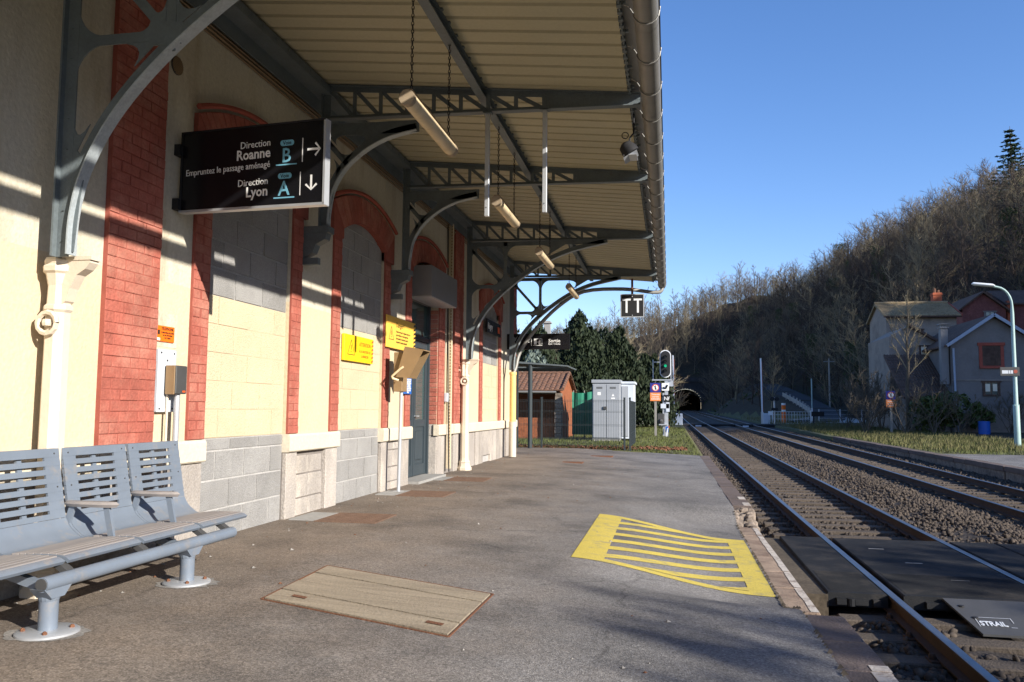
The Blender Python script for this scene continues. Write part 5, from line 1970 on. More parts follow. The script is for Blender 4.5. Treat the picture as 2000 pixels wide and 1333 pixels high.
m.prism([(-4.02, 2.22), (-3.99, 2.22), (-4.10, 1.78), (-4.135, 1.78)], 'y', 12.103, 12.459)
m.build("face", MT["black"], t)
m = MB()
m.prism([(-3.985, 2.02), (-3.975, 2.02), (-4.03, 1.85), (-4.04, 1.85)], 'y', 12.16, 12.40)
m.build("slot_plate", MT["darkbox"], t)
m = MB()
m.tube([(-4.02, 12.085, 1.93), (-4.06, 12.06, 1.90), (-4.17, 12.05, 1.80), (-4.19, 12.05, 1.78), (-4.18, 12.06, 1.75), (-4.1, 12.1, 1.72)], .018, 8)
m.build("lever", MT["lamp"], t, smooth=True)

# ------------------------------------------------------------------ bench
bn = empty("bench", (-3.53, 5.0, 0), "grey blue slatted metal bench of moulded seats on two round legs by the wall", "bench")
LOW = [(-4.085, .53), (-4.05, .47), (-4.0, .428), (-3.95, .40), (-3.86, .40), (-3.76, .408), (-3.66, .412), (-3.57, .410), (-3.525, .404), (-3.495, .385)]
BK0, BK1 = Vector((-4.085, .53)), Vector((-4.17, 1.0))


def sweep(P, th, y0, y1, mb):
    C = [Vector(p) for p in P]
    T, Bm = [], []
    for i, p in enumerate(C):
        d = (C[min(i + 1, len(C) - 1)] - C[max(i - 1, 0)]).normalized()
        nn = Vector((-d.y, d.x))
        if nn.y < 0 and False:
            nn = -nn
        T.append(p)
        Bm.append(p - nn * th)
    mb.strip([(p.x, y0, p.y) for p in T], [(p.x, y1, p.y) for p in T])
    mb.strip([(p.x, y1, p.y) for p in Bm], [(p.x, y0, p.y) for p in Bm])
    mb.strip([(p.x, y0, p.y) for p in Bm], [(p.x, y0, p.y) for p in T])
    mb.strip([(p.x, y1, p.y) for p in T], [(p.x, y1, p.y) for p in Bm])
    for k in (0, -1):
        mb.add([(T[k].x, y0, T[k].y), (T[k].x, y1, T[k].y), (Bm[k].x, y1, Bm[k].y), (Bm[k].x, y0, Bm[k].y)], [(0, 1, 2, 3)])
    return mb


SB = [3.62, 4.345, 5.06, 5.77, 6.47]
for k in range(4):
    y0, y1 = SB[k] + .017, SB[k + 1] - .017
    C = catmull([Vector(p) for p in LOW], 3)
    m = MB()
    sweep(C, .022, y0, y1, m)
    seat = m.build("seat", MT["bench"], bn, smooth=True)
    # worn slats let into the seat surface, running along the bench
    for j in range(7):
        x = -3.90 + j * .052
        z = .401 + .011 * math.sin(max(0, (x + 3.9)) / .36 * 2.4)
        s = MB()
        s.bevbox(x, x + .046, y0 + .01, y1 - .01, z - .004, z + .006, .002)
        s.build("slat", MT["benchworn"], seat)
    # backrest slats
    nb = 8
    d = (BK1 - BK0)
    L_ = d.length
    d.normalize()
    nn = Vector((d.y, -d.x))
    hb = L_ / nb
    for j in range(nb):
        a, b = BK0 + d * (j * hb + .002), BK0 + d * ((j + 1) * hb - (.021 if j < nb - 1 else 0.0))
        s = MB()
        cur = .012 * math.sin(j / nb * math.pi)
        o_ = nn * (-.004 * 0)
        q = [a, b, b - nn * .02, a - nn * .02]
        if j == nb - 1:                       # rolled top edge
            q = [a, b, b - nn * .02 + d * .006, b - nn * .05, b - nn * .05 - d * .01, b - nn * .024 - d * .012, a - nn * .02]
        s.prism([(p.x, p.y) for p in q], 'y', y0, y1)
        s.build("back_slat", MT["bench"], bn)
        if j < nb - 1:
            c0, c1 = b - d * .003, b + d * .024
            q = [c0 - nn * .002, c1 - nn * .002, c1 - nn * .018, c0 - nn * .018]
            for (u, v) in ((y0, y0 + .125), (y1 - .14, y1)):
                w = MB()
                w.prism([(p.x, p.y) for p in q], 'y', u, v)
                w.build("slat_web", MT["bench"], bn)
    s = MB()
    q = [BK0 - nn * .022, BK1 - nn * .022, BK1 - nn * .04, BK0 - nn * .04]
    s.prism([(p.x, p.y) for p in q], 'y', (y0 + y1) / 2 - .02, (y0 + y1) / 2 + .02)
    s.build("back_spine", MT["bench"], bn)
    # screw heads
    s = MB()
    for (yy, f) in ((y0 + .05, .93), (y1 - .05, .93), (y0 + .05, .45), (y1 - .05, .45)):
        p = BK0 + d * (L_ * f)
        s.tube([(p.x, yy, p.y), (p.x + nn.x * .004, yy, p.y + nn.y * .004)], .006, 6)
    s.build("screw", MT["darkbox"], bn)
for yb in (5.06, 5.77):
    m = MB()
    n = 18
    top, mid, bot = [], [], []
    for k in range(n):
        a = 2 * math.pi * k / n
        x, y_ = -3.905 + .215 * math.cos(a), yb + .048 * math.sin(a)
        x2, y2 = -3.905 + .195 * math.cos(a), yb + .036 * math.sin(a)
        top.append((x2, y2, .642))
        mid.append((x, y_, .625))
        bot.append((x2, y2, .605))
    v = top + mid + bot
    f = [tuple(range(n)), tuple(range(3 * n - 1, 2 * n - 1, -1))] + [(k, n + k, n + (k + 1) % n, (k + 1) % n) for k in range(n)] + [(n + k, 2 * n + k, 2 * n + (k + 1) % n, n + (k + 1) % n) for k in range(n)]
    m.add(v, f)
    ar = m.build("armrest", MT["benchworn"], bn, smooth=True)
    for (p0, p1) in (((-4.10, yb, .44), (-4.045, yb, .61)), ((-3.735, yb, .40), (-3.785, yb, .61))):
        m = MB()
        m.bar(p0, p1, .022, .042, up=(1, 0, 0))
        m.build("arm_leg", MT["bench"], ar)
    m = MB()
    sweep(catmull([Vector(p) for p in LOW[:6]], 3), .05, yb - .012, yb + .012, m)
    m.build("side_plate", MT["bench"], bn)
m = MB()
m.tube([(-3.47, 4.12, .29), (-3.47, 6.17, .29)], .043, 16)
m.build("tube", MT["bench"], bn, smooth=True)
m = MB()
m.tube([(-3.47, 4.114, .29), (-3.47, 4.135, .29)], .036, 14)
m.build("tube_cap", MT["darkbox"], bn)
m = MB()
m.tube([(-3.47, 6.155, .29), (-3.47, 6.176, .29)], .036, 14)
m.build("tube_cap", MT["darkbox"], bn)
for (yy, i) in ((4.22, 0), (5.60, 1)):
    m = MB()
    m.tube([(-3.5, yy, .01), (-3.5, yy, .20)], .052, 16)
    lg = m.build("leg", MT["bench"], bn, smooth=True)
    m = MB()
    m.lathe((-3.5, yy, .0), [(.168, 0), (.168, .014), (.155, .022), (.05, .024)], 26)
    m.build("foot_disc", MT["alu"], lg, smooth=True)
    for a_ in (.6, 2.2, 3.7, 5.3):
        m = MB()
        m.lathe((-3.5 + .125 * math.cos(a_), yy + .125 * math.sin(a_), .02), [(.014, 0), (.014, .012), (.006, .02)], 6)
        m.build("bolt", MT["rust"], lg)
    m = MB()
    m.lathe((-3.5, yy, .185), [(.053, 0), (.056, .01), (.06, .05), (.05, .085)], 14)
    m.prism([(yy - .11, .265), (yy - .05, .205), (yy + .05, .205), (yy + .11, .265)], 'x', -3.54, -3.44)
    m.build("saddle", MT["bench"], lg)
    m = MB()
    m.bar((-3.55, yy, .26), (-4.02, yy, .385), .05, .05)
    m.bar((-4.02, yy, .38), (-4.22, yy, .62), .05, .03)
    m.build("seat_arm", MT["bench"], lg)
for yy in (4.345, 5.06, 5.77, 6.1):
    m = MB()
    m.bar((-3.48, yy, .32), (-3.58, yy, .385), .06, .035)
    m.bar((-3.58, yy, .375), (-4.05, yy, .385), .05, .02)
    m.build("seat_clamp", MT["darkbox"], bn)
# pale cement stains round the feet
for yy in (4.22, 5.60):
    m = MB()
    rr = random.Random(int(yy * 10))
    pts = [(-3.5 + (.175 + rr.uniform(0, .06)) * math.cos(a) * 1.1, yy + (.17 + rr.uniform(0, .05)) * math.sin(a), .003 + float(plat_z(-3.5, yy))) for a in np.linspace(0, 6.28, 28, endpoint=False)]
    m.add(pts, [tuple(range(28))])
    m.build("cement_stain", MT["cement"], platform)

# ------------------------------------------------------------------ signs at the end of the canopy
t = empty("exit_sign", (-3.4, 22.2, 3.1), "long black exit sign with white Sortie lettering at the building corner", "exit sign")
m = MB()
m.bevbox(-4.4, -2.65, 22.19, 22.25, 2.93, 3.36, .006)
m.build("panel", MT["black"], t)
text("Sortie", .135, MT["white"], t, (-3.24, 22.187, 3.12), (1, 0, 0), Uz, bold=.012)
text("Exit • Uscita", .066, MT["white"], t, (-3.24, 22.187, 3.055), (1, 0, 0), Uz, bold=.008)
m = MB()
m.box(-3.72, -3.705, 22.185, 22.188, 3.03, 3.23)
m.bar((-3.92, 22.187, 3.13), (-3.77, 22.187, 3.13), .003, .018)
m.bar((-3.92, 22.187, 3.13), (-3.86, 22.187, 3.185), .003, .018)
m.bar((-3.92, 22.187, 3.13), (-3.86, 22.187, 3.075), .003, .018)
m.build("arrow", MT["white"], t)
m = MB()
m.box(-3.64, -3.565, 22.185, 22.188, 3.06, 3.21)
m.box(-3.64, -3.42, 22.185, 22.188, 3.215, 3.225)
m.box(-3.425, -3.415, 22.185, 22.188, 3.06, 3.225)
m.box(-3.66, -3.41, 22.185, 22.188, 3.03, 3.042)
m.box(-3.51, -3.46, 22.185, 22.188, 3.06, 3.16)
m.lathe((-3.485, 22.187, 3.165), [(.02, 0), (.024, .015), (.018, .03)], 8)
m.box(-3.565, -3.51, 22.185, 22.188, 3.12, 3.135)
m.build("pictogram", MT["white"], t)

t = empty("train_stop_sign", (-.95, 22.0, 4.1), "square black sign with two white letters T hanging at the canopy end", "stop sign")
m = MB()
m.bevbox(-1.25, -.65, 21.98, 22.0, 3.77, 4.37, .004)
m.build("panel", MT["blackmatt"], t)
m = MB()
for (a, b, c_, d_) in ((-1.265, -.635, 3.755, 3.78), (-1.265, -.635, 4.36, 4.385), (-1.265, -1.24, 3.78, 4.36), (-.66, -.635, 3.78, 4.36)):
    m.box(a, b, 21.97, 22.005, c_, d_)
m.build("frame", MT["alu"], t)
m = MB()
for xc in (-1.10, -.80):
    m.box(xc - .11, xc + .11, 21.974, 21.979, 4.21, 4.26)
    m.box(xc - .026, xc + .026, 21.974, 21.979, 3.88, 4.21)
m.build("lettering", MT["whitemetal"], t)
m = MB()
m.box(-.98, -.92, 21.99, 22.01, 4.38, 4.80)
m.build("hanger", MT["rust"], t)
m = MB()
for z in (4.32, 3.81):
    m.lathe((-.95, 21.97, z), [(.014, -.01), (.014, .01)], 8)
m.build("bolt", MT["alu"], t)
# ------------------------------------------------------------------ beyond the platform end
t = empty("shelter", (-5.2, 27.6, 0), "flat roofed grey shelter with a single slim post by the building end", "shelter")
m = MB()
m.prism([(-8.0, 3.02), (-3.3, 2.70), (-3.28, 2.74), (-8.0, 3.12)], 'y', 26.9, 29.6)
m.build("roof", MT["steel"], t)
m = MB()
for k in range(9):
    m.box(-7.9, -3.4, 27.0 + k * .3, 27.03 + k * .3, 2.66, 2.70)
m.build("roof_rib", MT["steel"], t)
m = MB()
m.tube([(-4.55, 27.0, 0), (-4.55, 27.0, 2.78)], .075, 10)
m.build("post", MT["fence"], t, smooth=True)
m = MB()
m.box(-7.6, -5.0, 27.05, 27.1, .1, 2.5)
m.build("glass_wall", MT["glass"], t)
m = MB()
for x in (-5.0, -5.9, -6.8):
    m.box(x - .03, x + .03, 27.02, 27.13, 0, 2.85)
m.box(-7.6, -5.0, 27.03, 27.12, 1.0, 1.05)
m.build("frame", MT["fence"], t)

t = empty("mesh_fence", (-3, 27.5, 0), "dark green welded mesh fence with square posts at the platform end", "fence")
for x in (-6.9, -4.24, -1.46, -1.28):
    m = MB()
    m.box(x - .03, x + .03, 27.5, 27.56, -.1, 1.66 + (.03 if x > -2 else 0))
    m.box(x - .034, x + .034, 27.496, 27.564, 1.66, 1.70)
    m.build("post", MT["fence"], t)
for (x0, x1) in ((-6.9, -4.24), (-4.24, -1.46)):
    m = MB()
    x = x0 + .05
    while x < x1:
        m.box(x - .0035, x + .0035, 27.526, 27.533, .05, 1.62)
        x += .055
    for z in (.1, .3, .34, .75, .79, 1.2, 1.24, 1.55, 1.6):
        m.box(x0, x1, 27.518, 27.541, z - .004, z + .004)
    m.build("mesh_panel", MT["fence"], t)
m = MB()
y = 27.6
while y < 32:
    m.box(-1.2835, -1.2765, y - .0035, y + .0035, .05, 1.6)
    y += .055
for z in (.1, .5, 1.0, 1.55):
    m.box(-1.286, -1.274, 27.56, 32, z - .004, z + .004)
m.build("mesh_panel", MT["fence"], t)

t = empty("electrical_cabinet", (-2.6, 35.4, -.05), "tall grey two door electrical cabinet behind the mesh fence", "cabinet")
m = MB()
m.bevbox(-3.22, -2.04, 35.1, 35.9, .05, 2.42, .01)
m.build("body", MT["cabinet"], t)
m = MB()
m.bevbox(-3.26, -2.0, 35.05, 35.95, 2.42, 2.56, .01)
m.build("cap", MT["cabinet"], t)
m = MB()
m.box(-3.22, -2.04, 35.12, 35.9, -.3, .05)
m.build("base", MT["concrete"], t)
for (a, b) in ((-3.19, -2.64), (-2.62, -2.07)):
    m = MB()
    m.bevbox(a, b, 35.07, 35.1, .1, 2.36, .008)
    d = m.build("door", MT["cabinet"], t)
    m = MB()
    for k in range(3):
        m.box(a + .15, b - .15, 35.062, 35.07, 2.18 + k * .03, 2.195 + k * .03)
    m.build("vent_slot", MT["darkbox"], d)
m = MB()
m.box(-2.75, -2.60, 35.02, 35.07, 1.3, 1.42)
m.build("latch", MT["darkbox"], t)
m = MB()
m.add([(-2.40, 35.066, 1.86), (-2.28, 35.066, 1.86), (-2.34, 35.066, 1.97)], [(0, 1, 2)])
m.box(-2.42, -2.26, 35.064, 35.068, 1.74, 1.80)
m.box(-3.0, -2.86, 35.064, 35.068, 1.9, 2.03)
m.build("sticker", MT["white"], t)
t = empty("relay_cabinet", (-1.7, 36.2, -.05), "paler narrow cabinet standing right behind the grey two door cabinet", "cabinet")
m = MB()
m.bevbox(-2.03, -1.48, 35.6, 37.2, .05, 2.40, .01)
m.build("body", MT["cabinetlight"], t)
m = MB()
m.bevbox(-2.03, -1.42, 35.55, 37.3, 2.40, 2.5, .01)
m.build("cap", MT["cabinetlight"], t)
m = MB()
m.bevbox(-2.0, -1.72, 35.57, 35.6, .15, 2.3, .008)
m.build("door", MT["cabinet"], t)

# tiled shed
t = empty("tiled_shed", (-7, 38.5, 0), "small orange brick shed with a mossy clay tile roof beyond the fence", "shed")
m = MB()
m.box(-9, -4.72, 40.7, 40.95, -.1, 2.05)
m.box(-4.95, -4.72, 36.5, 40.7, -.1, 2.05)
m.prism([(36.2, 2.05), (40.95, 2.05), (38.5, 2.86)], 'x', -4.92, -4.72)
m.box(-9, -4.95, 36.6, 36.75, -.1, .9)
m.build("wall", MT["shedwall"], t)
m = MB()
m.box(-9.2, -4.75, 36.4, 36.6, 1.95, 2.1)
m.build("beam", MT["tiledark"], t)
z = -.1
while z < 1.9:
    h = random.uniform(.12, .2)
    m = MB()
    m.bevbox(-4.98 + random.uniform(-.02, .02), -4.68 + random.uniform(-.02, .02), 36.1, 36.5, z, min(z + h - .012, 2.0), .015)
    m.build("stone", MT["rubble"], t)
    z += h
m = MB()
NX, NR = 20, 9
for side in (0, 1):
    for r in range(NR):
        y0 = 36.0 + r * .28
        za = 2.10 + (y0 - 36.0) * .335
        for c in range(NX):
            x0 = -9.2 + c * .233
            j = random.uniform(-.012, .012)
            y_0, y_1 = y0, y0 + .33
            if side:
                y_0, y_1 = 77 - y0, 77 - y0 - .33
            q = []
            for (u, dz) in ((0, 0), (.07, .035), (.15, .03), (.225, 0)):
                q.append((x0 + u, dz))
            A = [(x, y_0, za + .05 + dz + j) for x, dz in q]
            B = [(x, y_1, za + .05 + dz + .30 * .335 + j - .02) for x, dz in q]
            m.strip(A, B)
            m.add([A[0], A[1], A[2], A[3], (A[3][0], A[3][1], A[3][2] - .03), (A[0][0], A[0][1], A[0][2] - .03)], [(0, 1, 2, 3, 4, 5)])
tag(m.build("roof_tile", MT["tile"], t), kind="stuff")
m = MB()
m.add([(-9.2, 36, 2.1), (-4.6, 36, 2.1), (-4.6, 38.5, 2.93), (-9.2, 38.5, 2.93)], [(0, 1, 2, 3)])
m.add([(-9.2, 41, 2.1), (-4.6, 41, 2.1), (-4.6, 38.5, 2.93), (-9.2, 38.5, 2.93)], [(3, 2, 1, 0)])
for k in range(14):
    m.tube([(-9.2 + k * .33, 38.5, 2.99), (-8.88 + k * .33, 38.5, 3.0)], [.075, .09], 8)
for s in (0, 1):
    for k in range(8):
        yy = 36.0 + k * .31
        y2 = yy + .34
        za, zb = 2.14 + k * .104, 2.14 + (k + 1.1) * .104
        m.tube([(-4.62, yy if not s else 77 - yy, za + .05), (-4.62, y2 if not s else 77 - y2, zb + .04)], [.075, .06], 7)
m.build("roof", MT["tile"], t)
m = MB()
m.tube([(-9.2, 35.95, 2.06), (-4.9, 35.95, 2.04)], .05, 8)
m.build("gutter", MT["zinc"], t)

t = empty("tarp_screen", (-3.7, 37, 0), "green fabric garden screen between the shed and the cabinet", "screen")
m = MB()
A, B = [], []
for k in range(19):
    x = -4.35 + 1.6 * k / 18
    yy = 37.3 + .04 * math.sin(k * 1.3)
    A.append((x, yy, .15))
    B.append((x, yy + .02 * math.sin(k * 2.1), 2.08 - .05 * math.sin(k * .35)))
m.strip(A, B)
m.strip([(p[0], p[1] + .015, p[2]) for p in B], [(p[0], p[1] + .015, p[2]) for p in A])
m.build("fabric", MT["tarp"], t)
m = MB()
for x in (-4.3, -3.8, -2.85):
    m.tube([(x, 37.42, -.1), (x, 37.42, 2.15)], .025, 6)
m.build("post", MT["timberpost"], t)

# signs and the signal left of the track
def ped_sign(x, y, z0, zt_, s, label, h2=True):
    t = empty("crossing_sign", (x, y, z0), label, "pedestrian sign", "no pedestrians signs by the track ends")
    m = MB()
    m.box(x - .05 * s, x + .05 * s, y, y + .09 * s, z0, zt_ - .35 * s)
    m.build("post", MT["timberpost"], t)
    m = MB()
    m.box(x - .23 * s, x + .23 * s, y - .03, y, zt_ - .42 * s, zt_)
    p = m.build("panel", MT["navy"], t)
    m = MB()
    m.box(x - .23 * s, x + .23 * s, y - .03, y, zt_ - .80 * s, zt_ - .43 * s)
    q = m.build("text_panel", MT["orangepale"], t)
    m = MB()
    m.lathe((0, 0, 0), [(.155 * s, 0), (.155 * s, .006)], 20)
    m.lathe((0, 0, 0.006), [(.125 * s, 0), (.125 * s, .004)], 20)
    v = [(x + a, y - .03 - c, zt_ - .21 * s + b) for a, b, c in m.v]
    f = list(m.f)
    k = MB()
    k.add(v, f)
    k.m = [0 if i < len(f) // 2 else 1 for i in range(len(f))]
    k.build("ring", [MT["redink"], MT["white"]], t)
    m = MB()
    m.box(x - .022 * s, x + .022 * s, y - .046, y - .042, zt_ - .30 * s, zt_ - .15 * s)
    m.box(x - .02 * s, x + .02 * s, y - .046, y - .042, zt_ - .145 * s, zt_ - .11 * s)
    m.bar((x - .08 * s, y - .044, zt_ - .12 * s), (x + .08 * s, y - .044, zt_ - .30 * s), .003, .016 * s)
    m.build("pedestrian_mark", MT["blackink"], t)
    for k_, s_ in enumerate(("Traversée", "interdite", "DANGER")):
        text(s_, .09 * s, MT["white"], t, (x, y - .032, zt_ - .54 * s - k_ * .1 * s), (1, 0, 0), Uz, align='CENTER', bold=.01)
    m = MB()
    m.tube([(x, y, zt_), (x, y, zt_ + .06 * s), (x + .05 * s, y, zt_ + .1 * s)], .012, 5)
    m.build("fixing", MT["steel"], t)
    return t


ped_sign(-.69, 43, -.22, 2.68, 1.16, "navy and orange no pedestrians sign on a post beside the signal")
ped_sign(13.9, 56, -.2, 2.62, 1.3, "navy and orange no pedestrians sign on a post before the houses")

t = empty("railway_signal", (-.15, 44.5, -.3), "railway colour light signal with an oval white rimmed black board showing green", "signal")
x, y = -.14, 44.6
m = MB()
m.box(x - .09, x + .09, y - .06, y + .06, -.35, 2.9)
m.box(x - .20, x - .10, y - .05, y + .05, -.35, 2.2)
m.build("mast", MT["alu"], t)


def oval(w, h, n=12):
    pts = []
    for k in range(n + 1):
        a = math.pi * k / n
        pts.append((w * math.cos(a), h - w + w * math.sin(a)))
    for k in range(n + 1):
        a = math.pi + math.pi * k / n
        pts.append((w * math.cos(a), -h + w + w * math.sin(a)))
    return pts


m = MB()
m.prism([(x - .04 + p[0], 3.75 + p[1]) for p in oval(.30, .74)], 'y', y - .16, y - .12)
m.build("rim", MT["whitemetal"], t)
m = MB()
m.prism([(x - .04 + p[0], 3.75 + p[1]) for p in oval(.255, .69)], 'y', y - .20, y - .161)
m.build("target_board", MT["blackmatt"], t)
for k, z in enumerate((4.12, 3.88, 3.64, 3.38)):
    m = MB()
    yc = y - .2
    m.tube([(x - .04, yc, z), (x - .04, yc - .02, z)], .075, 14)
    m.build("lens", MT["greenlight"] if k == 2 else MT["black"], t)
    m = MB()
    A = [(x - .04 + .095 * math.cos(a), yc, z + .095 * math.sin(a)) for a in np.linspace(-.2, math.pi + .2, 10)]
    B = [(p[0], yc - .2, p[2] - .02) for p in A]
    m.strip(A, B)
    m.strip(B, A)
    m.build("hood", MT["blackmatt"], t)
m = MB()
m.box(x - .75, x + .3, y - .1, y + .4, 2.86, 2.92)
m.box(x - .05, x + .35, y - .02, y + .02, 2.55, 2.86)
for xx in (x - .7, x + .25):
    m.box(xx - .02, xx + .02, y + .3, y + .34, 2.9, 4.0)
m.box(x - .7, x - .3, y + .3, y + .33, 3.85, 3.89)
m.build("platform_bracket", MT["alu"], t)
m = MB()
m.box(x - .24, x + .14, y - .1, y - .06, 2.32, 2.72)
m.build("phone_plate", MT["white"], t)
m = MB()
m.tube([(x - .15, y - .11, 2.52), (x - .12, y - .11, 2.45), (x - .02, y - .11, 2.45), (x + .02, y - .11, 2.55), (x + .06, y - .11, 2.62)], .045, 6)
m.build("phone_mark", MT["black"], t)
m = MB()
m.box(x - .14, x + .16, y - .1, y - .06, 1.72, 2.1)
m.build("letter_plate", MT["black"], t)
text("Nf", .27, MT["white"], t, (x + .01, y - .103, 1.81), (1, 0, 0), Uz, align='CENTER', bold=.012)
m = MB()
m.box(x - .3, x + .14, y - .12, y - .06, 1.38, 1.62)
m.box(x - .02, x + .16, y - .12, y - .06, 1.2, 1.7)
m.build("grey_plate", MT["cabinetlight"], t)
m = MB()
m.bevbox(x - .48, x - .12, y - .2, y + .1, .55, 1.1, .02)
m.lathe((x - .3, y - .2, .6), [(.08, 0), (.12, .1), (.08, .2)], 8)
m.build("relay_box", MT["darkbox"], t)
m = MB()
m.box(x - .4, x + .05, y - .25, y + .05, .49, .55)
m.build("shelf", MT["alu"], t)
m = MB()
m.bar((x + .06, y - .2, .35), (x - .06, y - .55, -.35), .06, .03)
m.build("white_stay", MT["whitemetal"], t)
m = MB()
m.box(x - .06, x + .1, y - .22, y - .19, .12, .42)
m.build("blue_plate", MT["noticeblue"], t)

# ------------------------------------------------------------------ level crossing
def rz(yv):
    return rail_z(yv)


m = MB()
m.box(.3, 1.95, 73.8, 79, -.5, rz(76))
m.box(9.6, 13.5, 74.5, 80, -.5, rz(76) - .02)
m.box(-9, .3, 73.8, 79, -.5, rz(76) - .02)
tag(m.build("crossing_road", MT["road"]), "road over the level crossing", kind="structure")
t = empty("crossing_deck", (4.8, 76, -.4), "dark blue grey deck panels carrying the road over both tracks", "crossing deck")
for (a, b) in ((1.6, 2.06 - .3), (1.9 - .04, 3.22), (3.42, 5.62), (5.84, 7.12), (7.34, 9.6)):
    if b - a < .2:
        continue
    m = MB()
    m.bevbox(a, b, 73.8, 79.2, -.35, rz(76) + .03, .02)
    m.build("deck_panel", MT["rubber"], t)
m = MB()
for x in (2.5, 6.5):
    m.box(x - .25, x + .25, 73.78, 73.8, -.14, .0)
m.build("edge_plate", MT["cabinetlight"], t)


def barrier(x, y, z0, ztop, label):
    t = empty("crossing_barrier", (x, y, z0), label, "barrier", "raised level crossing barriers")
    m = MB()
    m.bar((x, y, z0 + 1.0), (x - .06, y, ztop), .13, .09, up=(0, 1, 0))
    m.build("boom", MT["whitemetal"], t)
    m = MB()
    m.bar((x + .075, y, z0 + 1.2), (x + .02, y, ztop - .3), .02, .06, up=(0, 1, 0))
    m.build("red_reflector", MT["redink"], t)
    m = MB()
    m.bevbox(x + .05, x + .7, y - .3, y + .3, z0, z0 + 1.05, .04)
    m.build("machine_box", MT["cabinetlight"], t)
    m = MB()
    m.box(x - .1, x + .12, y - .12, y + .12, z0, z0 + 1.15)
    m.build("pivot", MT["alu"], t)
    return t


barrier(.42, 72, -.05, 6.0, "raised white crossing barrier just right of the signal")
barrier(7.95 + .6, 80, .0, 6.2, "raised white crossing barrier beyond the tracks, against the dark hill")
t = empty("crossing_light", (9.3, 77, 0), "crossing warning light post with black round lamps", "warning light")
m = MB()
m.tube([(9.3, 77, 0), (9.3, 77, 2.5)], .07, 8)
m.build("post", MT["alu"], t)
m = MB()
for s in (-1, 1):
    m.tube([(9.3 + s * .2, 76.85, 2.35), (9.3 + s * .2, 77, 2.35)], .2, 12)
m.box(9.0, 9.6, 76.9, 77.0, 1.3, 1.55)
m.build("lamp", MT["blackmatt"], t)
m = MB()
m.box(8.75, 9.15, 76.9, 77, .9, 1.25)
m.build("plate", MT["white"], t)
t = empty("orange_post", (11.0, 84, 0), "orange and white striped marker cylinder by the crossing gate", "marker post")
for (a, b, c_) in ((0, 1.1, "orange"), (1.1, 1.3, "white"), (1.3, 1.75, "orange"), (1.75, 1.95, "white")):
    m = MB()
    m.tube([(11.0, 84, a + .1), (11.0, 84, b + .1)], .2, 12)
    m.build("band", MT[c_], t)
t = empty("metal_gate", (11, 82, 0), "low galvanised mesh gate beside the crossing", "gate")
m = MB()
for z in (.1, .5, .9, 1.2):
    m.box(9.7, 13.2, 82, 82.04, z, z + .04)
for k in range(15):
    m.box(9.7 + k * .25, 9.73 + k * .25, 82, 82.04, .1, 1.2)
m.build("grid", MT["alu"], t)
m = MB()
for x in (9.7, 13.2):
    m.box(x - .05, x + .05, 81.97, 82.07, 0, 1.35)
m.build("post", MT["whitemetal"], t)
t = empty("black_box_post", (12.4, 74, 0), "dark box on a short post right of the crossing", "post box")
m = MB()
m.box(12.0, 13.0, 74, 74.3, .85, 1.25)
m.build("box", MT["blackmatt"], t)
m = MB()
m.box(12.1, 12.2, 74.1, 74.2, -.1, .85)
m.build("post", MT["blackmatt"], t)
t = empty("green_post", (14.3, 88, .2), "slim green and white marker pole by the gravel yard", "marker pole")
m = MB()
m.tube([(14.3, 88, 1.6), (14.3, 88, 4.6)], .06, 6)
m.build("upper", MT["postgreen"], t)
m = MB()
m.tube([(14.3, 88, .1), (14.3, 88, 1.6)], .06, 6)
m.build("lower", MT["whitemetal"], t)
# white fence that climbs with the lane, and the lane itself
ln = [(a, b, max(float(ground_z(a, b)), c - .4) + .12) for a, b, c in LANE]
m = MB()
LP = catmull([Vector(p) for p in ln], 4)
A, B = [], []
for i, p in enumerate(LP):
    d = (LP[min(i + 1, len(LP) - 1)] - LP[max(i - 1, 0)])
    nn = Vector((-d.y, d.x, 0)).normalized()
    A.append(tuple(p + nn * 1.9))
    B.append(tuple(p - nn * 1.9))
m.strip(B, A)
m.strip(A, [(p[0] - .1, p[1], p[2] - .8) for p in A])
m.strip([(p[0] + .1, p[1], p[2] - .8) for p in B], B)
tag(m.build("lane", [MT["road"]]), "narrow lane climbing beside the wooded hill", kind="structure")
t = empty("white_fence", (15, 110, .3), "pale concrete panel fence climbing along the lane", "fence")
for i in range(6, 17):
    p, q = Vector(A[i]), Vector(A[i + 1])
    m = MB()
    m.bar(p + Vector((0, 0, .38)), q + Vector((0, 0, .38)), .06, .55)
    m.build("panel", MT["concrete"], t)
    m = MB()
    m.box(p.x - .09, p.x + .09, p.y - .09, p.y + .09, p.z - .5, p.z + .95)
    m.build("post", MT["concrete"], t)
V, F = grid_mesh("y", np.arange(12.8, 24, 1.0), np.arange(84, 103, 1.0), lambda X, Y: ground_z(X, Y) + .03, None)
tag(npmesh("gravel_yard", V, F, MT["gravel"]), "pale gravel yard beyond the crossing", kind="structure")
t = empty("wire_fence", (17, 86, .2), "thin post and wire fence in front of the gravel yard", "fence")
for k in range(6):
    m = MB()
    m.box(14.6 + k * 2 - .05, 14.6 + k * 2 + .05, 85.9, 86.0, .0, 1.5)
    m.build("post", MT["alu"], t)
m = MB()
for z in (.6, 1.0, 1.4):
    m.box(14.6, 24.6, 85.94, 85.96, z - .01, z + .01)
m.build("wire", MT["alu"], t)
t = empty("utility_pole", (20.5, 118, .5), "dark timber utility pole on the wooded slope", "utility pole")
m = MB()
m.tube([(21.5, 118, 0), (21.5, 118, 8.5)], [.14, .1], 8)
m.build("pole", MT["timberpost"], t)
m = MB()
m.box(20.8, 22.2, 117.9, 118.1, 8.0, 8.12)
m.build("crossarm", MT["timberpost"], t)
t = empty("lineside_fence", (-1.6, 62, 0), "low white concrete fence left of the signal", "fence")
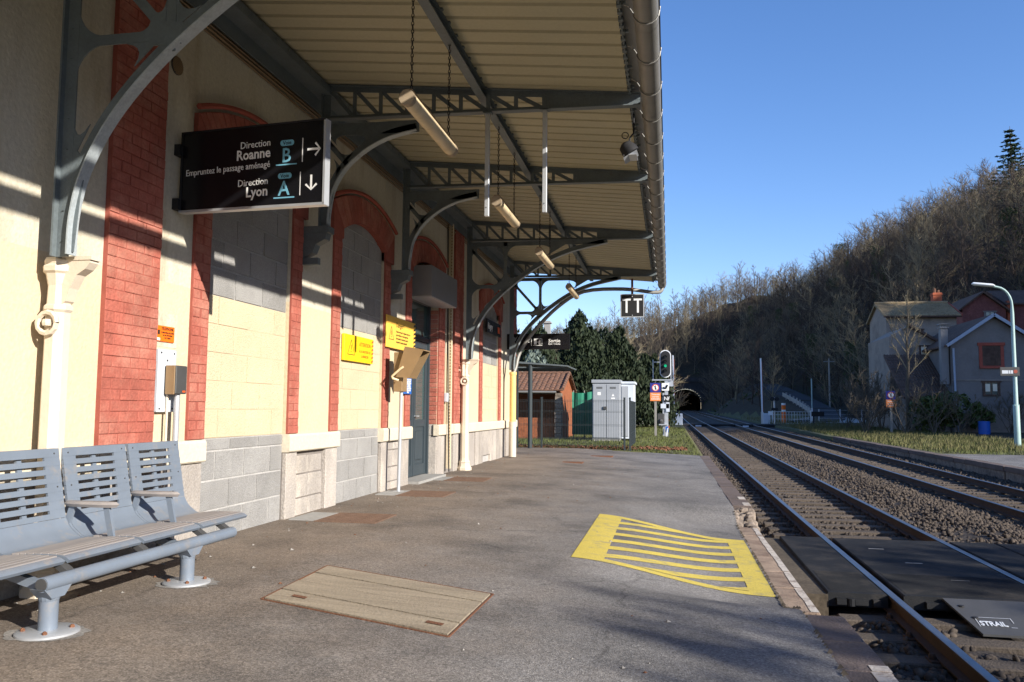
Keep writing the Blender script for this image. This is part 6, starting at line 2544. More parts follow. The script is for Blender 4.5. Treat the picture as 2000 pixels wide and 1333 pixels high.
for k in range(6):
    m = MB()
    x = -2.5 + k * .42
    m.box(x, x + .38, 62, 62.08, -.1, 1.35)
    m.build("panel", MT["concrete"], t)
m = MB()
m.bevbox(-.25, .0, 60, 60.3, -.2, .75, .02)
tag(m.build("red_box", MT["orange"]), "small red lineside box behind the signal", "lineside box")

# tunnel
TZ = rail_z(240)
t = empty("tunnel_portal", (4.4, 240, TZ), "dark stone tunnel portal in the foot of the wooded hill", "tunnel")
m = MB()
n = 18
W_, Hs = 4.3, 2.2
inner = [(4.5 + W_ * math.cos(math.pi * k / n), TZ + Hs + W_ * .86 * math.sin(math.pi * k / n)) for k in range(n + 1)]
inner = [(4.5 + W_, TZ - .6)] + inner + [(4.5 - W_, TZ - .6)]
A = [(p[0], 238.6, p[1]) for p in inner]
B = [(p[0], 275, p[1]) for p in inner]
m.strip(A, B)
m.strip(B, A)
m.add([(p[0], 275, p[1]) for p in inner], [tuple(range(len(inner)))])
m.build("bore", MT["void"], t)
# ring stones, each its own block
for k in range(n):
    m = MB()
    a0, a1 = math.pi * (k + .03) / n, math.pi * (k + .97) / n
    q = []
    for (r, a) in ((W_ - .02, a0), (W_ + .75, a0), (W_ + .75, a1), (W_ - .02, a1)):
        q.append((4.5 + r * math.cos(a), TZ + Hs + r * .88 * math.sin(a)))
    m.prism(q, 'y', 238.4, 239.3)
    m.build("ring_stone", MT["tunnelstone"], t)
m = MB()
top = TZ + 8.0
zl_ = TZ - .8
out = [(11.0, zl_), (11.0, top), (-2.2, top), (-2.2, zl_)]
hole = [(4.5 + (W_ + .3) * math.cos(math.pi * k / n), TZ + Hs + (W_ + .3) * .87 * math.sin(math.pi * k / n)) for k in range(n + 1)]
# face built in vertical strips either side of the arch
for k in range(n):
    a, b = hole[k], hole[k + 1]
    m.add([(a[0], 238.6, a[1]), (b[0], 238.6, b[1]), (b[0], 238.6, top), (a[0], 238.6, top)], [(0, 1, 2, 3)])
m.box(4.5 + W_ + .3, 11.5, 238.6, 239.4, zl_, top)
m.box(-2.5, 4.5 - W_ - .3, 238.6, 239.4, zl_, top)
m.build("portal_wall", MT["tunnelstone"], t)
m = MB()
m.box(-2.8, 11.8, 238.2, 242.5, top, top + 1.2)
m.build("coping", MT["tunnelstone"], t)
m = MB()
m.prism([(238.6, zl_), (226, zl_), (226, 2.6), (238.6, top)], 'x', 11.5, 12.2)
m.build("wing_wall", MT["tunnelstone"], t)
m = MB()
m.prism([(238.6, zl_), (230, zl_), (230, 2.6), (238.6, top)], 'x', -3.2, -2.5)
m.build("wing_wall", MT["tunnelstone"], t)

# ------------------------------------------------------------------ lamp post on the far platform
t = empty("lamp_post", (14.7, 38.5, -.2), "pale green street lamp with a curved arm on the opposite platform", "street lamp")
lx, ly = 14.55, 38.5
m = MB()
m.tube([(lx, ly, -.25), (lx, ly, 1.6), (lx, ly, 1.65), (lx, ly, 5.6)] + [(lx - .62 + .62 * math.cos(a), ly, 5.9 + .82 * math.sin(a)) for a in np.linspace(0, 1.45, 7)] + [(lx - .72, ly, 6.75)],
       [.13, .12, .085, .07] + [.05] * 8, 12)
m.build("pole", MT["postgreen"], t, smooth=True)
m = MB()
m.bevbox(-.9, .0, -.14, .14, -.06, .07, .05)
m.v = [(lx - .66 + p[0] * math.cos(.12), ly + p[1] * (1 - .3 * (p[0] < -.5)), 6.77 + p[2] + p[0] * -.12) for p in m.v]
m.build("lamp_head", MT["lamphead"], t, smooth=True)
m = MB()
m.bevbox(lx - .62, lx + .14, ly - .14, ly - .10, 2.86, 3.24, .01)
sg = m.build("name_plate", MT["darkbox"], t)
m = MB()
for (a, b) in ((lx - .55, lx - .3), (lx - .28, lx - .22), (lx - .2, lx - .12)):
    m.box(a, b, ly - .145, ly - .14, 2.96, 3.1)
m.build("faded_lettering", MT["greyboard"], sg)
m = MB()
m.tube([(lx - .02, ly - .141, 3.05), (lx - .02, ly - .146, 3.05)], .08, 12)
m.build("pink_dot", MT["redframe"], sg)
m = MB()
m.box(lx - .1, lx + .1, ly - .1, ly + .1, 1.6, 1.64)
m.build("collar", MT["postgreen"], t)


# ------------------------------------------------------------------ houses
def window(parent, x0, x1, y, z0, z1, fr="redframe", fw=.18, pane="glass", mull=2, curtain=False, d=.12):
    m = MB()
    m.box(x0 - fw, x0, y - .06, y + .02, z0 - fw * .6, z1)
    m.box(x1, x1 + fw, y - .06, y + .02, z0 - fw * .6, z1)
    m.box(x0 - fw - .08, x1 + fw + .08, y - .09, y + .02, z1, z1 + fw)
    m.box(x0 - fw, x1 + fw, y - .10, y + .02, z0 - fw * .9, z0)
    w = m.build("window", MT[fr], parent)
    m = MB()
    m.box(x0, x1, y - .02, y + .005, z0, z1)
    m.build("pane", MT[pane], w)
    m = MB()
    for k in range(1, mull):
        x = x0 + (x1 - x0) * k / mull
        m.box(x - .03, x + .03, y - .035, y - .02, z0, z1)
    m.box(x0, x0 + .05, y - .035, y - .02, z0, z1)
    m.box(x1 - .05, x1, y - .035, y - .02, z0, z1)
    m.build("sash", MT["tiledark"], w)
    return w


def roof_tiles(parent, x0, x1, ye, yr, ze, zrg, mat, rows, cols):
    m = MB()
    for r in range(rows):
        a, b = r / rows, (r + 1.12) / rows
        for c in range(cols):
            xa, xb = x0 + (x1 - x0) * c / cols, x0 + (x1 - x0) * (c + .93) / cols
            j = random.uniform(-.012, .012)
            ya, yb = lerp(ye, yr, a), lerp(ye, yr, b)
            za, zb = lerp(ze, zrg, a) + .07 + j, lerp(ze, zrg, b) + .03 + j
            xm = (xa + xb) / 2
            m.add([(xa, ya, za), (xm, ya, za + .045), (xb, ya, za), (xb, yb, zb), (xm, yb, zb + .045), (xa, yb, zb), (xa, ya, za - .06), (xb, ya, za - .06)], [(0, 1, 4, 5), (1, 2, 3, 4), (6, 7, 2, 1, 0)])
    return tag(m.build("roof_tile", mat, parent), kind="stuff")


# near grey house
hA = empty("gable_house", (21.4, 60, -.2), "grey rendered gable house with a red framed shuttered window, nearest of the houses", "house")
m = MB()
x0, x1, xa = 18.8, 24.05, 21.42
m.prism([(x0, -.5), (x1, -.5), (x1, 5.95), (xa, 7.72), (x0, 5.95)], 'y', 60, 69)
m.build("wall", MT["render_"], hA)
m = MB()
m.box(x0 - .02, x1 + .02, 59.96, 60.0, 3.42, 3.5)
m.box(x0 - .01, x1 + .01, 59.95, 59.99, -.5, 1.6)
m.build("wall_course", MT["renderb"], hA)
m = MB()
for s, e in ((-1, x0 - .35), (1, x1 + .35)):
    ze = 5.95 - .35 * .675
    a = [(xa, 7.9), (e, ze + .12), (e, ze), (xa, 7.76)]
    m.prism(a if s > 0 else a[::-1], 'y', 59.6, 69.3)
rf = m.build("roof", MT["tiledark"], hA)
m = MB()
for e in (x0 - .37, x1 + .37):
    ze = 5.95 - .37 * .675
    m.bar((xa, 59.57, 7.84), (e, 59.57, ze + .06), .06, .2, up=(0, 0, 1))
m.build("verge_board", MT["verge"], hA)
w = window(hA, 20.72, 21.85, 60, 4.42, 5.78, fw=.2, pane="tiledark", mull=1)
m = MB()
for k in range(10):
    m.box(20.74 + k * .112, 20.83 + k * .112, 59.955, 59.975, 4.44, 5.76)
m.build("shutter_board", MT["tiledark"], w)
w = window(hA, 20.78, 21.62, 60, 2.5, 3.3, fr="tiledark", fw=.12, mull=2)
m = MB()
m.box(20.82, 21.12, 59.975, 59.985, 2.7, 3.2)
m.box(21.3, 21.56, 59.975, 59.985, 2.72, 3.2)
m.build("curtain", MT["curtain"], w)
m = MB()
m.tube([(18.9, 59.85, 5.6), (18.95, 59.85, 1.6), (19.1, 59.85, -.2)], .07, 8)
m.build("drainpipe", MT["verge"], hA)
m = MB()
m.box(18.25, 18.7, 60.2, 60.7, 3.2, 7.0)
m.box(18.18, 18.77, 60.13, 60.77, 7.0, 7.07)
m.box(18.3, 18.65, 60.25, 60.65, 7.07, 7.26)
m.box(18.18, 18.77, 60.13, 60.77, 7.26, 7.33)
m.build("chimney", MT["boxgrey"], hA, "slim grey chimney stack")
# dark roofed lean-to
hL = empty("lean_to", (17.4, 60, 0), "lean-to with a dark tiled roof between the two pale houses", "outbuilding")
m = MB()
m.box(15.9, 18.75, 60.4, 65, -.4, 2.4)
m.build("wall", MT["renderb"], hL)
m = MB()
m.add([(15.7, 60.0, 2.3), (18.78, 60.0, 2.3), (18.78, 65, 5.5), (15.7, 65, 5.5), (15.7, 60.0, 2.15), (18.78, 60.0, 2.15), (18.78, 65, 5.35), (15.7, 65, 5.35)], [(0, 1, 2, 3), (7, 6, 5, 4), (0, 4, 5, 1), (3, 2, 6, 7), (0, 3, 7, 4), (1, 5, 6, 2)])
m.build("roof", MT["tiledark"], hL)
roof_tiles(hL, 15.7, 18.78, 60.0, 65, 2.25, 5.45, MT["tiledark"], 14, 16)
# annex with a small pale window
hX = empty("annex", (17.8, 65.5, 0), "pale annex with one small square window above the dark lean-to roof", "outbuilding")
m = MB()
m.prism([(16.2, -.4), (19.8, -.4), (19.8, 6.2), (17.6, 7.7), (16.2, 6.9)], 'y', 65.3, 71.8)
m.build("wall", MT["renderb"], hX)
m = MB()
m.bar((17.4, 65.1, 7.82), (20.0, 65.1, 6.2), .4, .16)
m.build("verge", MT["tiledark"], hX)
window(hX, 18.35, 18.85, 65.3, 5.55, 6.15, fr="tiledark", fw=.08, pane="curtain", mull=1)
# long house behind
hB = empty("long_house", (20.3, 72, 0), "long beige house with a sunlit mossy tile roof and a brick chimney", "house")
m = MB()
m.prism([(72, -.4), (77.6, -.4), (77.6, 9.2), (74.8, 10.35), (72, 9.2)], 'x', 17.68, 23.05)
m.build("wall", MT["renderb"], hB)
m = MB()
m.prism([(71.6, 9.05), (74.8, 10.38), (74.8, 10.52), (71.6, 9.19)], 'x', 17.45, 23.3)
m.prism([(78.0, 9.05), (78.0, 9.19), (74.8, 10.52), (74.8, 10.38)], 'x', 17.45, 23.3)
m.build("roof", MT["tileold"], hB)
roof_tiles(hB, 17.45, 23.3, 71.55, 74.8, 9.12, 10.5, MT["tileold"], 11, 34)
m = MB()
for k in range(18):
    m.tube([(17.45 + k * .325, 74.8, 10.58 + random.uniform(0, .03)), (17.77 + k * .325, 74.8, 10.58)], [.11, .14], 7)
m.build("ridge_tile", MT["tileold"], hB)
m = MB()
m.bar((23.32, 71.5, 9.1), (23.32, 74.8, 10.5), .08, .25)
m.build("verge_board", MT["redframe"], hB)
m = MB()
m.box(22.3, 23.0, 75.2, 75.9, 9.6, 11.5)
m.box(22.25, 23.05, 75.15, 75.95, 11.3, 11.4)
m.build("chimney", MT["chim"], hB)
m = MB()
m.tube([(22.5, 75.55, 11.5), (22.5, 75.55, 11.9)], .13, 8)
m.tube([(22.8, 75.55, 11.5), (22.8, 75.55, 11.75)], .13, 8)
m.build("chimney_pot", MT["tile"], hB)
window(hB, 19.6, 20.4, 72, 6.6, 8.0, fr="tiledark", fw=.1)
m = MB()
m.tube([(17.4, 71.5, 9.08), (23.3, 71.5, 9.04)], .07, 6)
m.build("gutter", MT["tiledark"], hB)
# red house farther up
hC = empty("red_house", (30, 85, 0), "dark red brick house with a brown roof, highest of the houses on the right", "house")
m = MB()
m.prism([(85, -.4), (93, -.4), (93, 11.6), (89, 13.2), (85, 11.6)], 'x', 31.0, 40)
m.prism([(27.6, -.4), (31.4, -.4), (31.4, 11.0), (29.4, 12.6), (27.6, 11.2)], 'y', 84.5, 92)
m.build("wall", MT["redhouse"], hC)
m = MB()
m.prism([(29.4, 12.62), (29.4, 12.8), (27.1, 11.0), (27.1, 10.84)], 'y', 84.1, 92)
m.prism([(29.4, 12.62), (31.8, 10.7), (31.8, 10.86), (29.4, 12.8)], 'y', 84.1, 92)
m.prism([(84.6, 11.5), (89, 13.3), (89, 13.46), (84.6, 11.66)], 'x', 31.4, 40.4)
m.prism([(93.4, 11.5), (93.4, 11.66), (89, 13.46), (89, 13.3)], 'x', 31.4, 40.4)
m.build("roof", MT["tiledark"], hC)
window(hC, 29.6, 30.4, 84.5, 9.6, 10.8, fr="render_", fw=.12)
window(hC, 33.4, 34.2, 85, 8.8, 10.2, fr="tiledark", fw=.1)
m = MB()
m.box(31.6, 32.1, 84.7, 85.1, 9.6, 11.9)
m.build("chimney", MT["chim"], hC)
# far left house behind the conifers
hD = empty("far_cottage", (-13, 64, 0), "cottage roof showing behind the exit sign at left", "house")
m = MB()
m.prism([(62, -.1), (68, -.1), (68, 5.4), (65, 7.0), (62, 5.4)], 'x', -19, -9.6)
m.build("wall", MT["render_"], hD)
m = MB()
m.prism([(61.6, 5.25), (65, 7.1), (65, 7.25), (61.6, 5.4)], 'x', -19.3, -9.3)
m.prism([(68.4, 5.25), (68.4, 5.4), (65, 7.25), (65, 7.1)], 'x', -19.3, -9.3)
m.build("roof", MT["tile"], hD)
roof_tiles(hD, -19.3, -9.3, 61.55, 65, 5.32, 7.18, MT["tile"], 10, 40)
m = MB()
m.box(-9.9, -9.4, 65.2, 65.7, 6.2, 8.4)
m.box(-10.0, -9.3, 65.1, 65.8, 8.2, 8.3)
m.build("chimney", MT["concrete"], hD)
m = MB()
m.tube([(19.3, 56, -.2), (19.3, 56, .75)], .34, 14)
m.tube([(19.3, 56, .15), (19.3, 56, .2)], .36, 14)
tag(m.build("barrel", MT["bluebarrel"], smooth=True), "blue plastic barrel at the foot of the grey house", "barrel")

# ------------------------------------------------------------------ trees
def frames(d):
    d = d / np.linalg.norm(d)
    a = np.cross(d, [0.3, 0.5, 0.81])
    a /= np.linalg.norm(a)
    return a, np.cross(d, a)


class TreeMesh:
    def __init__(s):
        s.V = []
        s.F = []
        s.n = 0

    def seg(s, pts, r0, r1, k):
        m_ = len(pts)
        for i, p in enumerate(pts):
            d = np.array(pts[min(i + 1, m_ - 1)]) - np.array(pts[max(i - 1, 0)])
            a, b = frames(d)
            r = r0 + (r1 - r0) * i / (m_ - 1)
            for j in range(k):
                t = 2 * math.pi * j / k
                s.V.append(np.array(p) + (a * math.cos(t) + b * math.sin(t)) * r)
        for i in range(m_ - 1):
            for j in range(k):
                j2 = (j + 1) % k
                q = (s.n + i * k + j, s.n + i * k + j2, s.n + (i + 1) * k + j2, s.n + (i + 1) * k + j)
                s.F.append((q[0], q[1], q[2]))
                s.F.append((q[0], q[2], q[3]))
        s.n += m_ * k

    def spike(s, p, q, r):
        p, q = np.array(p), np.array(q)
        a, b = frames(q - p)
        for j in range(3):
            t = 2.094 * j
            s.V.append(p + (a * math.cos(t) + b * math.sin(t)) * r)
        s.V.append(q)
        for j in range(3):
            s.F.append((s.n + j, s.n + (j + 1) % 3, s.n + 3))
        s.n += 4

    def arr(s):
        return np.array(s.V).reshape(-1, 3), np.array(s.F, dtype=int).reshape(-1, 3)


def bare_tree(seed, h=10.0, spread=.32, limbs=14, sub=6, twigs=6, up=.75, r=.16, clear=.25, stems=1, tr=.016):
    g = random.Random(seed)
    T, Cc = TreeMesh(), TreeMesh()

    def rv(a):
        return np.array([g.uniform(-a, a) for _ in range(3)])
    for st_i in range(stems):
        base = np.array([0., 0, 0]) if stems == 1 else np.array([g.uniform(-.3, .3), g.uniform(-.3, .3), 0]) * h * .05
        lean = np.array([g.uniform(-.1, .1), g.uniform(-.1, .1), 1.0]) if stems == 1 else np.array([g.uniform(-.5, .5), g.uniform(-.5, .5), 1.0])
        hh = h * g.uniform(.85, 1)
        P = [base]
        for i in range(6):
            P.append(P[-1] + lean * hh / 6 + rv(h * .018) * (i > 0))
        rr_ = r / (1 if stems == 1 else 1.6)
        T.seg(P, rr_, rr_ * .12, 6 if stems == 1 else 4)
        for l in range(limbs // stems if stems > 1 else limbs):
            t = clear + (1 - clear) * (l + g.random()) / max(1, (limbs // stems if stems > 1 else limbs))
            t = min(t, .99)
            i = min(int(t * 6), 5)
            p = P[i] + (P[i + 1] - P[i]) * (t * 6 - i)
            az = l * 2.4 + g.uniform(-.5, .5)
            L_ = h * spread * (1.25 - t) * g.uniform(.7, 1.2)
            e = up * g.uniform(.7, 1.2)
            d = np.array([math.cos(az) * math.cos(e), math.sin(az) * math.cos(e), math.sin(e)])
            Q = [p]
            for k in range(3):
                Q.append(Q[-1] + d * L_ / 3 + rv(L_ * .07) + np.array([0, 0, L_ * .03]))
            lr = max(rr_ * .42 * (1.1 - t), .03)
            Cc.seg(Q, lr, lr * .3, 4)
            for s_ in range(sub):
                u = .2 + .8 * (s_ + g.random()) / sub
                u = min(u, .99)
                k = min(int(u * 3), 2)
                b = Q[k] + (Q[k + 1] - Q[k]) * (u * 3 - k)
                d2 = d * .75 + rv(.75) + np.array([0, 0, .35])
                d2 /= np.linalg.norm(d2)
                L2 = L_ * g.uniform(.35, .6) * (1.1 - u * .4)
                e1 = b + d2 * L2 * .5 + rv(L2 * .06)
                e2 = e1 + (d2 + rv(.25)) * L2 * .5
                Cc.seg([b, e1, e2], lr * .38, tr * .6, 3)
                for w in range(twigs):
                    v = (w + .5 + g.uniform(-.4, .4)) / twigs
                    c = b + (e2 - b) * v
                    d3 = d2 * .8 + rv(.75) + np.array([0, 0, .25])
                    d3 /= np.linalg.norm(d3)
                    Cc.spike(c, c + d3 * L2 * g.uniform(.35, .7), tr)
    return T.arr(), Cc.arr()


def place(VF, loc, rz_, s):
    V, F = VF
    c, si = math.cos(rz_), math.sin(rz_)
    X = np.stack([V[:, 0] * c - V[:, 1] * si, V[:, 0] * si + V[:, 1] * c, V[:, 2]], -1) * np.array(s)
    return X + np.array(loc), F


def tree_thing(name, loc, VFs, label, cat, group=None, rz_=0, s=(1, 1, 1), mats=("bark", "twig"), ivy=None, names=("trunk", "crown")):
    t = empty(name, loc, label, cat, group)
    for (VF, mt_, nm) in zip(VFs, mats, names):
        V, F = place(VF, loc, rz_, s)
        npmesh(nm, V, F, MT[mt_], t)
    if ivy:
        h, r, n = ivy
        cards(n, lambda u: ivy_pos(u, loc, h, r), .16, MT["ivy"], "ivy", t)
    return t


def ivy_pos(n, loc, h, r):
    z = rng.uniform(0, 1, n) ** .8
    a = rng.uniform(0, 6.283, n)
    rr_ = r * (1.0 - .45 * z) * (0.55 + .6 * np.abs(np.sin(a * 2 + z * 9))) * rng.uniform(.5, 1.1, n)
    return np.stack([loc[0] + rr_ * np.cos(a), loc[1] + rr_ * np.sin(a), loc[2] + z * h], -1)


def cards(n, posf, size, mat, name, parent, flat=0.0, aspect=1.0):
    P = posf(n)
    n = len(P)
    a = rng.normal(0, 1, (n, 3))
    a[:, 2] *= (1 - flat)
    a /= np.linalg.norm(a, axis=1)[:, None]
    b = rng.normal(0, 1, (n, 3))
    b = np.cross(a, b)
    b /= np.linalg.norm(b, axis=1)[:, None]
    sz = size * rng.uniform(.6, 1.4, n)[:, None]
    V = np.stack([P - a * sz, P + b * sz * .5 * aspect, P + a * sz, P - b * sz * .5 * aspect], 1).reshape(-1, 3)
    F = np.arange(n * 4).reshape(-1, 4)
    return npmesh(name, V, F, mat, parent)


def wood_tree(seed, h, spread, limbs, up, clear):
    """a light tree for the far wood: thin trunk, limbs, branches and twigs as tapering three sided spikes"""
    g = random.Random(seed)
    T = TreeMesh()

    def rv(a):
        return np.array([g.uniform(-a, a) for _ in range(3)])
    P = [np.array([0., 0, 0])]
    lean = np.array([g.uniform(-.08, .08), g.uniform(-.08, .08), 1.0])
    for i in range(5):
        P.append(P[-1] + lean * h / 5 + rv(h * .014) * (i > 0))
    T.seg(P, .115, .02, 4)
    for l in range(limbs):
        t = min(clear + (1 - clear) * (l + g.random()) / limbs, .985)
        k = min(int(t * 5), 4)
        p = P[k] + (P[k + 1] - P[k]) * (t * 5 - k)
        az = l * 2.4 + g.uniform(-.5, .5)
        L_ = h * spread * (1.3 - t) * g.uniform(.7, 1.2)
        e = up * g.uniform(.75, 1.15)
        d = np.array([math.cos(az) * math.cos(e), math.sin(az) * math.cos(e), math.sin(e)])
        q = p + d * L_ * .5 + rv(L_ * .05)
        r_ = q + (d + np.array([0, 0, .25])) * L_ * .5 + rv(L_ * .06)
        T.seg([p, q, r_], .045, .012, 3)
        for b in range(4):
            u = .15 + .85 * (b + g.random()) / 4
            c = p + (q - p) * u * 2 if u < .5 else q + (r_ - q) * (u - .5) * 2
            d2 = d * .8 + rv(.8) + np.array([0, 0, .4])
            d2 /= np.linalg.norm(d2)
            L2 = L_ * g.uniform(.4, .7)
            e2 = c + d2 * L2
            T.spike(c, e2, .030)
            for w in range(6):
                f = c + d2 * L2 * (.1 + .85 * (w + g.random()) / 5)
                d3 = d2 * .8 + rv(.8) + np.array([0, 0, .3])
                d3 /= np.linalg.norm(d3)
                T.spike(f, f + d3 * L2 * g.uniform(.5, 1.0), .023)
    return T.arr()


# prototypes of the wood
PRO = [wood_tree(i + 1, 10, a, b, c, d) for i, (a, b, c, d) in enumerate(((.32, 12, .85, .1), (.36, 12, .7, .06), (.28, 12, 1.0, .15), (.38, 11, .65, .05), (.30, 12, .95, .18), (.34, 12, .8, .03)))]
BUSHP = [bare_tree(40 + i, h=4, spread=.45, limbs=12, sub=4, twigs=4, up=.9, r=.07, clear=.12, stems=4, tr=.016) for i in range(3)]

# far wood: reads as one mass
allV, allF, allM, nV = [], [], [], 0


def addm(VF, loc, rz_, s, mt_=0):
    global nV
    V, F = place(VF, loc, rz_, s)
    allV.append(V)
    allF.append(F + nV)
    nV += len(V)
    allM.append(np.full(len(F), mt_))


def seen(x, y, z):
    """does the top of a tree at x,y,z clear the slope in front of it?"""
    n = 60
    t = np.linspace(.25, .985, n)
    X, Y = x[:, None] * t, y[:, None] * t
    Zr = 1.3 + (z[:, None] - 1.3) * t
    return ((hill(X, Y) - .3) < Zr).all(1)


wr = np.random.default_rng(21)
nC = 30000
cy_ = wr.uniform(94, 335, nC)
cx_ = wr.uniform(-.25, .50, nC) * cy_
hh_ = hill(cx_, cy_)
ld_ = np.full(nC, 99.0)
for k in range(len(LANE) - 1):
    (xa, ya, _), (xb, yb, _) = LANE[k], LANE[k + 1]
    t_ = np.clip(((cx_ - xa) * (xb - xa) + (cy_ - ya) * (yb - ya)) / ((xb - xa) ** 2 + (yb - ya) ** 2), 0, 1)
    ld_ = np.minimum(ld_, np.hypot(cx_ - xa - t_ * (xb - xa), cy_ - ya - t_ * (yb - ya)))
ok = ((hh_ > .8) | ((cx_ > 11.5) & (cy_ > 135))) & (ld_ > 4.2) & ~((cx_ < 24) & (cy_ < 112) & (cx_ > 5)) & ~((cx_ > -3) & (cx_ < 10.8) & (cy_ < 243))
ok &= seen(cx_, cy_, ground_z(cx_, cy_) + 8.5)
cx_, cy_ = cx_[ok], cy_[ok]
cell = {}
spots = []
for a, b in zip(cx_, cy_):
    d_ = 2.2 + b * .0042
    key = (int(a // d_), int(b // d_))
    if any((a - u) ** 2 + (b - v) ** 2 < d_ * d_ for i_ in (-1, 0, 1) for j_ in (-1, 0, 1) for (u, v) in cell.get((key[0] + i_, key[1] + j_), ())):
        continue
    cell.setdefault(key, []).append((a, b))
    spots.append((float(a), float(b)))
print("wood trees", len(spots))
gr = random.Random(5)
for (xx, yy) in spots[:1700]:
    sc_ = gr.uniform(.6, 1.3)
    k = gr.randrange(6)
    addm(PRO[k], (xx, yy, float(ground_z(xx, yy)) - .2), gr.uniform(0, 6.28), (sc_ * 1.12, sc_ * 1.12, sc_ * gr.uniform(.8, 1.05)), gr.choice((0, 0, 0, 1, 2, 2)))
# the ridge to the right of the picture, whose trees shade the valley
for i in range(240):
    yy = gr.uniform(15, 235)
    xx = max(.52 * yy, 60) + gr.uniform(0, 38)
    h = float(hill(xx, yy))
    if h < 14:
        continue
    sc_ = gr.uniform(.75, 1.15)
    addm(PRO[gr.randrange(6)], (xx, yy, float(ground_z(xx, yy)) - .2), gr.uniform(0, 6.28), (sc_,) * 3)
for i in range(420):
    yy = gr.uniform(70, 250)
    xx = gr.uniform(-.25, .5) * yy
    h = float(hill(xx, yy))
    if not (.3 < h < 30) or (xx < 22 and xx > 5 and yy < 160) or (-3 < xx < 12.5 and yy < 243):
        continue
    k = gr.randrange(3)
    sc_ = gr.uniform(.6, 1.3)
    r_ = gr.uniform(0, 6.28)
    addm(BUSHP[k][1], (xx, yy, float(ground_z(xx, yy)) - .1), r_, (sc_,) * 3)
tag(npmesh("hill_woodland", np.concatenate(allV), np.concatenate(allF), [MT["twig"], MT["twig2"], MT["darktwig"]], mi=np.concatenate(allM)), "leafless winter woodland covering the far hillside", kind="stuff")
allV = allF = allM = None
ur = np.random.default_rng(33)
UP = []
for (xx, yy) in spots[::3]:
    k = int(ur.integers(8, 34))
    r_, hh = ur.uniform(.6, 1.8), ur.uniform(.4, 2.4)
    q = ur.normal(0, .5, (k, 3)) * np.array([r_, r_, hh * .5]) + np.array([xx + ur.uniform(-2, 2), yy + ur.uniform(-2, 2), 0])
    q[:, 2] = np.abs(q[:, 2]) + ground_z(q[:, 0], q[:, 1])
    UP.append(q)
UP = np.concatenate(UP)
WU = UP

# trees one can tell apart
GRP = "bare trees standing out on the wooded slope"


def gz(x, y):
    return float(ground_z(x, y)) - .15


tree_thing("pollard_tree", (15.55, 58.6, -.2), bare_tree(101, 9.0, .30, 16, 5, 5, 1.05, .2, .42, tr=.02), "pale pollarded tree in front of the long house", "tree", mats=("bark", "twig2"), s=(.85, .85, 1))
for i, (x, y, h, sp_, lab, mt_) in enumerate((
        (26.4, 118, 14.5, .34, "tall pale bare tree left of the long house roof, nearest the lane", "twig2"),
        (24.6, 104, 11.5, .36, "broad pale bare tree close to the left end of the long house", "twig2"),
        (27.5, 136, 14.0, .34, "pale bare tree on the slope midway between lane and skyline", "twig2"),
        (29.5, 152, 14, .33, "bare tree higher on the slope behind the pale ones", "twig"),
        (23.8, 88, 8.5, .40, "low spreading bare tree beside the gravel yard", "twig2"),
        (31.5, 112, 13, .32, "bare tree rising just behind the long house chimney", "twig"),
        (24.2, 95, 7.5, .45, "small tangled bare tree at the back of the gravel yard", "twig"))):
    tree_thing("bare_tree", (x, y, gz(x, y)), bare_tree(200 + i, h, sp_, 18, 7, 6, .8, .2, .2, tr=.022), lab, "tree", GRP, mats=("bark", mt_), rz_=i)
SKY = ((-5.2, 276, 15, .30, "slender bare tree on the skyline beside the hanging letter sign", None), (-2.5, 279, 17, .24, "tall thin bare tree on the skyline left of the signal", None), (2.6, 283, 17, .25, "thin bare tree on the skyline directly above the signal", None),
       (5.2, 285, 16, .3, "bare tree on the skyline just right of the signal", None), (24, 285, 17, .36, "wide crowned bare tree topping the middle of the ridge", None),
       (34.5, 262, 15, .36, "bare tree half clad in ivy on the middle of the ridge", (9, 1.5, 1100)), (52, 226, 15, .40, "forked bare tree with an ivy trunk on the high ridge", (8, 1.6, 900)),
       (46, 232, 11, .25, "round dark ivy covered tree stump on the ridge", (11, 2.8, 3000)), (29, 282, 16, .22, "pair of thin bare stems on the ridge beside the wide crown", None))
for i, (x, y, h, sp_, lab, iv) in enumerate(SKY):
    tree_thing("bare_tree", (x, y, gz(x, y)), bare_tree(300 + i, h, sp_, 15, 6, 6, .85, .24, .3, tr=.035), lab, "tree", "bare trees on the skyline", ivy=iv, rz_=i)
for i, (x, y, h, r, lab) in enumerate(((24.5, 150, 9, 1.7, "dark ivy clad trunk low on the slope beside the lane"), (26.6, 128, 8, 1.6, "ivy clad trunk among the pale trees left of the long house"), (36, 150, 9, 1.8, "ivy clad tree above the long house roof"),
                                       (40, 168, 10, 2.0, "ivy clad tree high in the wood right of centre"))):
    tree_thing("ivy_tree", (x, y, gz(x, y)), bare_tree(400 + i, h * 1.2, .28, 12, 5, 5, .9, .2, .3), lab, "tree", "ivy clad trees in the wood", ivy=(h, r, 1500))
ORD = ("first", "second", "third", "fourth", "fifth", "sixth", "seventh", "eighth", "ninth", "tenth", "eleventh", "twelfth")
g = random.Random(77)
iv_ = []
for i in range(11):
    for _ in range(200):
        y = g.uniform(105, 260)
        x = y * (.08 + .031 * i + g.uniform(0, .02))
        if hill(x, y) > 3 and float(ground_z(x, y)) - 1.3 < .20 * y and abs(x - 18) > 5 and bool(seen(np.array([x]), np.array([y]), np.array([gz(x, y) + 4.0]))[0]):
            break
    iv_.append((x, y))
for i, (x, y) in enumerate(iv_):
    h = g.uniform(6, 10)
    tree_thing("ivy_tree", (x, y, gz(x, y)), bare_tree(700 + i, h * 1.15, .26, 10, 4, 4, .9, .2, .3), "ivy smothered tree among the bare wood, %s from the left of these" % ORD[i], "tree", "ivy smothered trees in the bare wood", ivy=(h, g.uniform(1.2, 2.2), 1500))
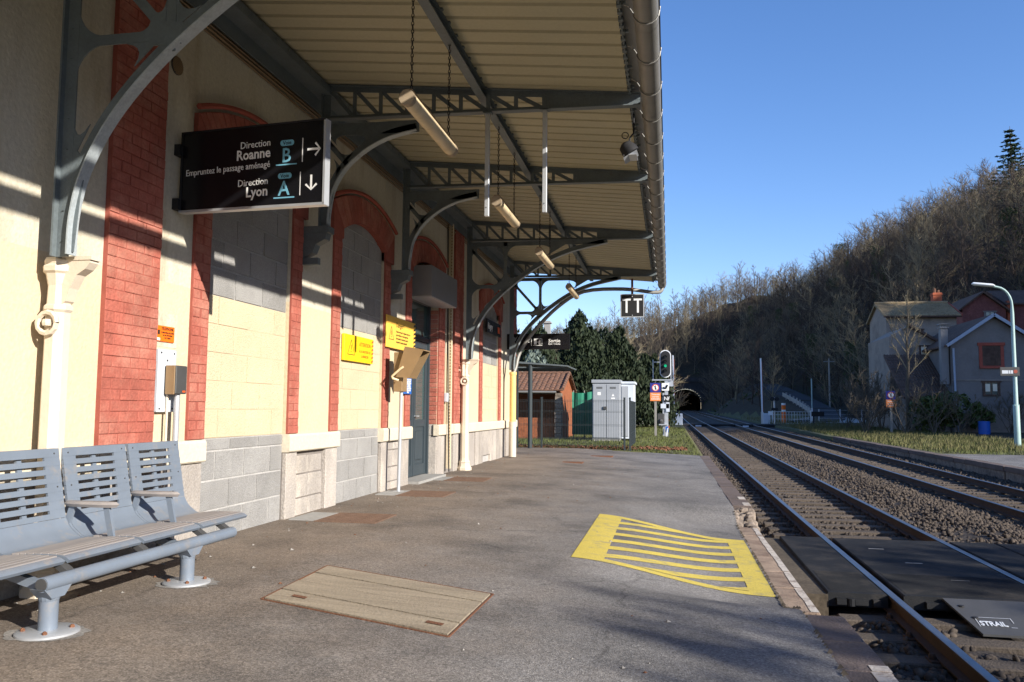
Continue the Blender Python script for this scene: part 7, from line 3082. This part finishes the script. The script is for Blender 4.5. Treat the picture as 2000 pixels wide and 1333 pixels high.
g = random.Random(78)
for i in range(9):
    x, y = sorted(((12.6, 57), (13.6, 61), (14.6, 55.5), (16.4, 56), (15.2, 64), (13.2, 66), (18.2, 57), (21.6, 58.2), (23.0, 57.5)), key=lambda q: q[0] / q[1])[i]
    VF = bare_tree(800 + i, g.uniform(2.6, 4.6), .48, 22, 5, 5, .85, .07, .06, stems=5, tr=.014)
    tree_thing("scrub_bush", (x, y, gz(x, y)), VF, "bare brown scrub bush before the houses, %s from the left of the thicket" % ORD[i], "bush", "bare scrub before the houses", mats=("bark", "twig"))
# fir on the hill top
t = empty("fir_tree", (56.0, 146, gz(56.0, 146)), "tall dark fir standing above the wood at the top right", "tree")
fx, fy, fz = 56.0, 146.0, gz(56, 146)
FH = 17.5
m = MB()
m.tube([(fx, fy, fz), (fx, fy, fz + FH)], [.3, .03], 7)
m.build("trunk", MT["bark"], t)
Vs, Fs, k0 = [], [], 0
g = random.Random(9)
pp = []
dd = []
for w in range(17):
    tt = .26 + .74 * w / 17
    L_ = (6.6 * (1 - tt) ** .85 + .25) * g.uniform(.8, 1.12)
    for b in range(7):
        az = b * .785 + w * .4 + g.uniform(-.2, .2)
        LL_ = L_ * g.uniform(.6, 1.15)
        for q in range(26):
            u = (q + g.random()) / 26
            rr_ = LL_ * u
            side = g.uniform(-.35, .35) * LL_ * (1 - u * .7) * .5
            x = fx + math.cos(az) * rr_ - math.sin(az) * side
            y_ = fy + math.sin(az) * rr_ + math.cos(az) * side
            z = fz + FH * tt - rr_ * .28 + u * u * LL_ * .22 - abs(side) * .2 + g.uniform(-.06, .06)
            pp.append((x, y_, z))
FP = np.array(pp)
cards(len(FP), lambda n: FP, .30, MT["fir"], "crown", t, flat=.75, aspect=.7)


def conifer(name, x, y, z0, h, r, label, n=6000, seed=1, cat="tree", mat="conifer", lob=5, size=.17):
    t = empty(name, (x, y, z0), label, cat, "dark garden conifers behind the cabinet" if mat == "conifer" else None)
    m = MB()
    m.tube([(x, y, z0), (x, y, z0 + h * .8)], [.16, .05], 7)
    m.build("trunk", MT["bark"], t)
    g = np.random.default_rng(seed)
    # upright plumes
    LOB = [(g.uniform(-.55, .55) * r, g.uniform(-.55, .55) * r, g.uniform(.68, 1.0), g.uniform(.45, .7)) for _ in range(lob)] + [(0, 0, 1.0, .7)]
    P = []
    for (lx_, ly_, lh, lr) in LOB:
        k = int(n / len(LOB))
        zz = g.uniform(0.02, 1, k) ** .9
        a = g.uniform(0, 6.283, k)
        prof_ = (1 - zz ** 3.2) ** .8 * np.clip(.55 + zz * 2, 0, 1)
        bump_ = .8 + .25 * np.sin(a * 5 + zz * 23 + lx_ * 9) * np.sin(zz * 31)
        rr_ = r * lr * prof_ * bump_ * np.sqrt(g.uniform(.25, 1, k))
        P.append(np.stack([x + lx_ * (1 - zz * .5) + rr_ * np.cos(a), y + ly_ * (1 - zz * .5) + rr_ * np.sin(a), z0 + zz * h * lh], -1))
    P = np.concatenate(P)
    V = []
    k = len(P)
    a = g.normal(0, .45, (k, 3))
    a[:, 2] = 1.0
    a /= np.linalg.norm(a, axis=1)[:, None]
    b = np.cross(a, g.normal(0, 1, (k, 3)))
    b /= np.linalg.norm(b, axis=1)[:, None]
    s_ = size * g.uniform(.6, 1.5, k)[:, None]
    V = np.stack([P - a * s_ * .6, P + b * s_ * .35, P + a * s_, P - b * s_ * .35], 1).reshape(-1, 3)
    npmesh("crown", V, np.arange(k * 4).reshape(-1, 4), MT[mat], t)
    return t


conifer("conifer", -5.7, 53, .1, 7.6, 3.0, "tallest dark conifer behind the green screen", 12000, 1, lob=8)
conifer("conifer", -3.2, 54.5, .1, 6.7, 2.7, "dark conifer directly above the grey cabinet", 10000, 2, lob=9)
conifer("conifer", -8.0, 51, .1, 6.6, 2.4, "dark conifer behind the exit sign", 8000, 3, lob=7)
conifer("conifer", -1.6, 57, .1, 5.0, 2.5, "lowest dark conifer at the right end of the row", 6000, 4, lob=6)
conifer("conifer", -4.4, 58, .1, 6.9, 2.6, "dark conifer set back between the tallest one and the cabinet", 7000, 9, lob=8)
conifer("conifer", -10.4, 54, .1, 7.2, 2.0, "narrow dark conifer beside the cottage roof", 5000, 5)
conifer("silvery_shrub", -6.9, 43, .1, 4.4, 1.3, "silvery green shrub above the shed roof, left of the conifers", 2600, 6, "shrub", "bluegreen", size=.14)


def round_bush(name, x, y, z0, rx, rzv, label, n, seed):
    t = empty(name, (x, y, z0), label, "bush")
    g = np.random.default_rng(seed)
    lob = [(g.uniform(-.6, .6) * rx, g.uniform(-.6, .6) * rx, g.uniform(.25, .8) * rzv, g.uniform(.3, .55)) for _ in range(9)]
    P = []
    for (a, b, c, r) in lob:
        k = n // 9
        d = g.normal(0, 1, (k, 3))
        d /= np.linalg.norm(d, axis=1)[:, None]
        d *= (g.uniform(.3, 1, k) ** .4)[:, None] * r * rx * 1.2
        P.append(np.array([x + a, y + b, z0 + c]) + d)
    P = np.concatenate(P)
    P = P[P[:, 2] > z0]
    cards(len(P), lambda n_: P, .15, MT["bush"], "foliage", t)
    m = MB()
    for (a, b, c, r) in lob[:5]:
        m.tube([(x, y, z0), (x + a * .5, y + b * .5, z0 + c * .6), (x + a, y + b, z0 + c)], [.05, .035, .02], 5)
    m.build("stem", MT["bark"], t)


round_bush("laurel_bush", 17.3, 57.6, -.15, 1.7, 2.9, "dark leafy bush in front of the grey house", 3000, 7)
round_bush("climber_bush", 20.2, 59.2, -.15, .8, 2.5, "dark climbing plant against the grey house wall", 1200, 8)
for i, (x, y, h, lab) in enumerate(((-1.4, 66, 6.0, "brown bare thicket right of the conifers, behind the cabinet"), (.0, 72, 4.5, "low brown thicket behind the railway signal"), (-3.6, 74, 8.5, "tall brown bare tree behind the lowest conifer"), (-7, 80, 9, "bare tree behind the tallest conifer"),
                                    (14.9, 68, 4.5, "bare bushes left of the dark lean-to"), (16.0, 62, 3.2, "low bare shrub at the foot of the pollarded tree"), (-2.2, 92, 10, "bare tree on the left of the line before the hill"))):
    VF = bare_tree(500 + i, h, .42, 22, 6, 6, .9, .1, .1, stems=5 if h < 7 else 1, tr=.018)
    tree_thing("thicket" if h < 7 else "bare_tree", (x, y, gz(x, y)), VF, lab, "tree", None, mats=("bark", "twig2" if i in (0, 2) else "twig"))
# trees on the embankment to the right of the platforms, just out of the picture; they dapple the near track
for i, (x, y, h, lab) in enumerate(((22.3, -6.9, 11.2, "bare tree on the bank right of the near tracks"), (25.5, -8.0, 12.0, "tall bare tree behind on the right bank"), (20.0, -8.5, 9.5, "bare tree on the right bank farthest back"), (24.0, -1.5, 10.5, "bare tree on the right bank farthest along"))):
    tree_thing("bank_tree", (x, y, -.4), bare_tree(600 + i, h, .40, 20, 8, 8, .6, .2, .22, tr=.03), lab, "tree", "bare trees on the near right bank", rz_=i, ivy=(h * .98, 2.8, 3600))  # ivy on these unseen trees added to thicken their shade


tag(cards(len(WU), lambda n: WU, .26, MT['ivy'], 'woodland_undergrowth', None), 'dark green bramble and ivy undergrowth in the hillside wood', kind='stuff')

# ------------------------------------------------------------------ grass
def blades(n, area, hmin, hmax, zf, mat, name, label):
    x0, x1, y0, y1 = area
    u = rng.uniform(0, 1, n)
    yy = y0 * (y1 / y0) ** u
    xx = rng.uniform(x0, x1, n)
    patch = np.sin(xx * 1.9 + np.sin(yy * .8) * 2) * np.sin(yy * 1.3 + xx * .4) + rng.uniform(-.8, .8, n)
    k = patch > -.55
    xx, yy = xx[k], yy[k]
    n = len(xx)
    zz = zf(xx, yy)
    ok = zz > -.60
    xx, yy, zz = xx[ok], yy[ok], zz[ok]
    n = len(xx)
    h = rng.uniform(hmin, hmax, n)
    a = rng.uniform(0, 6.283, n)
    w = .006 + .00022 * yy
    lean = rng.uniform(0, .6, n) * h
    P = np.stack([xx, yy, zz - .01], -1)
    dx = np.stack([np.cos(a) * w, np.sin(a) * w, np.zeros(n)], -1)
    tip = P + np.stack([np.cos(a * 1.7) * lean, np.sin(a * 1.7) * lean, h], -1)
    V = np.stack([P - dx, P + dx, tip], 1).reshape(-1, 3)
    o = npmesh(name, V, np.arange(n * 3).reshape(-1, 3), mat)
    return tag(o, label, kind="stuff")


def far_z(x, y):
    return np.where(y < 48.2, -.21 + .002 * y, ground_z(x, y))


blades(34000, (-7.5, 1.05, 27.5, 62), .04, .14, ground_z, MT["grass"], "grass", "short green grass around the signal and fence")
blades(26000, (9.35, 16.9, 31, 70), .04, .14, far_z, MT["grass"], "far_grass", "rough grass on the opposite platform")
blades(15000, (9.35, 17.5, 33, 72), .08, .26, far_z, MT["drygrass"], "dry_grass", "dry straw coloured grass tufts on the opposite platform")
blades(2500, (8.95, 17, 60, 110), .2, .6, ground_z, MT["drygrass"], "verge_grass", "dry verge grass past the opposite platform")
P = np.stack([rng.uniform(-6.5, .6, 1400), rng.uniform(27.55, 29.5, 1400), rng.uniform(-.03, .03, 1400)], -1)
tag(cards(1400, lambda n: P, .05, MT["rust"], "fallen_leaves", None, flat=.5), "brown fallen leaves along the foot of the fence", kind="stuff")
